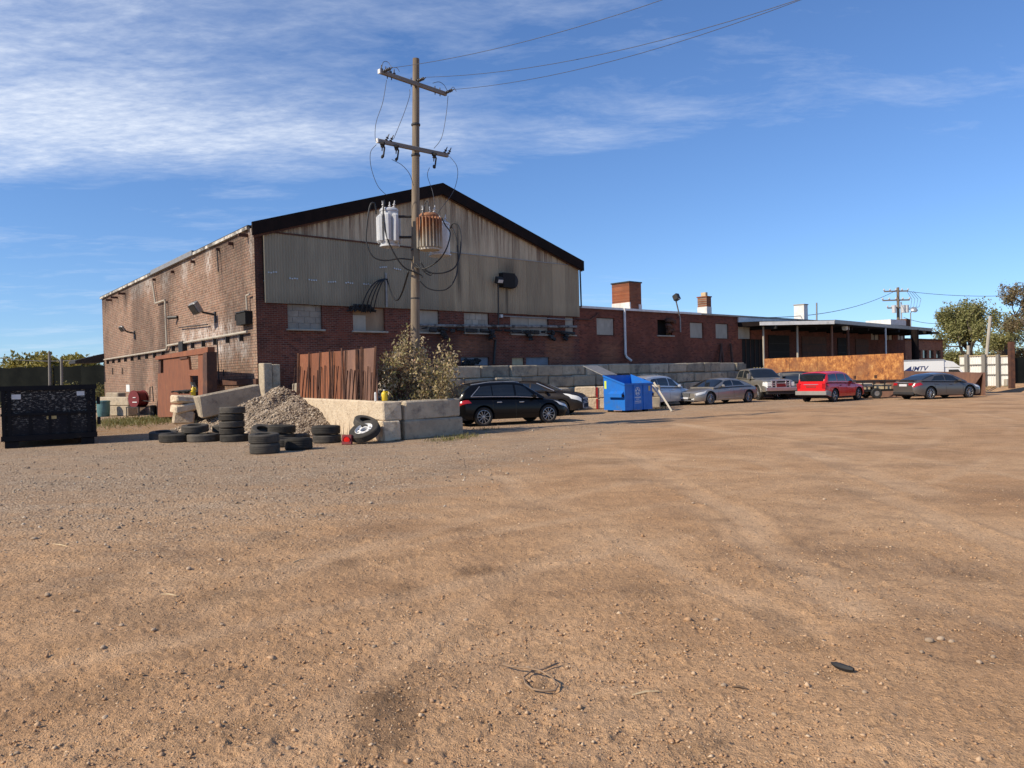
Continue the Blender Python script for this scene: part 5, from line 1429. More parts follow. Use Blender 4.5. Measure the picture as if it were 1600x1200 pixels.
for i, (w_, h_) in enumerate(((44, 12.3), (38, 10.5), (39, 11), (38.5, 11), (39.5, 11.5))):
    ro = w_ / 2 * b_.y / FPX; wd = h_ * b_.y / FPX
    p = b_ + d * 0.4
    tyre((p.x + (0.045, -0.03, -0.01, -0.03, 0.01)[i], p.y + random.uniform(-.03, .03), z + wd / 2), ro, wd, names[i] + ' tyre of the stack of five tyres', 'stack of five tyres', (R((0, 1.5, -1, 1, 1.5)[i]), R((0, -1, 1, 0, -1.5)[i]), i))
    z += wd * 0.985
b_ = gnd(414, 710); d = Vector((b_.x, b_.y, 0)).normalized(); p = b_ + d * 0.36
tyre((p.x, p.y, 0.135), 0.385, 0.29, 'bottom tyre of the nearest pair stacked two high', 'pair of tyres nearest the camera')
tyre((p.x - 0.02, p.y + 0.02, 0.135 + 0.265), 0.395, 0.25, 'top tyre of the nearest pair stacked two high', 'pair of tyres nearest the camera', (R(1.5), R(-2), 1))
flat_tyre(467, 704, 44, 19, 'tilted tyre lying right of the nearest pair', tilt=(-5, 3))
flat_tyre(448, 699, 44, 14, 'dark tyre wedged behind the nearest pair')
b_ = flat_tyre(441, 692, 42, 14, 'low tyre under another behind the nearest pair')
tyre((b_[0].x, b_[0].y, b_[2] * 1.5), 0.42, 0.25, 'tyre lying on another behind the nearest pair', 'discarded tyres by the gravel heap', (R(2), R(2), 1))
flat_tyre(469, 690, 30, 12, 'tyre half hidden beside the foot of the gravel heap')
tyre((b_[0].x - 0.75, b_[0].y + 0.5, 0.3), 0.36, 0.24, 'worn tyre leaning behind the top of the nearest pair', 'discarded tyres by the gravel heap', (R(24), R(10), 0.4))
b_ = gnd(511, 693); d = Vector((b_.x, b_.y, 0)).normalized(); p = b_ + d * 0.4
tyre((p.x, p.y, 0.12), 0.42, 0.25, 'bottom tyre of the pair against the pale bay wall', 'pair of tyres by the bay wall')
tyre((p.x - 0.02, p.y, 0.385), 0.425, 0.27, 'top tyre of the pair against the pale bay wall', 'pair of tyres by the bay wall', (R(1), R(1), 2))
# truck wheel leaning on another tyre at the bay wall
p = gnd(590, 690) + Vector((-0.15, 0.2, 0))
tyre((-4.42, 23.12, 0.56), 0.37, 0.23, 'tyre propped behind the leaning truck wheel', None, (R(16), R(20), 0))
wc = at(570, 674, 22.6)
nW = Vector((-0.22, -0.46, 0.86)).normalized()
tw = thing('truck_wheel', 'truck wheel with white rim leaning against the bay wall', 'wheel', mat=Matrix.Translation(wc) @ nW.to_track_quat('Z', 'Y').to_matrix().to_4x4())
t_ = bpy.data.objects.new('tyre', tyre_mesh(0.46, 0.25, 0.27, 'tw')); col_main.objects.link(t_); t_.parent = tw
rim = MB(); rim.lathe([(0.275, 0.10), (0.262, 0.115), (0.25, 0.06), (0.225, 0.045), (0.2, 0.055), (0.14, 0.075), (0.115, 0.075), (0.11, 0.03), (0.11, -0.05)], 32)
ro_ = rim.build('rim', M['rim_white'], tw, smooth=True)
for k in range(8):
    a = k * math.pi / 4
    MB().lathe([(0.001, 0.068), (0.028, 0.068), (0.028, 0.05)], 10, Matrix.Translation((0.185 * math.cos(a), 0.185 * math.sin(a), 0))).build('hand_hole', M['void'], ro_)
MB().lathe([(0.001, -0.02), (0.112, -0.02)], 20).build('hub_hole', M['void'], ro_)
# red signal lens
p = gnd(541.5, 695)
rl = thing('signal_lamp', 'red round signal lens in a dark square housing among the tyres', 'signal lamp', (p.x, p.y, gzat(p.x, p.y)), R(-12))
MB().chbox((0, 0.06, 0.14), (0.31, 0.1, 0.29), 0.015, 0, Matrix.Rotation(R(-8), 3, 'X')).build('housing', M['red_dark'], rl)
rm = Matrix.Translation((0, 0.004, 0.145)) @ Matrix.Rotation(R(98), 4, 'X')
MB().lathe([(0.001, 0.015), (0.06, 0.012), (0.09, 0.006), (0.095, 0)], 20, rm).build('lens', M['red_lens'], rl, smooth=True)
MB().lathe([(0.097, 0), (0.112, 0.0), (0.112, 0.02), (0.097, 0.02)], 20, rm, 0, True).build('lens_ring', M['red_paint'], rl)

# ------------------------------------------------------------------ utility pole
PX, PY = -3.25, 25.4
top = at(650, 92, 25.4); 
pole = thing('utility_pole', 'tall weathered wooden utility pole carrying three transformers', 'utility pole', (PX, PY, 0))
lean = Vector((top.x - PX, 0, 0)); PH = top.z
def pole_at(z): return Vector((lean.x * z / PH, 0, z))
MB().tube([pole_at(z) - Vector((0, 0, 0.3 if z == 0 else 0)) for z in np.linspace(0, PH, 14)], [0.165 - 0.055 * i / 13 for i in range(14)], 16).build('shaft', M['wood_pole'], pole, smooth=True)
pw = Vector((PX, PY, 0))
def loc(px, py, dy=0.0): return at(px, py, PY + dy) - pw
def arm(x0, y0, x1, y1, name='crossarm', sz=0.13):
    # ends on a line along the facade direction, right end farther away
    a = at((x0 + x1) / 2, (y0 + y1) / 2, PY - 0.2) 
    # solve half length
    def end(px, py, z):
        d = ray(px, py); t = (z - CAM_H) / d.z
        return Vector((0, 0, CAM_H)) + d * t
    A_, B_ = end(x0, y0, a.z), end(x1, y1, a.z)
    dv = (B_ - A_); ang = math.atan2(dv.y, dv.x)
    o = MB().chbox((0, 0, 0), (dv.length, sz * 0.8, sz), 0.012, 0).build(name, M['wood_arm'], pole, loc=(A_ + B_) / 2 - pw, rot=(0, 0, ang))
    MB().box((-dv.length / 2 - 0.03, 0, 0), (0.05, sz * 0.84, sz * 1.04)).build('end_plate', M['white_plastic'], o)
    return o, A_ - pw, B_ - pw
ar1, a1, b1 = arm(594, 112, 697, 147)
ar2, a2, b2 = arm(591, 220, 700, 243)
dirA = (b1 - a1).normalized(); perp = Vector((dirA.y, -dirA.x, 0))
def insul(p, d, n=3, r=0.055, name='insulator', parent=None, mat='insulator'):
    mb = MB(); q = Vector(d).to_track_quat('Z', 'Y').to_matrix().to_4x4()
    L_ = 0.075
    prof = [(0.012, 0)]
    for i in range(n): prof += [(r * 0.45, i * L_), (r, i * L_ + 0.02), (r * 0.9, i * L_ + 0.035), (r * 0.4, i * L_ + 0.05)]
    prof += [(0.02, n * L_), (0.015, n * L_ + 0.08), (0.001, n * L_ + 0.08)]
    mb.lathe(prof, 12, Matrix.Translation(p) @ q)
    return mb.build(name, M[mat], parent or pole, smooth=True)
ends = []
for t_, base in ((0.04, None), (0.98, None)):
    p = a1 + (b1 - a1) * t_ + Vector((0, 0, 0.02))
    for k_ in range(1): insul(p + perp * 0.07, perp + Vector((0.1, 0, 0.05)), 4)
    ends.append(p + perp * 0.45)
pm_ = pole_at(PH - 0.75) + perp * 0.12
insul(pm_, perp, 4); ends.insert(1, pm_ + perp * 0.42)
for t_ in (0.1, 0.16, 0.45, 0.52, 0.82, 0.9):
    p = a1 + (b1 - a1) * t_
    MB().tube([p - Vector((0, 0, 0.14)), p + Vector((0, 0, 0.14))], 0.018, 6).build('bolt', M['dark_metal'], pole)
for t_ in (0.02, 0.08, 0.14, 0.2):
    p = a1 + (b1 - a1) * t_ + Vector((0, 0, 0.07)); insul(p, Vector((0, 0, 1)), 1, 0.05)
# lower arm: fused cut-outs and arresters
cuts = []
for t_ in (0.03, 0.22, 0.76):
    p = a2 + (b2 - a2) * t_ + perp * 0.1 - Vector((0, 0, 0.1))
    co_ = insul(p, Vector((-0.1, 0, -1)), 2, 0.06, 'fuse_cutout')
    MB().chbox(p - Vector((0, 0, 0.0)), (0.16, 0.14, 0.12), 0.03).build('clamp', M['black'], co_)
    MB().tube([p - perp * 0.12 + Vector((0.1, 0, 0)), p + Vector((0.06, 0, -0.12)), p + Vector((0.02, 0, -0.38))], 0.028, 6).build('fuse_tube', M['black'], co_)
    MB().chbox(p - Vector((0.01, 0, 0.4)), (0.1, 0.1, 0.12), 0.03).build('clamp', M['black'], co_)
    cuts.append(p - Vector((0, 0, 0.42)))
for t_ in (0.1, 0.16, 0.94, 1.0):
    p = a2 + (b2 - a2) * t_ + Vector((0, 0, 0.05)) + perp * 0.02; insul(p, Vector((0.4, 0, 0.8)), 2, 0.055)
for z_ in (PH - 2.2, PH - 6.3, PH - 7.9, PH - 3.2):
    p = pole_at(z_); MB().lathe([(0.135, 0), (0.15, 0.02), (0.15, 0.06), (0.135, 0.08)], 16, Matrix.Translation(p)).build('band', M['dark_metal'], pole)
# transformers
def transformer(px, py_top, py_bot, wpx, dy, mat, fins, label, fin_gap=None):
    ptop, pbot = loc(px, py_top, dy), loc(px, py_bot, dy)
    H_ = ptop.z - pbot.z; rr = wpx / 2 * (PY + dy) / FPX
    p = Vector((ptop.x, ptop.y, pbot.z))
    tr = MB(); rb = rr * (0.72 if fins else 1.0)
    tr.lathe([(0.001, 0.03), (rb * 0.96, 0.03), (rb, 0.06), (rb, H_ * 0.9), (rb * 1.06, H_ * 0.9), (rb * 1.06, H_ * 0.94), (rb * 0.9, H_ * 0.98), (rb * 0.45, H_), (0.001, H_)], 28)
    o = tr.build('transformer', mat, pole, smooth=True, loc=p)
    o['label'] = label
    MB().lathe([(rb * 1.02, 0.0), (rb * 1.1, 0.0), (rb * 1.1, 0.05), (rb * 1.02, 0.05)], 28, None, 0, True).build('base_ring', mat, o)
    for k in range(fins):
        a = 2 * math.pi * k / fins
        if fins < 10 and abs(math.sin(a)) < 0.2 and math.cos(a) > 0: continue
        c_ = Vector((math.cos(a), math.sin(a), 0))
        if fins >= 10:
            MB().box(c_ * (rr * 0.86) + Vector((0, 0, H_ * 0.46)), (rr * 0.3, 0.03, H_ * 0.8), Matrix.Rotation(a, 3, 'Z')).build('cooling_fin', mat, o)
        else:
            MB().chbox(c_ * (rr * 0.86) + Vector((0, 0, H_ * 0.46)), (rr * 0.34, rr * 0.52, H_ * 0.74), 0.06, 0, Matrix.Rotation(a, 3, 'Z')).build('radiator', mat, o)
    for k, (bx_, by_) in enumerate(((-0.5, -0.35), (0.55, -0.3), (0.05, 0.2))):
        insul(Vector((bx_ * rb, by_ * rb, H_ * 0.93)), Vector((bx_ * 0.3, by_ * 0.2, 1)), 3, 0.05, 'bushing', o, 'porcelain')
    # hangers to the pole
    for zf in (0.25, 0.78):
        q = pole_at(p.z + H_ * zf) - p
        MB().tube([Vector((0, 0, H_ * zf)) + (Vector((q.x, q.y, 0)).normalized()) * rb * 0.9, Vector((q.x, q.y, H_ * zf))], 0.045, 6).build('hanger', M['dark_metal'], o)
    return o, p, H_, rr
t1 = transformer(607.5, 325, 386, 39, -0.1, M['trans_grey'], 8, 'pale grey transformer with pressed radiators left of the pole')
t2 = transformer(670, 333, 391, 40, -0.62, M['trans_rust'], 22, 'rust streaked finned transformer right of the pole')
t3 = transformer(686, 347, 400, 32, 0.62, M['trans_grey'], 0, 'plain grey transformer behind the rusty one')
# looping leads on the pole
def cab(pts, r=0.022, name='lead', parent=pole, mat='cable', dy=None):
    P = [loc(x, y, d_) for x, y, d_ in pts]
    out = []
    for i in range(len(P) - 1):
        p0 = P[max(i - 1, 0)]; p1 = P[i]; p2 = P[i + 1]; p3 = P[min(i + 2, len(P) - 1)]
        for k in range(6):
            t_ = k / 6
            out.append(0.5 * ((2 * p1) + (p2 - p0) * t_ + (2 * p0 - 5 * p1 + 4 * p2 - p3) * t_ ** 2 + (3 * p1 - p0 - 3 * p2 + p3) * t_ ** 3))
    out.append(P[-1])
    return MB().tube(out, r, 6).build(name, M[mat], parent, smooth='all')
cab([(588, 335, -.3), (585, 318, -.35), (578, 322, -.4), (573, 355, -.45), (573, 380, -.45), (582, 400, -.45), (600, 407, -.4), (625, 404, -.3), (645, 406, -.2)], 0.026)
cab([(601, 322, -.35), (600, 314, -.38), (599, 340, -.5), (605, 372, -.5), (618, 400, -.45), (632, 418, -.35), (648, 425, -.25), (658, 430, -.2), (660, 434, -.2)], 0.026)
cab([(662, 332, -.8), (664, 318, -.85), (668, 315, -.85), (670, 330, -.9)], 0.02)
cab([(664, 318, -.85), (657, 350, -.95), (655, 380, -.9), (653, 390, -.7)], 0.015)
cab([(690, 340, -.3), (696, 352, -.3), (703, 362, -.3), (702, 375, -.35), (696, 392, -.4), (686, 406, -.4), (672, 416, -.4), (660, 420, -.3), (649, 417, -.2)], 0.022)
cab([(703, 357, .4), (708, 349, .3), (716, 353, .25), (720, 368, .2), (719, 395, .1), (712, 416, 0), (698, 425, -.1), (680, 427, -.2), (668, 424, -.2), (657, 410, -.2)], 0.024)
cab([(705, 354, .4), (712, 370, .3), (716, 400, .2), (713, 430, .1), (702, 449, 0), (686, 454, -.1), (668, 450, -.15), (655, 438, -.2)], 0.022)
cab([(650, 412, -.25), (662, 424, -.35), (672, 430, -.3), (674, 426, -.3), (660, 422, -.3)], 0.02)
# thin jumpers between arms
cab([(604, 125, -1.2), (598, 160, -1.2), (588, 190, -1.2), (586, 212, -1.2), (588, 222, -1.2)], 0.009, 'jumper', pole, 'wire')
cab([(640, 140, -.3), (640, 150, -.4), (632, 175, -.8), (620, 205, -.9), (615, 217, -.9)], 0.009, 'jumper', pole, 'wire')
cab([(700, 150, .8), (697, 180, .8), (690, 215, .7), (678, 232, .6)], 0.009, 'jumper', pole, 'wire')
cab([(588, 226, -1.1), (579, 238, -1.0), (580, 262, -.8), (590, 290, -.6), (604, 305, -.4)], 0.009, 'jumper', pole, 'wire')
cab([(612, 249, -.9), (628, 258, -.8), (640, 272, -.5), (646, 290, -.3)], 0.009, 'jumper', pole, 'wire')
cab([(702, 244, 1.0), (713, 258, .9), (715, 275, .8), (708, 300, .6), (690, 325, .5), (682, 338, .5)], 0.009, 'jumper', pole, 'wire')
cab([(671, 262, .4), (668, 275, .3), (676, 300, .1), (680, 325, .1)], 0.009, 'jumper', pole, 'wire')
cab([(596, 108, -1.2), (599, 97, -1.2), (606, 97, -1.1), (612, 105, -1.2), (620, 106, -1.2), (624, 112, -1.2)], 0.009, 'jumper', pole, 'wire')
cab([(676, 130, .3), (686, 128, .4), (694, 133, .6), (700, 142, .8), (708, 136, .8), (713, 143, .8)], 0.009, 'jumper', pole, 'wire')
# drop cable to the hall bracket
tgt = FR.mat() @ Vector((sx, -0.2, zx)) - pw
st_ = loc(638, 425, -0.25)
pts = []
for k in range(15):
    t_ = k / 14; p = st_.lerp(tgt, t_); p.z -= 0.95 * math.sin(math.pi * t_); pts.append(p)
MB().tube(pts, 0.035, 6).build('drop_cable', M['cable'], pole, smooth='all')
for (x0, y0, x1, y1) in ((640, 380, 640, 450),):
    MB().b2(tuple(pole_at(7.0) + Vector((-0.06, -0.22, 0))), tuple(pole_at(7.0) + Vector((0.1, -0.17, -1.5)))).build('cable_guard', M['dark_metal'], pole)

# power lines leading out of the frame to a pole behind the photographer
def span(p0, mid_px, depth, label, ext=2.6):
    pm = at(mid_px[0], mid_px[1], depth)
    d = pm - p0; pe = p0 + d * ext; 
    pe.z = p0.z + 1.3
    pts = []
    k = (pm.z - (p0.z + (pe.z - p0.z) / ext)) / ((1 / ext) * (1 - 1 / ext))
    for i in range(37):
        t_ = i / 36
        p = p0.lerp(pe, t_); p.z += k * t_ * (1 - t_); pts.append(p)
    o = MB().tube(pts, 0.008, 5).build('power_line', M['wire'], smooth='all')
    return tag(o, label, 'power line', 'overhead power lines')
E = [p + pw for p in ends]
span(E[0], (1034, 0), 18.5, 'thin overhead wire leaving the left end of the top crossarm')
span(E[1], (1252, -2), 16.5, 'thin overhead wire leaving the middle of the pole top')
span(E[2], (1248, 1), 16.8, 'thin overhead wire leaving the right end of the top crossarm')

# ------------------------------------------------------------------ foliage
def leaves(P, size, aspect=0.5, up=0.3, droop=0.0):
    n = len(P)
    d = rng.normal(0, 1, (n, 3)); d[:, 2] += up; d[:, 2] -= droop; d /= np.linalg.norm(d, axis=1)[:, None]
    o = rng.normal(0, 1, (n, 3)); sd = np.cross(d, o); sd /= np.linalg.norm(sd, axis=1)[:, None]
    nn = np.cross(d, sd)
    L_ = (size * rng.uniform(0.6, 1.4, n))[:, None]
    a = P; b = P + d * L_ * 0.5 + sd * L_ * aspect * 0.5 + nn * L_ * 0.08; c = P + d * L_; e = P + d * L_ * 0.5 - sd * L_ * aspect * 0.5 + nn * L_ * 0.08
    Vv = np.stack([a, b, c, e], 1).reshape(-1, 3)
    Ff = (np.arange(n) * 4)[:, None] + np.array([0, 1, 2, 3])[None]
    return Vv, Ff
def limb(mb, p, d, L_, r, depth, tips, spread=0.6, n=5, gnarl=0.16, kids=(2, 3), shrink=0.72):
    pts = [Vector(p)]; dd = Vector(d).normalized()
    for i in range(n):
        dd = (dd + Vector((random.gauss(0, gnarl), random.gauss(0, gnarl), random.gauss(0.03, gnarl * 0.6)))).normalized()
        pts.append(pts[-1] + dd * (L_ / n))
        if depth <= 1: tips.append(pts[-1].copy())
    mb.tube(pts, [r * (1 - 0.55 * i / n) for i in range(n + 1)], 6 if depth < 2 else 8)
    if depth > 0:
        for k in range(random.randint(*kids)):
            t_ = random.uniform(0.45, 1.0); q = pts[min(n, int(t_ * n))]
            nd = (dd + Vector((random.gauss(0, spread), random.gauss(0, spread), random.gauss(0.12, spread * 0.6)))).normalized()
            limb(mb, q, nd, L_ * shrink * random.uniform(0.75, 1.15), r * 0.5, depth - 1, tips, spread, n, gnarl, kids, shrink)
def tree(name, label, base, trunk_h, r, L_, depth, nleaf, lsize, clump_r, mat, group=None, spread=0.6, nlimb=5, lean_=(0, 0), droop=0.0, cat='tree', crown_flat=1.0, kids=(2, 3)):
    t = thing(name, label, cat, base, 0, group)
    mb = MB(); tips = []
    pts = [Vector((0, 0, -0.1))]
    for i in range(5): pts.append(Vector((lean_[0] * (i + 1) / 5 + random.gauss(0, r * 0.3), lean_[1] * (i + 1) / 5, trunk_h * (i + 1) / 5)))
    mb.tube(pts, [r * (1.2 - 0.09 * i) for i in range(6)], 10)
    for k in range(nlimb):
        a = 2 * math.pi * k / nlimb + random.uniform(-0.4, 0.4)
        z_ = random.uniform(0.6, 1.0)
        q = pts[0].lerp(pts[-1], z_)
        limb(mb, q, (math.cos(a) * 0.75, math.sin(a) * 0.75, random.uniform(0.5, 1.1) * crown_flat), L_ * random.uniform(0.75, 1.2), r * 0.55, depth, tips, spread, kids=kids)
    limb(mb, pts[-1], (0, 0, 1), L_, r * 0.6, depth, tips, spread, kids=kids)
    mb.build('trunk', M['bark'], t, smooth='all')
    T = np.array([tuple(p) for p in tips])
    k = rng.integers(0, len(T), nleaf)
    off = rng.normal(0, 1, (nleaf, 3)); off /= np.linalg.norm(off, axis=1)[:, None]
    P = T[k] + off * (clump_r * rng.uniform(0, 1, nleaf) ** 0.5)[:, None]
    Vv, Ff = leaves(P, lsize, 0.6, 0.1, droop)
    cr = np_mesh('crown', Vv, Ff, mat, t)
    return t
# shrub beside the pole, dry autumn leaves
sb = thing('shrub', 'dry leafy shrub with tan and green leaves growing round the pole foot', 'shrub', (PX, PY, 1.0))
mb = MB(); tips = []
for i in range(34):
    px = random.choice([random.uniform(598, 640), random.uniform(640, 712), random.uniform(650, 700)])
    ht = random.uniform(0.8, 2.2) * (1.0 if px < 690 else 0.75)
    q = loc(px, 620, random.uniform(-0.9, 0.9)); q.z = 0.05
    tip_off = Vector((random.gauss(0, 0.22), random.gauss(0, 0.25), 0))
    pts = [q + tip_off * (k / 6) ** 1.5 + Vector((0, 0, ht * k / 6)) for k in range(7)]
    mb.tube(pts, [0.016 - 0.0018 * k for k in range(7)], 5)
    for k in range(1, 7):
        for _ in range(3):
            c_ = pts[k] + Vector((random.gauss(0, 0.12), random.gauss(0, 0.12), random.gauss(0, 0.06)))
            tips.append(c_)
for px, zt in ((631, 2.45), (635, 2.1), (622, 1.9), (608, 1.6), (599, 1.4), (690, 1.9), (703, 1.5)):
    q = loc(px, 620, random.uniform(-0.5, 0.1)); q.z = 0.05
    pts = [q + Vector((0.1 * math.sin(k), 0, zt * k / 8)) for k in range(9)]
    mb.tube(pts, [0.022 - 0.002 * k for k in range(9)], 5)
    for k in range(3, 9):
        for _ in range(5): tips.append(pts[k] + Vector((random.gauss(0, 0.1), random.gauss(0, 0.1), random.gauss(0, 0.08))))
mb.build('stem', M['twig'], sb)
q = loc(625, 618, -0.2); q.z = 0
MB().tube([(q.x, q.y, 0), (q.x + 0.01, q.y, 1.35)], 0.085, 8).build('post_stub', M['rust_dark'], sb)
T = np.array([tuple(p) for p in tips]); n = 5200
P = T[rng.integers(0, len(T), n)] + rng.normal(0, 0.085, (n, 3))
P = P[P[:, 2] > 0.02]
Vv, Ff = leaves(P, 0.115, 0.45, -0.5, 0.15)
np_mesh('foliage', Vv, Ff, M['leaf_dry'], sb)

# trees on the right
def tbase(px, Y, z=0.0): 
    p = at(px, 560, Y); return (p.x, p.y, z)
tree('cottonwood_tree', 'broad olive green tree standing behind the white fence', tbase(1515, 84), 3.6, 0.3, 2.9, 3, 22000, 0.22, 0.78, M['leaf_olive'], spread=0.5, nlimb=7, crown_flat=1.15)
tree('thin_tree', 'taller thin leaved tree cut off by the right edge of the picture', tbase(1615, 80), 4.8, 0.26, 3.0, 3, 10000, 0.2, 0.55, M['leaf_brown'], spread=0.6, nlimb=6)
tree('cottonwood_tree', 'smaller pale tree between the olive tree and the right edge', tbase(1572, 96), 3.6, 0.24, 2.7, 3, 11000, 0.22, 0.7, M['leaf_olive'], spread=0.6, nlimb=5, crown_flat=0.7)
def bush(name, label, c, rx, ry, rz_, n, ls, mat, group=None, cat='bush'):
    t = thing(name, label, cat, c, 0, group)
    nb = 16
    cen = np.stack([rng.uniform(-0.75, 0.75, nb) * rx, rng.uniform(-0.7, 0.7, nb) * ry, rng.uniform(0.3, 0.72, nb) * rz_], -1)
    cen[:, 2] *= 1 - 0.35 * np.abs(cen[:, 0] / rx)
    k = rng.integers(0, nb, n)
    off = rng.normal(0, 1, (n, 3)); off /= np.linalg.norm(off, axis=1)[:, None]
    rad = rng.uniform(0.2, 0.42, nb)
    P = cen[k] + off * (rad[k] * rng.uniform(0.55, 1.1, n))[:, None] * np.array([rx * 0.75, ry * 0.75, rz_ * 0.75])
    P = P[P[:, 2] > 0.0]
    Vv, Ff = leaves(P, ls, 0.6, 0.2)
    np_mesh('crown', Vv, Ff, mat, t)
    mb = MB()
    for i in range(7):
        q = Vector(cen[i]); mb.tube([(q.x * 0.3, q.y * 0.3, -0.1), tuple(q * 0.6), tuple(q)], [0.07, 0.05, 0.02], 5)
    mb.build('trunk', M['bark'], t)
    return t
bushes = [(1448, 100, 6, 4.6, 'leaf_olive', 'olive bush rising behind the far brick building'), (1492, 104, 6.5, 4.6, 'leaf_brown', 'brownish bush below the left of the olive tree'), (1535, 108, 7, 4.4, 'leaf_brown', 'brown autumn bush below the leaning pale pole'), (1578, 104, 6.5, 5.4, 'leaf_olive', 'green bush behind the tall brown post'), (1622, 100, 7, 5.0, 'leaf_brown', 'brown bush cut off by the right edge')]
for px, Y, rx, rz_, mt_, lb in bushes:
    bush('bush', lb, tbase(px, Y), rx, 3, rz_, 7000, 0.24, M[mt_], 'bushes beyond the white fence')
# trees and screen fence on the far left
bush('yellow_tree', 'rounded yellow green tree left above the dark screen fence', tbase(48, 88), 5.0, 4, 6.2, 9000, 0.4, M['leaf_yellow'], 'round trees above the dark screen', 'tree')
bush('yellow_tree', 'rounded yellow green tree right above the dark screen fence', tbase(104, 86), 4.6, 4, 6.6, 10000, 0.4, M['leaf_yellow'], 'round trees above the dark screen', 'tree')
bush('yellow_tree', 'low green tree showing under the black awning', tbase(152, 88), 3.4, 3, 5.2, 6000, 0.36, M['leaf_olive'], 'round trees above the dark screen', 'tree')
bush('bare_tree', 'dark bare tree at the left edge of the picture', tbase(-4, 90), 2.8, 3, 7.0, 2200, 0.22, M['leaf_brown'], None, 'tree')
sfz = at(80, 573, 72).z
sf = thing('screen_fence', 'dark mesh privacy screen fence on the far left', 'fence', (at(80, 600, 72).x, 72, 0))
x_ = -26.0
while x_ < 26:
    P = [[(x_ + 2.6 * i / 8, 0.05 * math.sin(i * 0.9 + x_), sfz * j / 6 + (0.06 * math.sin(i + x_) if j == 6 else 0)) for j in range(7)] for i in range(9)]
    MB().grid(P).build('screen_panel', M['screen_mesh'], sf, smooth='all')
    MB().tube([(x_, 0.12, -0.1), (x_, 0.12, sfz + 0.15)], 0.05, 6).build('fence_post', M['dark_metal'], sf)
    x_ += 2.62
for px, yt, Y, lb in ((77, 549, 62, 'pale slim pole before the dark screen fence, the taller one'), (96, 561, 60, 'pale slim pole before the dark screen fence, the shorter one')):
    b_ = at(px, 600, Y); t_ = at(px, yt, Y)
    tag(MB().tube([(b_.x, b_.y, -0.1), (t_.x, t_.y, t_.z)], 0.1, 8).build('slim_pole', M['post_grey'], smooth=True), lb, 'pole')
for px, Y, rx, rz_, lb in ((108, 58, 0.9, 2.7, 'small yellow green sapling before the dark screen fence'), (158, 60, 1.1, 2.6, 'scrubby weed bush against the far corner of the warehouse'), (30, 60, 1.5, 1.6, 'low dry weeds before the left part of the screen fence')):
    bush('weed_bush', lb, tbase(px, Y), rx, 0.8, rz_, 900, 0.14, M['leaf_grass'], 'weeds before the screen fence')
# low dry grass by the rusty shield
gx_ = rng.normal(-18.6, 1.6, 5000); gy_ = rng.normal(38.5, 2.6, 5000)
okk = ((gx_ - FL.o.x) * FL.w.x + (gy_ - FL.o.y) * FL.w.y > 0.2)
P = np.stack([gx_[okk], gy_[okk], np.zeros(okk.sum())], -1)
Vv, Ff = leaves(P, 0.2, 0.12, 1.6)
gr = np_mesh('grass', Vv, Ff, M['leaf_grass']); tag(gr, 'low dry grass and weeds by the hose reel', 'grass', kind='stuff')
P = []
for px, py in ((700, 688), (712, 686), (725, 684), (735, 682), (690, 690), (1032, 640), (1030, 637), (760, 672), (1545, 606), (1535, 610), (1575, 604)):
    g_ = gnd(px, py); P += [(g_.x + random.gauss(0, 0.25), g_.y + random.gauss(0, 0.15), 0.0) for _ in range(90)]
Vv, Ff = leaves(np.array(P), 0.13, 0.12, 1.4)
tag(np_mesh('weeds', Vv, Ff, M['leaf_grass']), 'tufts of weeds at the foot of the blocks', 'weeds', kind='stuff')

# ------------------------------------------------------------------ left side things
# black roll-off container
cA_, cB_ = gnd(4, 701.5), gnd(151, 695.5)
dv = cB_ - cA_; ang = R(32); Lc = 2.56
Hc = 1.88
con = thing('roll_off_container', 'scratched black steel roll off container at the left edge', 'container', (cA_.x, cA_.y, 0), ang)
MB().b2((0, 0, 0.28), (Lc, 0.05, Hc)).build('front_wall', M['bin_scratched'], con)
MB().b2((0, 3.95, 0.28), (Lc, 4.0, Hc)).build('back_wall', M['bin_black'], con)
MB().b2((0, 0.05, 0.28), (0.05, 3.95, Hc)).build('side_wall', M['bin_black'], con)
MB().b2((Lc - 0.05, 0.05, 0.28), (Lc, 3.95, Hc)).build('side_wall', M['bin_black'], con)
MB().b2((0.05, 0.05, 0.2), (Lc - 0.05, 3.95, 0.28)).build('floor', M['bin_black'], con)
for (a, b) in (((-0.05, -0.06, Hc - 0.1), (Lc + 0.05, 0.06, Hc + 0.05)), ((-0.05, 3.94, Hc - 0.1), (Lc + 0.05, 4.06, Hc + 0.05))):
    MB().b2(a, b).build('top_rail', M['bin_black'], con)
for x in (-0.05, Lc - 0.05):
    MB().b2((x, 0.06, Hc - 0.1), (x + 0.1, 3.94, Hc + 0.04)).build('top_rail', M['bin_black'], con)
MB().b2((-0.03, -0.06, 1.0), (Lc + 0.03, 0.0, 1.08)).build('mid_rail', M['bin_black'], con)
MB().b2((-0.03, -0.08, 0.22), (Lc + 0.03, 0.0, 0.38)).build('bottom_rail', M['bin_black'], con)
for x in (0.0, 0.16, Lc - 0.24, Lc - 0.08):
    MB().b2((x, -0.055, 0.385), (x + 0.09, 0.0, Hc - 0.105)).build('corner_rib', M['bin_black'], con)
for x in np.linspace(0.75, Lc - 0.75, 3):
    MB().b2((x - 0.04, -0.035, 0.385), (x + 0.04, 0.0, 0.995)).build('rib', M['bin_black'], con)
for z_ in (0.62, 1.28):
    hg = MB().b2((Lc + 0.05, -0.04, z_), (Lc + 0.14, 0.16, z_ + 0.24)).build('hinge', M['bin_black'], con)
for y_ in (0.6, 3.0):
    MB().b2((0.15, y_, -0.01), (0.32, y_ + 0.4, 0.2)).build('skid', M['rust_dark'], con); MB().b2((Lc - 0.5, y_, -0.01), (Lc - 0.33, y_ + 0.4, 0.2)).build('skid', M['rust_dark'], con)
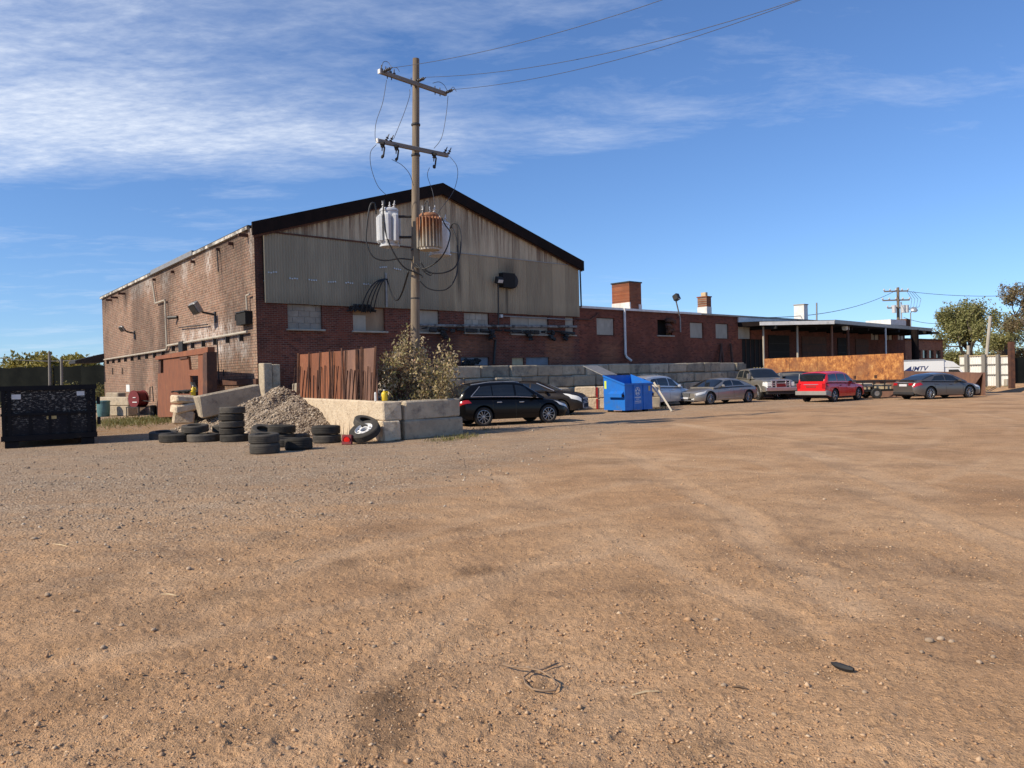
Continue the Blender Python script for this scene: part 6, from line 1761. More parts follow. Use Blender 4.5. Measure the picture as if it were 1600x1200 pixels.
MB().b2((0.06, -0.03, -0.01), (0.42, 0.35, 0.2)).build('skid', M['bin_black'], con); MB().b2((Lc - 0.42, -0.03, -0.01), (Lc - 0.06, 0.35, 0.2)).build('skid', M['bin_black'], con)
for (x, z_, w_, h_, m_) in ((0.27, 1.52, 0.25, 0.15, 'sticker_white'), (Lc - 0.52, 1.58, 0.22, 0.14, 'sticker_white'), (Lc * 0.465, 0.86, 0.27, 0.1, 'sticker_tan')):
    MB().b2((x, -0.006, z_), (x + w_, -0.001, z_ + h_)).build('sticker', M[m_], con)
# teal drum
p = gnd(162, 651)
dr = thing('drum', 'teal plastic drum beside the black container', 'drum', (p.x, p.y, 0))
MB().lathe([(0.001, 0), (0.3, 0), (0.33, 0.05), (0.36, 0.45), (0.36, 0.9), (0.001, 0.9)], 24).build('drum_body', M['teal_bin'], dr, smooth=True)
MB().lathe([(0.36, 0.86), (0.385, 0.86), (0.385, 0.95), (0.3, 0.97), (0.001, 0.97)], 24).build('lid', M['teal_bin'], dr, smooth=True)
# concrete barrier behind it
a, b = at(150, 640, 48.5), at(199, 640, 46.0)
cbw = thing('concrete_barrier', 'low weathered concrete barrier behind the teal drum', 'barrier', (a.x, a.y, 0), math.atan2((b - a).y, (b - a).x))
Lb = (b - a).length
MB().chbox((Lb / 2, 0.3, 0.3), (Lb, 0.6, 0.6), 0.04, 0.02).build('block', M['concrete'], cbw)
MB().chbox((Lb / 2 + 0.05, 0.3, 0.88), (Lb - 0.1, 0.56, 0.56), 0.05, 0.03).build('block', M['concrete'], cbw)
MB().chbox((-0.8, 1.6, 0.7), (1.8, 0.5, 1.4), 0.05, 0.03).build('block', M['concrete'], cbw)
# hose reel
p = at(217, 640, 44.3)
hr = thing('hose_reel', 'large dark red cable reel on a thin steel stand by the side wall', 'reel', (p.x, p.y, 0), R(-30))
rm = Matrix.Translation((0, 0, 1.05)) @ Matrix.Rotation(R(90), 4, 'X')
MB().lathe([(0.001, -0.32), (0.5, -0.32), (0.5, -0.27), (0.33, -0.26), (0.33, 0.26), (0.5, 0.27), (0.5, 0.32), (0.001, 0.32)], 28, rm).build('drum', M['red_dark'], hr, smooth=True)
MB().lathe([(0.34, -0.255), (0.46, -0.2), (0.46, 0.2), (0.34, 0.255)], 24, rm).build('hose_winding', M['red_dark'], hr, smooth=True)
MB().b2((-0.05, -0.36, 0.85), (0.35, -0.325, 0.9)).build('label_bar', M['sticker_white'], hr); MB().b2((0.0, -0.36, 1.12), (0.25, -0.325, 1.16)).build('label_bar', M['sticker_white'], hr)
for x in (-0.55, 0.55):
    for y in (-0.4, 0.4): MB().tube([(x, y, -0.02), (x, y, 0.6)], 0.03, 6).build('leg', M['dark_metal'], hr)
MB().b2((-0.58, -0.43, 0.56), (0.58, 0.43, 0.61)).build('stand_top', M['dark_metal'], hr)
MB().tube([(0.45, -0.1, 0.95), (1.1, -0.05, 0.9), (1.15, -0.05, 1.7), (1.3, 0, 1.75), (1.35, 0, 0.9)], 0.03, 6).build('hose', M['black'], hr)
s_, z_ = FL.hit(241, 632); tag(MB().chbox((0, 0, 0.32), (0.3, 0.4, 0.64), 0.03).build('dark_box', M['black'], loc=gnd(240, 650)), 'small dark box standing behind the rusty shield', 'box')

# ------------------------------------------------------------------ blue front load bin
cb0 = Vector((5.28, 36.1, 0)); ab = math.atan2(0.6, 0.8)
bb = thing('front_load_bin', 'blue steel front load bin with lid thrown open', 'dumpster', (cb0.x, cb0.y, 0), ab)
BW, BD, HF, HB = 1.86, 1.42, 1.34, 1.76
t_ = 0.03
def side_panel(x0, x1): return MB().add([(x0, 0, .1), (x0, BD, .1), (x0, BD, HB), (x0, 0, HF), (x1, 0, .1), (x1, BD, .1), (x1, BD, HB), (x1, 0, HF)], [(0, 3, 2, 1), (4, 5, 6, 7), (0, 4, 7, 3), (1, 2, 6, 5), (3, 7, 6, 2), (0, 1, 5, 4)])
side_panel(0, t_).build('side_wall', M['blue_bin'], bb); side_panel(BW - t_, BW).build('side_wall', M['blue_bin'], bb)
MB().b2((t_, 0, 0.1), (BW - t_, t_, HF)).build('front_wall', M['blue_bin'], bb)
MB().b2((t_, BD - t_, 0.1), (BW - t_, BD, HB)).build('back_wall', M['blue_bin'], bb)
MB().b2((t_, t_, 0.1), (BW - t_, BD - t_, 0.14)).build('floor', M['blue_bin'], bb)
MB().b2((-0.05, -0.05, HF - 0.05), (BW + 0.05, -0.001, HF + 0.03)).build('rim', M['blue_bin'], bb)
for x in (-0.05, BW):
    MB().add([(x, 0, HF - 0.05), (x + 0.05, 0, HF - 0.05), (x + 0.05, BD, HB - 0.05), (x, BD, HB - 0.05), (x, 0, HF + 0.03), (x + 0.05, 0, HF + 0.03), (x + 0.05, BD, HB + 0.03), (x, BD, HB + 0.03)], [(0, 1, 2, 3), (7, 6, 5, 4), (0, 4, 5, 1), (1, 5, 6, 2), (2, 6, 7, 3), (3, 7, 4, 0)]).build('rim', M['blue_bin'], bb)
for x in (-0.17, BW):
    sl_ = MB(); sl_.add([(x, 0.05, 0.72), (x + 0.17, 0.05, 0.72), (x + 0.17, 0.98, 0.72), (x, 0.98, 0.72), (x, 0.05, 0.88), (x + 0.17, 0.05, 1.0), (x + 0.17, 0.98, 1.0), (x, 0.98, 0.88)] if x < 0 else [(x, 0.05, 0.72), (x + 0.17, 0.05, 0.72), (x + 0.17, 0.98, 0.72), (x, 0.98, 0.72), (x, 0.05, 1.0), (x + 0.17, 0.05, 0.88), (x + 0.17, 0.98, 0.88), (x, 0.98, 1.0)],
        [(3, 2, 1, 0), (4, 5, 6, 7), (0, 1, 5, 4), (1, 2, 6, 5), (2, 3, 7, 6), (3, 0, 4, 7)])
    sl_.build('fork_pocket', M['blue_bin'], bb)
    MB().b2((x + 0.02, 0.03, 0.74), (x + 0.15, 0.05, 0.86)).build('pocket_mouth', M['void'], bb)
for x in (0.56, 1.22): MB().b2((x, -0.035, 0.1), (x + 0.07, -0.001, HF - 0.05)).build('rib', M['blue_bin'], bb)
for x in (0.15, BW - 0.35):
    for y in (0.15, BD - 0.3): MB().b2((x, y, -0.01), (x + 0.2, y + 0.2, 0.1)).build('foot', M['black'], bb)
# lid swung back
lid = MB().chbox((0, 0, 0), (1.0, 1.5, 0.04), 0.012, 0, None).build('lid', M['grey_metal'], bb, loc=(0.42, BD + 0.68, HB + 0.26), rot=(R(19), 0, 0))
MB().chbox((0, 0, 0), (0.88, 1.3, 0.03), 0.01).build('lid', M['black'], bb, loc=(1.36, BD + 0.14, HB - 0.55), rot=(R(-80), 0, 0))
for x in (0.3, 1.3): MB().tube([(x, BD, HB + 0.02), (x + 0.5, BD, HB + 0.02)], 0.03, 6).build('hinge', M['dark_metal'], bb)
MB().b2((-0.004, BD - 0.2, 1.12), (-0.001, BD - 0.06, 1.5)).build('sticker', M['sticker_yellow'], bb)
MB().b2((1.6, -0.004, 0.98), (1.74, -0.001, 1.22)).build('sticker', M['sticker_tan'], bb)
# printed emblem: ring, star and two lines of small print
em = MB(); cx, cz_ = 0.86, 0.98
for k in range(5):
    a = math.pi / 2 + k * 2 * math.pi / 5
    for o_ in (-1, 1):
        b_ = a + o_ * math.pi / 5
        em.add([(cx + 0.06 * math.cos(a), -0.004, cz_ + 0.07 * math.sin(a)), (cx + 0.17 * math.cos(a), -0.004, cz_ + 0.19 * math.sin(a)), (cx + 0.085 * math.cos(b_), -0.004, cz_ + 0.095 * math.sin(b_))], [(0, 1, 2) if o_ < 0 else (0, 2, 1)])
for k in range(20):
    a0, a1 = k * math.pi / 10, (k + 0.6) * math.pi / 10
    em.add([(cx + r_ * math.cos(a_), -0.0045, cz_ + 1.1 * r_ * math.sin(a_)) for r_, a_ in ((0.15, a0), (0.185, a0), (0.185, a1), (0.15, a1))], [(0, 1, 2, 3)])
for (z_, h_, w0) in ((0.66, 0.06, 0.2), (0.59, 0.03, 0.11), (0.48, 0.05, 0.19), (0.41, 0.03, 0.2)):
    x = cx - w0
    while x < cx + w0:
        w_ = random.uniform(0.018, 0.04); em.add([(x, -0.004, z_), (x + w_, -0.004, z_), (x + w_, -0.004, z_ + h_), (x, -0.004, z_ + h_)], [(0, 1, 2, 3)]); x += w_ + 0.014
em.build('emblem', M['print_white'], bb)
# boards leaning on the bin
for i, (x0, y0, x1, y1, dd_) in enumerate(((1022, 598, 1050, 643, 0.0), (1019, 602, 1034, 622, 0.05))):
    b_ = gnd(x1, y1) if i == 0 else at(x1, y1, 37.6); t2_ = at(x0, y0, 37.8 + dd_)
    o = MB().tube([b_, t2_], 0.06, 4).build('board', M['white_trim'] if i else M['board_grey'])
    tag(o, ['long pale board leaning from the ground against the blue bin', 'short pale board hung over the edge of the blue bin'][i], 'board')

# ------------------------------------------------------------------ right background
wf = thing('white_fence', 'white corrugated panel fence between grey posts on the right', 'fence')
wf0, wf1 = at(1497, 600, 66.5), gnd(1578, 603.5)
dvw = (wf1 - wf0); dvw.z = 0; aw_ = math.atan2(dvw.y, dvw.x)
FW = Frame((wf0.x, wf0.y, 0), aw_)
wf.matrix_world = FW.mat()
pxs = [1499, 1513, 1539, 1562, 1577]
for a, b in zip(pxs[:-1], pxs[1:]):
    s0, zt = FW.hit(a, 557); s1, zt1 = FW.hit(b, 557.5)
    n = 26
    P = [[(s0 + (s1 - s0) * i / n, 0.03 * (1 if i % 4 < 2 else -1), z_) for z_ in (0.03, 0.95, 1.0, 1.8, 1.85, zt)] for i in range(n + 1)]
    MB().grid(P).build('fence_panel', M['white_panel'], wf)
    for z_ in (0.9, 1.75): MB().b2((s0, -0.08, z_), (s1, -0.03, z_ + 0.1)).build('rail', M['post_grey'], wf)
    MB().b2((s0, -0.1, zt), (s1, 0.06, zt + 0.07)).build('top_rail', M['tan_board'], wf)
for px, w_ in ((1513, 0.28), (1540, 0.3), (1562, 0.24)):
    s_, zt = FW.hit(px, 556); MB().b2((s_ - w_ / 2, -0.35, -0.1), (s_ + w_ / 2, -0.1, zt + 0.12)).build('post', M['post_grey'], wf)
b_ = gnd(1581, 605); t_ = at(1580, 534, b_.y)
tag(MB().box((b_.x, b_.y, t_.z / 2 - 0.05), (0.34, 0.34, t_.z + 0.1)).build('gate_post', M['rust_dark']), 'tall dark brown gate post at the end of the white fence', 'post')
b_ = gnd(1569, 603.5); tag(MB().chbox((b_.x, b_.y - 0.5, 0.3), (0.5, 0.4, 0.6), 0.03).build('small_box', M['board_grey']), 'small pale box at the foot of the white fence', 'box')
for k, (x0, y0, x1, y1, Y, r_, lb) in enumerate(((1541, 560, 1547.5, 494, 70, 0.14, 'pale leaning wooden pole rising behind the white fence'), (1513, 560, 1513, 540, 68, 0.13, 'short pale stump of a pole behind the white fence'))):
    a, b = at(x0, y0, Y), at(x1, y1, Y); a2_ = a + (a - b) * 1.1; 
    if a2_.z > 0: a2_ = a + (a - b) * ((a.z + 0.1) / max(1e-3, (b.z - a.z)))
    tag(MB().tube([a2_, b], r_, 8).build('wooden_pole', M['board_grey'], smooth=True), lb, 'pole')
# chain link fence and dark yard beyond at the right edge
clf = thing('mesh_fence', 'dark screened mesh fence at the right edge beyond the gate post', 'fence', mat=Matrix.Translation(gnd(1584, 600)) @ Matrix.Rotation(R(12), 4, 'Z'))
for i in range(6):
    MB().grid([[(i * 2.5 + 2.5 * a / 4, 0.03 * math.sin(a * 2), 0.05 + 2.3 * j / 3) for j in range(4)] for a in range(5)]).build('screen_panel', M['screen_mesh'], clf)
    MB().tube([(i * 2.5, -0.06, -0.1), (i * 2.5, -0.06, 2.5)], 0.06, 6).build('fence_post', M['post_grey'], clf)
# far utility pole
Y = 98; fp_b, fp_t = at(1404, 560, Y), at(1403, 449, Y)
fp = thing('utility_pole', 'distant utility pole with crossarms above the canopy roof', 'utility pole', (fp_b.x, fp_b.y, 0))
MB().tube([(0, 0, -0.1), (fp_t.x - fp_b.x, 0, fp_t.z)], [0.24, 0.17], 8).build('shaft', M['wood_pole'], fp)
fz = lambda y: at(1403, y, Y).z
for y_, w_ in ((455, 1.7), (469, 1.9), (481, 1.3)):
    MB().b2((-w_, -0.1, fz(y_) - 0.09), (w_ * 0.8, 0.05, fz(y_) + 0.09)).build('crossarm', M['wood_arm'], fp)
    for x in np.linspace(-w_, w_ * 0.8, 5): MB().lathe([(0.05, 0), (0.13, 0.06), (0.1, 0.15), (0.05, 0.26)], 8, Matrix.Translation((x, -0.02, fz(y_) + 0.09))).build('insulator', M['porcelain'], fp)
for x in (-0.6, 0.55, 1.0): MB().lathe([(0.001, 0), (0.26, 0), (0.26, 0.95), (0.001, 1.02)], 12, Matrix.Translation((x, -0.3, fz(489)))).build('transformer', M['trans_grey'], fp, smooth=True)
MB().tube([(0.38, -0.15, fz(500)), (0.38, -0.15, fz(472))], 0.09, 6).build('conduit', M['galv'], fp)
for k in range(4):
    x0 = 1.4 + 0.3 * k
    MB().tube([(x0 * 0.9, 0, fz(456)), (x0 * 1.3, 0, fz(468)), (x0 * 1.2, 0, fz(480)), (0.6, 0, fz(487))], 0.025, 5).build('jumper', M['wire'], fp)
# lamp next to it
b_, t_ = at(1423, 505, 80), at(1424, 488, 80)
lm = thing('yard_light', 'round yard light on a thin pole above the far end of the wing', 'lamp', (b_.x, b_.y, 0))
MB().tube([(0, 0, 4.5), (0, 0, t_.z - 0.1), (0.1, -0.1, t_.z + 0.15)], 0.05, 6).build('lamp_pole', M['grey_metal'], lm)
MB().lathe([(0.001, 0.2), (0.25, 0.15), (0.36, 0.0), (0.3, -0.12), (0.001, -0.16)], 14, Matrix.Translation((0.28, -0.2, t_.z + 0.25)) @ Matrix.Rotation(R(40), 4, 'X')).build('lamp_head', M['galv'], lm, smooth=True)
# far wires
def farwire(x0, y0, x1, y1, Y0, Y1, sag, lb, r_=0.03):
    a, b = at(x0, y0, Y0), at(x1, y1, Y1); pts = []
    for i in range(17):
        p = a.lerp(b, i / 16); p.z -= sag * 4 * (i / 16) * (1 - i / 16); pts.append(p)
    tag(MB().tube(pts, r_, 5).build('power_line', M['wire']), lb, 'power line', 'overhead power lines')
farwire(1398, 455, 1178, 496, 98, 60, 0.9, 'wire sagging from the distant pole to the brick wing roof')
farwire(1408, 454, 1680, 452, 98, 100, 0.8, 'wire running from the distant pole out of the right edge')
farwire(1412, 496, 1475, 505, 95, 100, 0.3, 'short low wire right of the distant pole')
farwire(-20, 556, 165, 558, 70, 62, 0.4, 'faint wire above the dark screen fence on the left')
# ------------------------------------------------------------------ vehicles
def sm(pts, x, d=0.05):
    xs = [p[0] for p in pts]; ys = [p[1] for p in pts]
    return float(np.mean(np.interp([x - d, x - d / 2, x, x + d / 2, x + d], xs, ys)))
RIMS = {}
class Car:
    """x forward, y left, z up, origin on the ground under the middle"""
    def __init__(s, name, label, loc_xy, heading, P, paint, group='parked vehicles along the building'):
        s.P = P; s.L = P['L']; s.hw = P['W'] / 2; s.R = P['R']; s.sill = P['sill']; s.ax = P['ax']
        s.root = thing(name, label, P.get('cat', 'car'), (loc_xy[0], loc_xy[1], 0.0), heading, group)
        s.paint = paint
    def w(s, x):
        h = s.L / 2; r = s.P.get('cr', 0.6); k = s.P.get('ck', 0.40); kr = s.P.get('ckr', k * 0.8)
        if x > h - r: t = (x - (h - r)) / r; return s.hw * (1 - k * t ** 2.8)
        if x < -h + r: t = (-h + r - x) / r; return s.hw * (1 - kr * t ** 3.2)
        return s.hw
    def zlow(s, x): return sm(s.P['low'], x, 0.08) if 'low' in s.P else s.sill
    def zbot(s, x):
        z = s.zlow(x); Ra = s.R + s.P.get('gap', 0.07)
        for a in s.ax:
            d = abs(x - a)
            if d < Ra: z = max(z, s.R + math.sqrt(Ra * Ra - d * d) * 0.98)
        return z
    def ztop(s, x): return sm(s.P['top'], x, 0.06)
    def B(s, x, v, sd=1):
        zb, zt, w_ = s.zbot(x), s.ztop(x), s.w(x)
        cr = s.P.get('crown', 0.07); zs = zt - cr; lo = s.zlow(x)
        def ys(z):
            a = (z - lo) / max(1e-3, zs - lo)
            a = min(max(a, 0), 1)
            f = 0.945 + 0.055 * math.sin(math.pi * min(1, a * 0.95 + 0.08)) ** 0.8
            if a > 0.78: f -= 0.05 * ((a - 0.78) / 0.22) ** 2
            if abs(a - 0.74) < 0.05: f += 0.004
            return w_ * f
        if v <= 0.65:
            z = zb + (zs - zb) * (v / 0.65); y = ys(z)
        else:
            q = (v - 0.65) / 0.35; y0 = ys(zs)
            y = y0 * (1 - q ** 1.35); z = zs + cr * math.sin(min(1, q * 1.25) * math.pi / 2) ** 0.75
        return Vector((x, y * sd, z))
    def G(s, x, v, sd=1):
        zb = s.ztop(x) - 0.03; zr = max(sm(s.P['roof'], x, 0.05), zb + 0.005)
        h = zr - zb; yb = min(s.w(x) * 0.935, s.hw * 0.93)
        hs = h * s.P.get('railf', 0.86); tum = s.P.get('tumble', 0.33)
        yr = yb - tum * hs - 0.02
        if v <= 0.7:
            q = v / 0.7; z = zb + hs * q; y = yb + (yr - yb) * q + 0.03 * math.sin(math.pi * q) * min(1, h / 0.5)
        else:
            q = (v - 0.7) / 0.3; y = yr * (1 - q ** 1.2); z = zb + hs + (h - hs) * math.sin(min(1, q * 1.15) * math.pi / 2) ** 0.7
        return Vector((x, y * sd, z))
    def nrm(s, S, x, v, sd):
        e = 0.01
        a = S(x + e, v, sd) - S(x - e, v, sd); b = S(x, min(1, v + e), sd) - S(x, max(0, v - e), sd)
        n = a.cross(b)
        if n.length < 1e-9: return Vector((0, sd, 0))
        n.normalize()
        if n.y * sd < -0.01 or (abs(n.y) < 0.01 and n.z < 0): n = -n
        return n
    def patch(s, S, c, off=0.0, nx=10, nv=5, mb=None, sides=(1, -1)):
        """c = ((x00,v00),(x10,v10),(x11,v11),(x01,v01)): rear-low, front-low, front-high, rear-high"""
        mb = mb or MB()
        for sd in sides:
            P_ = []
            for i in range(nx + 1):
                a = i / nx; row_ = []
                for j in range(nv + 1):
                    b = j / nv
                    x = (c[0][0] * (1 - a) + c[1][0] * a) * (1 - b) + (c[3][0] * (1 - a) + c[2][0] * a) * b
                    v = (c[0][1] * (1 - a) + c[1][1] * a) * (1 - b) + (c[3][1] * (1 - a) + c[2][1] * a) * b
                    p = S(x, v, sd)
                    if off: p = p + s.nrm(S, x, v, sd) * off
                    row_.append(p)
                P_.append(row_)
            mb.grid(P_, 0, flip=(sd > 0))
        return mb
    def stations(s):
        h = s.L / 2; xs = set(np.round(np.linspace(-h, h, 40), 4))
        for a in s.ax:
            Ra = s.R + s.P.get('gap', 0.07)
            xs |= set(np.round(a + Ra * np.cos(np.linspace(0, math.pi, 19)), 4))
            xs |= {round(a - Ra - 0.004, 4), round(a + Ra + 0.004, 4)}
        for k in (0.02, 0.06, 0.12, 0.2, 0.3, 0.4): xs |= {round(h - k, 4), round(-h + k, 4)}
        return sorted(float(x) for x in xs if -h - 1e-6 <= x <= h + 1e-6)
    def body(s):
        xs = s.stations(); vs = list(np.linspace(0, 0.65, 11)) + [0.68, 0.72, 0.78, 0.86, 0.94, 1.0]
        mb = MB()
        for sd in (1, -1):
            P_ = [[s.B(x, v, sd) for v in vs] for x in xs]
            mb.grid(P_, 0, flip=(sd > 0))
        for x, fl in ((xs[0], True), (xs[-1], False)):
            ring = [s.B(x, v, 1) for v in vs] + [s.B(x, v, -1) for v in vs[::-1][1:]]
            mb.add(ring, [tuple(range(len(ring)))[::-1 if not fl else 1]])
        s.body_o = mb.build('body', s.paint, s.root, smooth=32)
        ub = MB(); hw = s.hw - 0.3
        ub.b2((-s.L / 2 + 0.25, -hw, s.sill - 0.02), (s.L / 2 - 0.25, hw, s.sill + 0.42)).build('underbody', M['seam'], s.root)
        for a, b in ((-s.L / 2 + 0.12, s.ax[0] - s.R - 0.1), (s.ax[0] + s.R + 0.1, s.ax[1] - s.R - 0.1), (s.ax[1] + s.R + 0.1, s.L / 2 - 0.14)):
            if b - a > 0.1: MB().b2((a, -s.hw * 0.86, s.sill + 0.0), (b, s.hw * 0.86, s.sill + 0.16)).build('floor_pan', M['seam'], s.root)
    def cabin(s):
        P = s.P; x0, x1, xr, xw = P['gx']     # rear base, windscreen base, roof start rear, roof start front
        xs = sorted(set(list(np.linspace(x0, xr, 8)) + list(np.linspace(xr, xw, 12)) + list(np.linspace(xw, x1, 9))))
        vs = list(np.linspace(0, 0.7, 7)) + [0.74, 0.8, 0.88, 0.95, 1.0]
        mb = MB()
        for sd in (1, -1):
            mb.grid([[s.G(x, v, sd) for v in vs] for x in xs], 0, flip=(sd > 0))
        for x, fl in ((xs[0], True), (xs[-1], False)):
            ring = [s.G(x, v, 1) for v in vs] + [s.G(x, v, -1) for v in vs[::-1][1:]]
            mb.add(ring, [tuple(range(len(ring)))[::-1 if not fl else 1]])
        mb.build('cabin', s.paint, s.root, smooth=30)
        # windscreen and rear window lie on the sloping ends
        e = 0.06
        ws = MB(); s.patch(s.G, ((xw + e * 0.5, 0.64), (x1 - 0.06, 0.6), (x1 - 0.03, 1.0), (xw + e * 0.5, 1.0)), 0.006, 10, 8, ws)
        ws.build('windscreen', M['glass'], s.root, smooth=50)
        if P.get('rearglass', True):
            rw_ = MB(); s.patch(s.G, ((x0 + 0.05, 0.64), (xr - 0.05, 0.66), (xr - 0.05, 1.0), (x0 + 0.05, 1.0)), 0.006, 10, 8, rw_)
            rw_.build('rear_window', M['glass'], s.root, smooth=50)
        for w4 in P['win']:
            for sd in (1, -1):
                mbw = s.patch(s.G, w4, 0.007, 8, 5, MB(), (sd,))
                mbw.build('window', M['glass'], s.root, smooth=50)
    def strip(s, S, pts, wd, name, mat, off=0.008, sides=(1, -1)):
        for sd in sides:
            P_ = []
            for i, (x, v) in enumerate(pts):
                p = S(x, v, sd) + s.nrm(S, x, v, sd) * off
                P_.append(p)
            MB().tube(P_, wd, 5).build(name, mat, s.root)
    def seams(s):
        for x, top_ in s.P['seams']:
            zs = [0.06, 0.2, 0.35, 0.5, 0.62]
            s.strip(s.B, [(x + (0.0 if v > 0.3 else 0.0), v) for v in zs], 0.006, 'door_seam', M['seam'], 0.0)
    def handles(s):
        for x in s.P.get('handles', ()):
            for sd in (1, -1):
                p = s.B(x, 0.54, sd) + s.nrm(s.B, x, 0.54, sd) * 0.02
                MB().chbox(p, (0.2, 0.035, 0.035), 0.01).build('door_handle', s.P.get('handle_mat') or s.paint, s.root)
    def mirrors(s):
        x, z = s.P['mirror']; big = s.P.get('mirror_size', (0.12, 0.2, 0.15))
        for sd in (1, -1):
            y = s.hw * 0.93
            o = MB().chbox((x, (y + 0.12) * sd, z), big, 0.035, 0.0).build('mirror', s.P.get('mirror_mat') or s.paint, s.root)
            MB().tube([(x, y * sd * 0.94, z - 0.05), (x, (y + 0.08) * sd, z - 0.03)], 0.03, 6).build('mirror_arm', M['plastic'], o)
    def wheels(s, style=10):
        P = s.P; wd = P.get('tw', 0.22); r = s.R; ri = r * P.get('rimf', 0.68)
        key = (round(r, 3), wd, style, round(ri, 3))
        if key not in RIMS:
            h = wd / 2
            prof = [(ri, -h * 0.8), (ri + 0.012, -h * 0.92), (ri + (r - ri) * 0.5, -h), (r * 0.955, -h * 0.9), (r, -h * 0.68), (r, -h * 0.2), (r * 0.985, -h * 0.17), (r * 0.985, h * 0.17), (r, h * 0.2), (r, h * 0.68), (r * 0.955, h * 0.9), (ri + (r - ri) * 0.5, h), (ri + 0.012, h * 0.92), (ri, h * 0.8)]
            M_ = Matrix.Rotation(R(90), 4, 'X')
            t_ = MB().lathe(prof, 36, M_).build('wheel', M['tyre'], smooth=True)
            rm_ = MB()
            # outer face towards -y of the mesh before turning
            rm_.lathe([(ri, h * 0.7), (ri, h * 0.86), (ri * 0.95, h * 0.88), (ri * 0.92, h * 0.6)], 32, M_)
            rm_.lathe([(ri, -h * 0.8), (ri * 0.97, h * 0.3), (0.001, h * 0.25)], 32, M_, 1)
            for k in range(style):
                a = 2 * math.pi * k / style
                rt = M_.to_3x3() @ Matrix.Rotation(a, 3, 'Z')
                c_ = rt @ Vector((ri * 0.55, 0, h * 0.62))
                rm_.chbox(c_, (ri * 0.84, ri * (1.15 / style), 0.03), 0.008, 0, rt)
            rm_.lathe([(0.001, h * 0.78), (ri * 0.16, h * 0.76), (ri * 0.22, h * 0.62), (ri * 0.22, h * 0.2)], 16, M_)
            r_ = rm_.build('rim', [P.get('rim_mat') or M['rim'], M['seam']], smooth=35)
            RIMS[key] = (t_.data, r_.data)
            for o in (t_, r_): col_main.objects.unlink(o); bpy.data.objects.remove(o)
        td, rd = RIMS[key]
        for a in s.ax:
            for sd in (1, -1):
                o = bpy.data.objects.new('wheel', td); col_main.objects.link(o); o.parent = s.root
                o.location = (a, sd * (s.hw - wd / 2 - 0.015), r - 0.008); o.rotation_euler = (0, random.uniform(0, 6), 0 if sd < 0 else math.pi)
                q = bpy.data.objects.new('rim', rd); col_main.objects.link(q); q.parent = o
                if P.get('rim_obj'): pass
    def lamp(s, S, c, name, mat, off=0.008, sides=(1, -1)):
        for sd in sides: s.patch(S, c, off, 8, 5, MB(), (sd,)).build(name, mat, s.root, smooth=50)
    def endbox(s, front, y0, y1, z0, z1, proud, name, mat, ch=0.015, inset=0.0, depth=0.1):
        x = s.L / 2 if front else -s.L / 2; g = 1 if front else -1
        c = (x + g * (proud - depth / 2 - inset), (y0 + y1) / 2, (z0 + z1) / 2)
        return MB().chbox(c, (depth, abs(y1 - y0), abs(z1 - z0)), min(ch, abs(z1 - z0) * 0.3), 0).build(name, mat, s.root)
    def all(s, style=10):
        s.body(); s.cabin(); s.seams(); s.handles(); s.mirrors(); s.wheels(style)

def midpoint(pr, pf, heading, half_track, ax, side):
    """car origin from the ground points of its rear and front wheels on the visible side"""
    h = Vector((math.cos(heading), math.sin(heading), 0)); l = Vector((-h.y, h.x, 0))
    c = (pr + pf) / 2 - l * half_track * side - h * (ax[0] + ax[1]) / 2
    return (c.x, c.y)

# --- black estate-style suv by the blocks
P = dict(L=4.72, W=1.89, R=0.365, sill=0.25, ax=(-1.37, 1.35), cat='suv', tw=0.24, rimf=0.7,
    low=[(-2.36, 0.42), (-1.9, 0.26), (1.9, 0.24), (2.36, 0.32)],
    top=[(-2.36, 0.78), (-2.3, 1.0), (-2.1, 1.1), (-0.5, 1.07), (0.75, 1.03), (1.1, 1.01), (1.75, 0.92), (2.15, 0.8), (2.36, 0.62)],
    roof=[(-2.28, 1.08), (-2.05, 1.42), (-1.85, 1.58), (-1.2, 1.68), (-0.4, 1.71), (0.1, 1.68), (0.4, 1.6), (1.2, 1.02)],
    gx=(-2.26, 1.2, -1.8, 0.35), tumble=0.34,
    win=[((-1.78, 0.16), (-1.0, 0.12), (-1.0, 0.6), (-1.42, 0.58)), ((-0.96, 0.12), (-0.08, 0.1), (-0.08, 0.61), (-0.96, 0.6)), ((-0.0, 0.1), (0.86, 0.1), (0.42, 0.6), (-0.0, 0.61))],
    seams=[(-0.98, 1), (-0.04, 1), (0.98, 1)], handles=(-0.72, 0.2), handle_mat=M['chrome'], mirror=(0.72, 1.08))
hd = R(24)
c = Car('suv', 'black suv parked beside the concrete blocks with its tail lamp showing', midpoint(gnd(755.6, 666), gnd(856, 660.7), hd, 0.83, P['ax'], -1), hd, P, M['p_black'])
c.all(10)
c.lamp(c.B, ((-2.34, 0.47), (-1.85, 0.53), (-1.95, 0.62), (-2.34, 0.62)), 'tail_lamp', M['taillamp'])
c.lamp(c.B, ((1.75, 0.52), (2.3, 0.45), (2.3, 0.6), (1.6, 0.62)), 'head_lamp', M['headlamp'])
c.strip(c.G, [(-1.86, 0.09), (-1.0, 0.07), (0.0, 0.06), (0.92, 0.05)], 0.012, 'window_trim', M['chrome'])
c.strip(c.G, [(-1.86, 0.09), (-1.62, 0.4), (-1.45, 0.6)], 0.014, 'window_trim', M['chrome'])
c.strip(c.G, [(-1.75, 0.76), (-1.0, 0.76), (0.0, 0.76), (0.25, 0.76)], 0.018, 'roof_rail', M['galv'])
c.endbox(False, -0.7, 0.7, 0.36, 0.6, 0.05, 'bumper', M['plastic']); c.endbox(True, -0.65, 0.65, 0.3, 0.5, 0.04, 'bumper', M['plastic'])
c.endbox(True, -0.45, 0.45, 0.55, 0.66, 0.03, 'grille', M['chrome'])
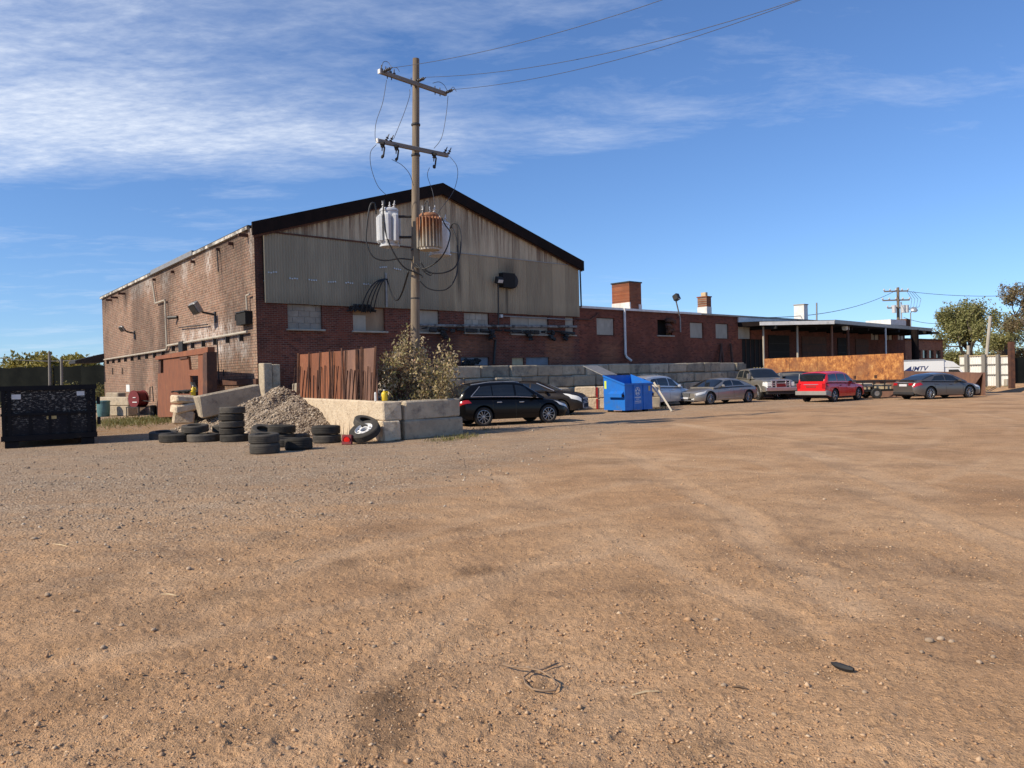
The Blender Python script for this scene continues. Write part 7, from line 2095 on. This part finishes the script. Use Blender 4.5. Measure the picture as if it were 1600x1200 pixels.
c.endbox(False, -0.27, 0.27, 0.66, 0.8, 0.02, 'licence_plate', M['plate'])

# --- dark brown-black car nose on
P2 = dict(P); P2.update(L=4.75, W=1.85, cat='car', R=0.345, sill=0.24, ax=(-1.36, 1.42), handle_mat=None,
    top=[(-2.37, 0.9), (-2.25, 1.1), (-1.9, 1.18), (-0.5, 1.16), (0.75, 1.13), (1.05, 1.12), (1.8, 1.06), (2.2, 0.97), (2.37, 0.8)],
    roof=[(-2.28, 1.12), (-1.8, 1.48), (-1.3, 1.58), (-0.4, 1.62), (0.0, 1.6), (0.3, 1.54), (1.15, 1.12)], gx=(-2.26, 1.15, -1.6, 0.25), ck=0.26)
hd = R(-16)
p = at(862, 640, 35.6)
c = Car('car', 'dark brown car parked behind the black suv showing its headlamp and grille', (p.x - 0.72, p.y + 0.6), hd, P2, M['p_brownblack'])
c.all(10)
c.lamp(c.B, ((1.62, 0.50), (2.34, 0.42), (2.32, 0.62), (1.5, 0.63)), 'head_lamp', M['headlamp'])
c.endbox(True, -0.56, 0.56, 0.62, 0.76, 0.03, 'grille', M['plastic'])
for z0, z1 in ((0.605, 0.63), (0.75, 0.775)): c.endbox(True, -0.56, 0.56, z0, z1, 0.045, 'grille_bar', M['chrome'])
g_ = c.endbox(True, -0.54, 0.54, 0.33, 0.53, 0.03, 'lower_grille', M['seam'])
for z0, z1 in ((0.315, 0.335), (0.53, 0.555)): c.endbox(True, -0.59, 0.59, z0, z1, 0.045, 'grille_bar', M['chrome'])
for y0 in (-0.61, 0.59): c.endbox(True, y0, y0 + 0.02, 0.335, 0.53, 0.04, 'grille_bar', M['chrome'])
c.endbox(True, -0.2, 0.2, 0.68, 0.71, 0.05, 'badge', M['galv'])
c.strip(c.G, [(0.25, 0.7), (0.6, 0.68), (1.1, 0.66)], 0.02, 'pillar_trim', M['chrome'])

# --- silver suv behind the blue bin
P3 = dict(P); P3.update(L=4.75, W=1.9, R=0.37, ax=(-1.4, 1.38), handle_mat=None)
hd = FA
p = Vector((8.0, 42.6, 0))
c = Car('suv', 'silver suv parked behind the blue bin against the block wall', (p.x, p.y), hd, P3, M['p_silver'])
c.all(6)
c.lamp(c.B, ((1.75, 0.50), (2.3, 0.43), (2.3, 0.58), (1.65, 0.62)), 'head_lamp', M['headlamp'])
c.lamp(c.B, ((-2.34, 0.47), (-2.0, 0.53), (-2.05, 0.62), (-2.34, 0.62)), 'tail_lamp', M['taillamp'])
c.endbox(True, -0.6, 0.6, 0.3, 0.46, 0.04, 'bumper', M['plastic'])
c.endbox(True, -0.45, 0.45, 0.52, 0.64, 0.03, 'grille', M['plastic'])

# --- champagne limousine
PM = dict(L=5.22, W=1.90, R=0.35, sill=0.22, ax=(-1.62, 1.55), cat='car', tw=0.24, rimf=0.72, crown=0.06, ck=0.22, ckr=0.3, cr=0.6,
    low=[(-2.61, 0.34), (-2.2, 0.24), (2.2, 0.21), (2.61, 0.26)],
    top=[(-2.61, 0.72), (-2.5, 0.9), (-2.2, 0.98), (-1.4, 1.0), (0.2, 0.97), (1.0, 0.95), (1.6, 0.88), (2.2, 0.81), (2.5, 0.75), (2.61, 0.66)],
    roof=[(-2.0, 0.98), (-1.45, 1.24), (-0.95, 1.4), (-0.3, 1.46), (0.1, 1.44), (0.4, 1.36), (1.25, 0.95)],
    gx=(-1.95, 1.25, -1.0, 0.32), tumble=0.42, railf=0.84,
    win=[((-1.3, 0.12), (-0.36, 0.1), (-0.36, 0.6), (-0.98, 0.56)), ((-0.28, 0.1), (0.72, 0.1), (0.3, 0.58), (-0.28, 0.6))],
    seams=[(-1.2, 1), (-0.32, 1), (0.95, 1)], handles=(-0.95, 0.0), handle_mat=M['chrome'], mirror=(0.62, 1.02))
pf, pr = gnd(1107.5, 632.5), gnd(1170, 628.7)
hd = math.atan2((pf - pr).y, (pf - pr).x)
c = Car('car', 'champagne coloured limousine parked nose towards the blue bin', midpoint(pr, pf, hd, 0.83, PM['ax'], 1), hd, PM, M['p_champ'])
c.all(14)
c.lamp(c.B, ((1.85, 0.5), (2.55, 0.44), (2.56, 0.62), (1.75, 0.6)), 'head_lamp', M['headlamp'])
c.lamp(c.B, ((-2.58, 0.42), (-2.2, 0.46), (-2.25, 0.6), (-2.58, 0.6)), 'tail_lamp', M['taillamp'])
gr_ = c.endbox(True, -0.38, 0.38, 0.46, 0.66, 0.03, 'grille', M['plastic'])
for i in range(4): c.endbox(True, -0.37, 0.37, 0.47 + i * 0.05, 0.485 + i * 0.05, 0.042, 'grille_slat', M['galv'])
c.endbox(True, -0.41, 0.41, 0.66, 0.69, 0.045, 'grille_frame', M['chrome'])
c.endbox(True, -0.62, 0.62, 0.26, 0.38, 0.03, 'lower_grille', M['seam'])
c.endbox(True, -0.27, 0.27, 0.33, 0.44, 0.05, 'licence_plate', M['plate'])
c.endbox(True, -0.66, 0.66, 0.235, 0.265, 0.045, 'bumper_trim', M['chrome'])
for y0 in (0.5, -0.68): c.endbox(True, y0, y0 + 0.18, 0.3, 0.37, 0.035, 'fog_lamp', M['headlamp'])
c.strip(c.B, [(x, 0.11) for x in np.linspace(-1.0, 1.0, 9)], 0.012, 'side_trim', M['chrome'])

# --- pickup trucks
PT_ = dict(L=5.9, W=2.03, R=0.42, sill=0.5, ax=(-1.85, 1.9), cat='pickup truck', tw=0.27, rimf=0.56, crown=0.08, ck=0.16, ckr=0.08, cr=0.5, gap=0.1,
    low=[(-2.95, 0.62), (-2.0, 0.52), (2.0, 0.5), (2.95, 0.52)],
    top=[(-2.95, 1.3), (-2.85, 1.36), (-0.9, 1.36), (0.9, 1.32), (1.3, 1.32), (2.2, 1.3), (2.75, 1.24), (2.9, 1.14), (2.95, 1.0)],
    roof=[(-1.0, 1.36), (-0.85, 1.8), (-0.7, 1.93), (0.0, 1.97), (0.4, 1.95), (0.6, 1.88), (1.35, 1.32)],
    gx=(-1.0, 1.35, -0.75, 0.55), tumble=0.24, railf=0.88,
    win=[((-0.78, 0.08), (-0.1, 0.08), (-0.1, 0.62), (-0.7, 0.6)), ((0.0, 0.06), (0.98, 0.06), (0.58, 0.62), (0.0, 0.62))],
    seams=[(-0.9, 1), (-0.05, 1), (1.05, 1)], handles=(-0.6, 0.3), mirror=(0.98, 1.45), mirror_size=(0.16, 0.24, 0.36))
def pickup(name, label, xy, hd, paint, plate_red=False, mm=None):
    Q = dict(PT_); Q['mirror_mat'] = mm
    c = Car(name, label, xy, hd, Q, paint)
    c.all(8)
    c.lamp(c.B, ((2.6, 0.36), (2.94, 0.34), (2.94, 0.56), (2.6, 0.58)), 'head_lamp', M['headlamp'])
    for y0 in (-0.88, 0.62): c.endbox(True, y0, y0 + 0.26, 0.84, 1.08, 0.02, 'head_lamp', M['headlamp'])
    c.endbox(True, -0.6, 0.6, 0.78, 1.16, 0.02, 'grille', M['seam'])
    for z0 in (0.86, 0.98): c.endbox(True, -0.58, 0.58, z0, z0 + 0.07, 0.045, 'grille_bar', M['chrome'])
    for y0 in (-0.62, -0.36, 0.28, 0.54): c.endbox(True, y0, y0 + 0.08, 0.78, 1.18, 0.05, 'grille_bar', M['chrome'])
    c.endbox(True, -0.66, 0.66, 1.14, 1.2, 0.05, 'grille_frame', M['chrome'])
    if plate_red: c.endbox(True, -0.3, 0.3, 0.79, 0.95, 0.06, 'red_plate', M['red_dark'])
    c.endbox(True, -0.98, 0.98, 0.56, 0.78, 0.1, 'bumper', M['chrome'], depth=0.22)
    c.endbox(True, -0.9, 0.9, 0.36, 0.55, 0.02, 'air_dam', M['plastic'], depth=0.2)
    for sd in (1, -1):
        for a in c.ax:
            pts = [(a + 0.55 * math.cos(t), 0.94 * 0 + c.hw * 1.0 * sd, 0.42 + 0.55 * math.sin(t)) for t in np.linspace(0.12, math.pi - 0.12, 13)]
            MB().tube(pts, 0.045, 6).build('wheel_flare', paint, c.root)
    for i in range(5): MB().chbox((0.45, -0.4 + 0.2 * i, 1.985), (0.08, 0.06, 0.04), 0.01).build('roof_lamp', M['sticker_tan'], c.root)
    return c
hd = math.atan2(-0.985, 0.17)
fw = gnd(1186, 625); h = Vector((math.cos(hd), math.sin(hd), 0)); l = Vector((-h.y, h.x, 0))
o_ = fw - h * 1.9 + l * 0.88
pickup('pickup_truck', 'tan crew cab pickup truck facing the camera with a chrome grille', (o_.x, o_.y), hd, M['p_truck'], True)
PN = dict(P3); PN.update(L=4.6, cat='suv', tumble=0.2)
c = Car('suv', 'dark navy suv parked along the dock between the tan pickup and the red suv', (18.45, 48.65), math.atan2(-0.58, 0.81), PN, M['p_navy'])
c.all(8)
c.lamp(c.B, ((-2.27, 0.47), (-1.95, 0.53), (-2.0, 0.62), (-2.27, 0.62)), 'tail_lamp', M['taillamp'])
c.lamp(c.B, ((1.75, 0.50), (2.25, 0.43), (2.25, 0.58), (1.65, 0.62)), 'head_lamp', M['headlamp'])
c.strip(c.G, [(-0.04, 0.08), (-0.04, 0.6)], 0.02, 'pillar_trim', M['galv'])

# --- red suv
PR = dict(P); PR.update(L=4.6, W=1.82, R=0.36, sill=0.28, ax=(-1.36, 1.35), handle_mat=M['seam'], ckr=0.12, ck=0.3,
    low=[(-2.3, 0.42), (-1.9, 0.3), (1.9, 0.28), (2.3, 0.36)],
    top=[(-2.3, 0.92), (-2.27, 1.06), (-2.0, 1.12), (-0.5, 1.08), (0.75, 1.04), (1.0, 1.02), (1.75, 0.95), (2.1, 0.86), (2.3, 0.66)],
    roof=[(-2.25, 1.12), (-2.12, 1.5), (-2.0, 1.64), (-1.2, 1.7), (-0.3, 1.7), (0.05, 1.66), (0.3, 1.58), (1.1, 1.03)],
    gx=(-2.24, 1.12, -1.98, 0.28), tumble=0.24, rimf=0.64,
    win=[((-2.0, 0.1), (-1.08, 0.1), (-1.08, 0.61), (-1.9, 0.6)), ((-1.0, 0.1), (-0.12, 0.1), (-0.12, 0.61), (-1.0, 0.61)), ((-0.03, 0.1), (0.8, 0.1), (0.36, 0.6), (-0.03, 0.61))],
    seams=[(-1.02, 1), (-0.08, 1), (0.95, 1)], mirror_mat=M['plastic'], mirror=(0.68, 1.1))
hd = R(40)
pr = gnd(1303, 628)
h = Vector((math.cos(hd), math.sin(hd), 0)); l = Vector((-h.y, h.x, 0))
o_ = pr - h * PR['ax'][0] + l * 0.8
c = Car('suv', 'bright red suv with grey bumpers seen from behind', (o_.x, o_.y), hd, PR, M['p_red'])
c.all(5)
c.endbox(False, -0.9, 0.9, 0.40, 0.62, 0.07, 'bumper', M['plastic_grey'], depth=0.3)
for sd in (1, -1):
    c.patch(c.B, ((-2.28, 0.0), (-1.82, 0.02), (-1.82, 0.24), (-2.28, 0.3)), 0.012, 6, 4, MB(), (sd,)).build('bumper_corner', M['plastic_grey'], c.root)
    c.patch(c.B, ((-0.92, 0.01), (0.9, 0.01), (0.9, 0.10), (-0.92, 0.10)), 0.01, 8, 2, MB(), (sd,)).build('sill_trim', M['p_red'], c.root)
    y0 = 0.62 if sd > 0 else -0.84
    c.endbox(False, y0, y0 + 0.22, 0.76, 1.04, 0.02, 'tail_lamp', M['taillamp'])
    c.patch(c.B, ((-2.28, 0.34), (-2.1, 0.36), (-2.1, 0.62), (-2.28, 0.62)), 0.008, 5, 4, MB(), (sd,)).build('tail_lamp', M['taillamp'], c.root)
c.endbox(False, -0.3, 0.3, 0.78, 0.92, 0.015, 'licence_plate', M['red_paint'])
c.endbox(False, -0.42, 0.42, 0.955, 0.99, 0.03, 'tailgate_trim', M['chrome'])
c.endbox(False, -0.68, 0.68, 1.13, 1.52, -0.055, 'rear_glass', M['glass'], depth=0.12).rotation_euler = (0, 0, 0)
for o2 in (c.body_o,): pass

# --- grey sedan on the right
PC = dict(PM); PC.update(L=4.85, W=1.84, R=0.345, sill=0.2, ax=(-1.38, 1.395), handle_mat=None, ck=0.32, ckr=0.26,
    low=[(-2.42, 0.36), (-2.0, 0.24), (2.0, 0.21), (2.42, 0.27)],
    top=[(-2.42, 0.78), (-2.36, 0.98), (-2.1, 1.05), (-1.4, 1.03), (0.2, 0.98), (0.95, 0.96), (1.5, 0.88), (2.1, 0.76), (2.35, 0.64), (2.42, 0.52)],
    roof=[(-2.0, 1.05), (-1.4, 1.28), (-0.9, 1.41), (-0.3, 1.46), (0.1, 1.44), (0.4, 1.36), (1.25, 0.96)],
    gx=(-1.95, 1.25, -0.95, 0.32), rim_mat=None,
    seams=[(-1.1, 1), (-0.32, 1), (0.9, 1)], handles=(-0.95, 0.0))
hd = R(18); pr = gnd(1453, 624)
h = Vector((math.cos(hd), math.sin(hd), 0)); l = Vector((-h.y, h.x, 0))
o_ = pr - h * PC['ax'][0] + l * 0.81
c = Car('car', 'dark grey sedan parked before the rusty ramp on the right', (o_.x, o_.y), hd, PC, M['p_grey'])
c.all(10)
for sd in (1, -1):
    c.patch(c.B, ((-2.4, 0.42), (-1.95, 0.5), (-2.05, 0.6), (-2.4, 0.6)), 0.008, 8, 4, MB(), (sd,)).build('tail_lamp', M['taillamp'], c.root)
    y0 = 0.4 if sd > 0 else -0.66
    c.endbox(False, y0, y0 + 0.26, 0.78, 0.92, 0.02, 'tail_lamp', M['taillamp'])
c.lamp(c.B, ((1.75, 0.5), (2.36, 0.44), (2.36, 0.6), (1.65, 0.62)), 'head_lamp', M['headlamp'])
c.endbox(False, -0.4, 0.4, 0.93, 0.965, 0.03, 'trunk_trim', M['chrome'])
c.endbox(False, -0.27, 0.27, 0.72, 0.86, 0.02, 'licence_plate', M['plate'])
c.endbox(False, -0.7, 0.7, 0.28, 0.42, 0.03, 'lower_bumper', M['plastic'])
c.endbox(True, -0.6, 0.6, 0.26, 0.48, 0.03, 'grille', M['plastic'])
MB().chbox((-2.18, 0, 1.075), (0.3, 1.2, 0.03), 0.01).build('spoiler', M['plastic'], c.root)

# --- white box truck in the truck well
p = at(1455, 575, 62)
dz = gzat(p.x + 1, p.y + 2)
bt = thing('box_truck', 'white box truck with blue lettering behind the rusty ramp', 'truck', (p.x - 1.2, p.y, dz), R(-10))
bx0, bx1 = -3.6, 1.7; by = 1.1
f0 = at(1505, 575, 62)
MB().chbox(((bx0 + bx1) / 2, 0, 1.95), (bx1 - bx0, 2 * by, 2.2), 0.04, 0).build('cargo_box', M['p_white'], bt)
for z_ in (0.87, 3.03): MB().b2((bx0 - 0.01, -by - 0.03, z_ - 0.05), (bx1 + 0.01, -by + 0.02, z_ + 0.04)).build('rail', M['galv'], bt)
MB().add([(bx1 + 0.02, -1.02, 2.42), (bx1 + 1.25, -0.95, 2.42), (bx1 + 0.7, -0.98, 2.85), (bx1 + 0.02, -1.02, 3.0), (bx1 + 0.02, 1.02, 2.42), (bx1 + 1.25, 0.95, 2.42), (bx1 + 0.7, 0.98, 2.85), (bx1 + 0.02, 1.02, 3.0)],
    [(0, 1, 2, 3), (7, 6, 5, 4), (1, 5, 6, 2), (2, 6, 7, 3), (0, 4, 5, 1)]).build('wind_deflector', M['p_white'], bt)
MB().prism([(bx1 + 0.05, 0.5), (bx1 + 2.7, 0.5), (bx1 + 2.75, 1.05), (bx1 + 2.5, 1.45), (bx1 + 1.75, 1.62), (bx1 + 1.15, 2.36), (bx1 + 0.05, 2.4)], -0.98, 0.98).build('cab', M['p_white'], bt)
MB().prism([(bx1 + 0.35, 1.68), (bx1 + 1.5, 1.68), (bx1 + 1.05, 2.24), (bx1 + 0.35, 2.24)], -0.995, -0.981).build('window', M['glass'], bt)
MB().prism([(bx1 + 0.35, 1.68), (bx1 + 1.5, 1.68), (bx1 + 1.05, 2.24), (bx1 + 0.35, 2.24)], 0.981, 0.995).build('window', M['glass'], bt)
MB().add([(bx1 + 1.77, -0.88, 1.64), (bx1 + 1.77, 0.88, 1.64), (bx1 + 1.2, 0.84, 2.33), (bx1 + 1.2, -0.84, 2.33)], [(0, 1, 2, 3)]).build('windscreen', M['glass'], bt)
for x in (bx0 + 1.1, bx1 + 1.9):
    for y in (-0.86, 0.86):
        wv = MB().lathe([(0.2, -0.12), (0.36, -0.13), (0.4, -0.08), (0.4, 0.08), (0.36, 0.13), (0.2, 0.12)], 24, Matrix.Rotation(R(90), 4, 'X')).build('wheel', M['tyre'], bt, smooth=True, loc=(x, y, 0.4))
        MB().lathe([(0.001, -0.1), (0.2, -0.1), (0.2, 0.1), (0.001, 0.1)], 18, Matrix.Rotation(R(90), 4, 'X')).build('rim', M['rim'], wv)
MB().b2((bx0, -0.8, 0.55), (bx1 + 0.2, 0.8, 0.84)).build('chassis', M['black'], bt)
MB().chbox((bx1 + 1.4, -1.12, 1.8), (0.1, 0.16, 0.3), 0.02).build('mirror', M['black'], bt)
fc = bpy.data.curves.new('t', 'FONT'); fc.body = 'JMTV'; fc.size = 0.5; fc.shear = 0.35; fc.offset = 0.012
fo_ = bpy.data.objects.new('t', fc); col_main.objects.link(fo_)
bpy.context.view_layer.update()
me = bpy.data.meshes.new_from_object(fo_.evaluated_get(bpy.context.evaluated_depsgraph_get()))
col_main.objects.unlink(fo_); bpy.data.objects.remove(fo_)
me.materials.clear(); me.materials.append(M['print_navy'])
lt = bpy.data.objects.new('lettering', me); col_main.objects.link(lt); lt.parent = bt
lt.matrix_local = Matrix.Translation((-0.7, -by - 0.006, 2.2)) @ Matrix.Rotation(R(90), 4, 'X')
MB().add([(-1.35, -by - 0.006, 2.15), (-0.45, -by - 0.006, 2.15), (-0.72, -by - 0.006, 2.28), (-0.72, -by - 0.006, 2.58)], [(0, 1, 2, 3)]).build('logo_swoosh', M['print_navy'], bt)

# --- utility trailer between the red suv and the sedan
p = at(1368, 616, 45.0); p.z = 0
tr = thing('utility_trailer', 'low black utility trailer with pale boards on it by the rusty dock', 'trailer', (p.x, p.y + 0.8, 0), R(-4))
MB().b2((-1.25, -0.7, 0.42), (1.25, 0.7, 0.5)).build('bed', M['black'], tr)
for z_ in (0.5, 1.0): 
    for y in (-0.7, 0.7): MB().b2((-1.25, y - 0.025, z_), (1.25, y + 0.025, z_ + 0.05)).build('rail', M['black'], tr)
for x in (-1.22, -0.62, 0.0, 0.62, 1.22):
    for y in (-0.7, 0.7): MB().b2((x - 0.03, y - 0.02, 0.55), (x + 0.03, y + 0.02, 1.0)).build('upright', M['black'], tr)
for i, (x0, x1, z0, z1) in enumerate(((-1.1, -0.1, 0.5, 0.68), (-1.0, 0.0, 0.7, 0.9), (0.1, 1.1, 0.5, 0.82))):
    o = MB().chbox((0, 0, 0), (x1 - x0, 0.9, z1 - z0), 0.02, 0.01).build('load_board', M['tan_board' if i != 1 else 'board_grey'], loc=(p.x + (x0 + x1) / 2, p.y + 0.8 - 0.05 * i, (z0 + z1) / 2 + 0.003), rot=(0, 0, R(-4)))
    tag(o, ['lower pale stack of boards in the left of the trailer', 'upper pale stack of boards in the left of the trailer', 'grey brown box of boards in the right of the trailer'][i], 'boards')
for y in (-0.82, 0.82):
    wv = MB().lathe([(0.16, -0.09), (0.28, -0.1), (0.31, -0.06), (0.31, 0.06), (0.28, 0.1), (0.16, 0.09)], 20, Matrix.Rotation(R(90), 4, 'X')).build('wheel', M['tyre'], tr, loc=(0.1, y, 0.31))
    MB().lathe([(0.001, -0.07), (0.16, -0.07), (0.16, 0.07), (0.001, 0.07)], 14, Matrix.Rotation(R(90), 4, 'X')).build('rim', M['grey_metal'], wv)
MB().tube([(1.25, -0.5, 0.44), (2.3, 0, 0.42), (1.25, 0.5, 0.44)], 0.04, 6).build('tongue', M['black'], tr)
MB().tube([(2.2, 0, 0.0), (2.2, 0, 0.5)], 0.035, 6).build('jack_stand', M['galv'], tr)

# ------------------------------------------------------------------ litter on the dirt
def gp(px, py):
    p = gnd(px, py)
    for _ in range(3): p = gnd(px, py, gzat(p.x, p.y))
    return p
p0 = gp(840, 1062)
pts = [(785, 1045), (800, 1049), (825, 1056), (845, 1063), (863, 1071), (872, 1079), (868, 1084), (850, 1085), (832, 1082), (821, 1073), (818, 1063), (830, 1056), (850, 1050), (872, 1042)]
hgt = [0.03, 0.03, 0.05, 0.06, 0.05, 0.03, 0.02, 0.02, 0.02, 0.02, 0.02, 0.03, 0.02, 0.025]
P_ = [gp(*q) + Vector((0, 0, hh)) for q, hh in zip(pts, hgt)]
tag(MB().tube(P_, 0.006, 6).build('wire_loop', M['tan_wire'], smooth='all'), 'rusty loop of wire lying on the dirt in the foreground', 'wire')
a, b = gp(1299, 1041), gp(1334, 1052)
P_ = [a.lerp(b, t_) + Vector((0, -0.02 * math.sin(t_ * 3.1), 0.022)) for t_ in np.linspace(0, 1, 7)]
tag(MB().tube(P_, [0.006, 0.018, 0.02, 0.02, 0.019, 0.018, 0.012], 6).build('rubber_scrap', M['black']), 'curved scrap of black rubber on the dirt at the right', 'scrap')
for i, (x0, y0, x1, y1, lb) in enumerate(((988, 1088, 1030, 1082, 'pale twig on the dirt right of the wire loop'), (83, 851, 106, 855, 'pale splinter of wood far left on the grey gravel'), (252, 930, 276, 932, 'tan splinter of wood among the stones at the left'), (458, 880, 476, 875, 'small tan splinter in the middle left of the yard'), (1145, 1075, 1168, 1078, 'thin dark twig left of the rubber scrap'))):
    a, b = gp(x0, y0), gp(x1, y1)
    tag(MB().tube([a + Vector((0, 0, 0.008)), a.lerp(b, 0.5) + Vector((0, 0.01, 0.012)), b + Vector((0, 0, 0.008))], [0.004, 0.009, 0.004], 5).build('twig', M['twig' if i in (4,) else 'tan_board']), lb, 'twig')
def stone_mesh(seed):
    r_ = random.Random(seed); mb = MB()
    P_ = []
    for i in range(7):
        th = math.pi * i / 6
        P_.append([(math.sin(th) * math.cos(ph) * r_.uniform(0.82, 1.12), math.sin(th) * math.sin(ph) * r_.uniform(0.82, 1.12), math.cos(th) * r_.uniform(0.9, 1.1)) for ph in [2 * math.pi * k / 9 for k in range(9)]])
    for row_ in P_: row_.append(row_[0])
    P_[0] = [(0, 0, 1)] * 10; P_[-1] = [(0, 0, -1)] * 10
    mb.grid(P_)
    o = mb.build('stone', M['stone'], smooth='all'); d = o.data
    col_main.objects.unlink(o); bpy.data.objects.remove(o); return d
SM = [stone_mesh(i) for i in range(5)]
spots = [(451, 1171, 8), (535, 1190, 7), (240, 985, 6), (1119, 970, 7), (690, 977, 7), (728, 970, 6), (585, 1012, 7), (615, 1007, 6), (161, 1013, 7), (150, 976, 6), (190, 978, 6), (347, 977, 5), (363, 965, 4), (295, 890, 7), (233, 897, 5), (345, 876, 6), (1470, 1000, 9), (1452, 1003, 10), (1487, 1004, 7), (1440, 1020, 6), (1530, 1036, 7), (1552, 1028, 7), (1275, 1055, 6), (1131, 1072, 7), (1351, 1083, 7), (825, 1045, 6), (975, 1076, 6), (342, 1075, 6), (74, 931, 7), (118, 956, 6), (164, 1123, 8), (330, 1130, 6), (26, 1178, 6), (1210, 1118, 7), (948, 1005, 5), (447, 832, 4), (499, 813, 4), (750, 737, 4), (1083, 787, 4), (1102, 789, 3.5), (1308, 766, 4), (1288, 781, 4)]
for i, (px, py, sz) in enumerate(spots):
    p = gp(px, py); r_ = sz * 0.5 * p.y / FPX * 1.25
    o = bpy.data.objects.new('stone', SM[i % 5]); col_main.objects.link(o)
    o.location = (p.x, p.y, p.z + r_ * 0.35); o.scale = (r_ * 1.2, r_, r_ * 0.72); o.rotation_euler = (0, 0, random.uniform(0, 6))
    tag(o, 'small pale stone lying loose on the brown dirt', 'stone', 'loose stones on the dirt yard')
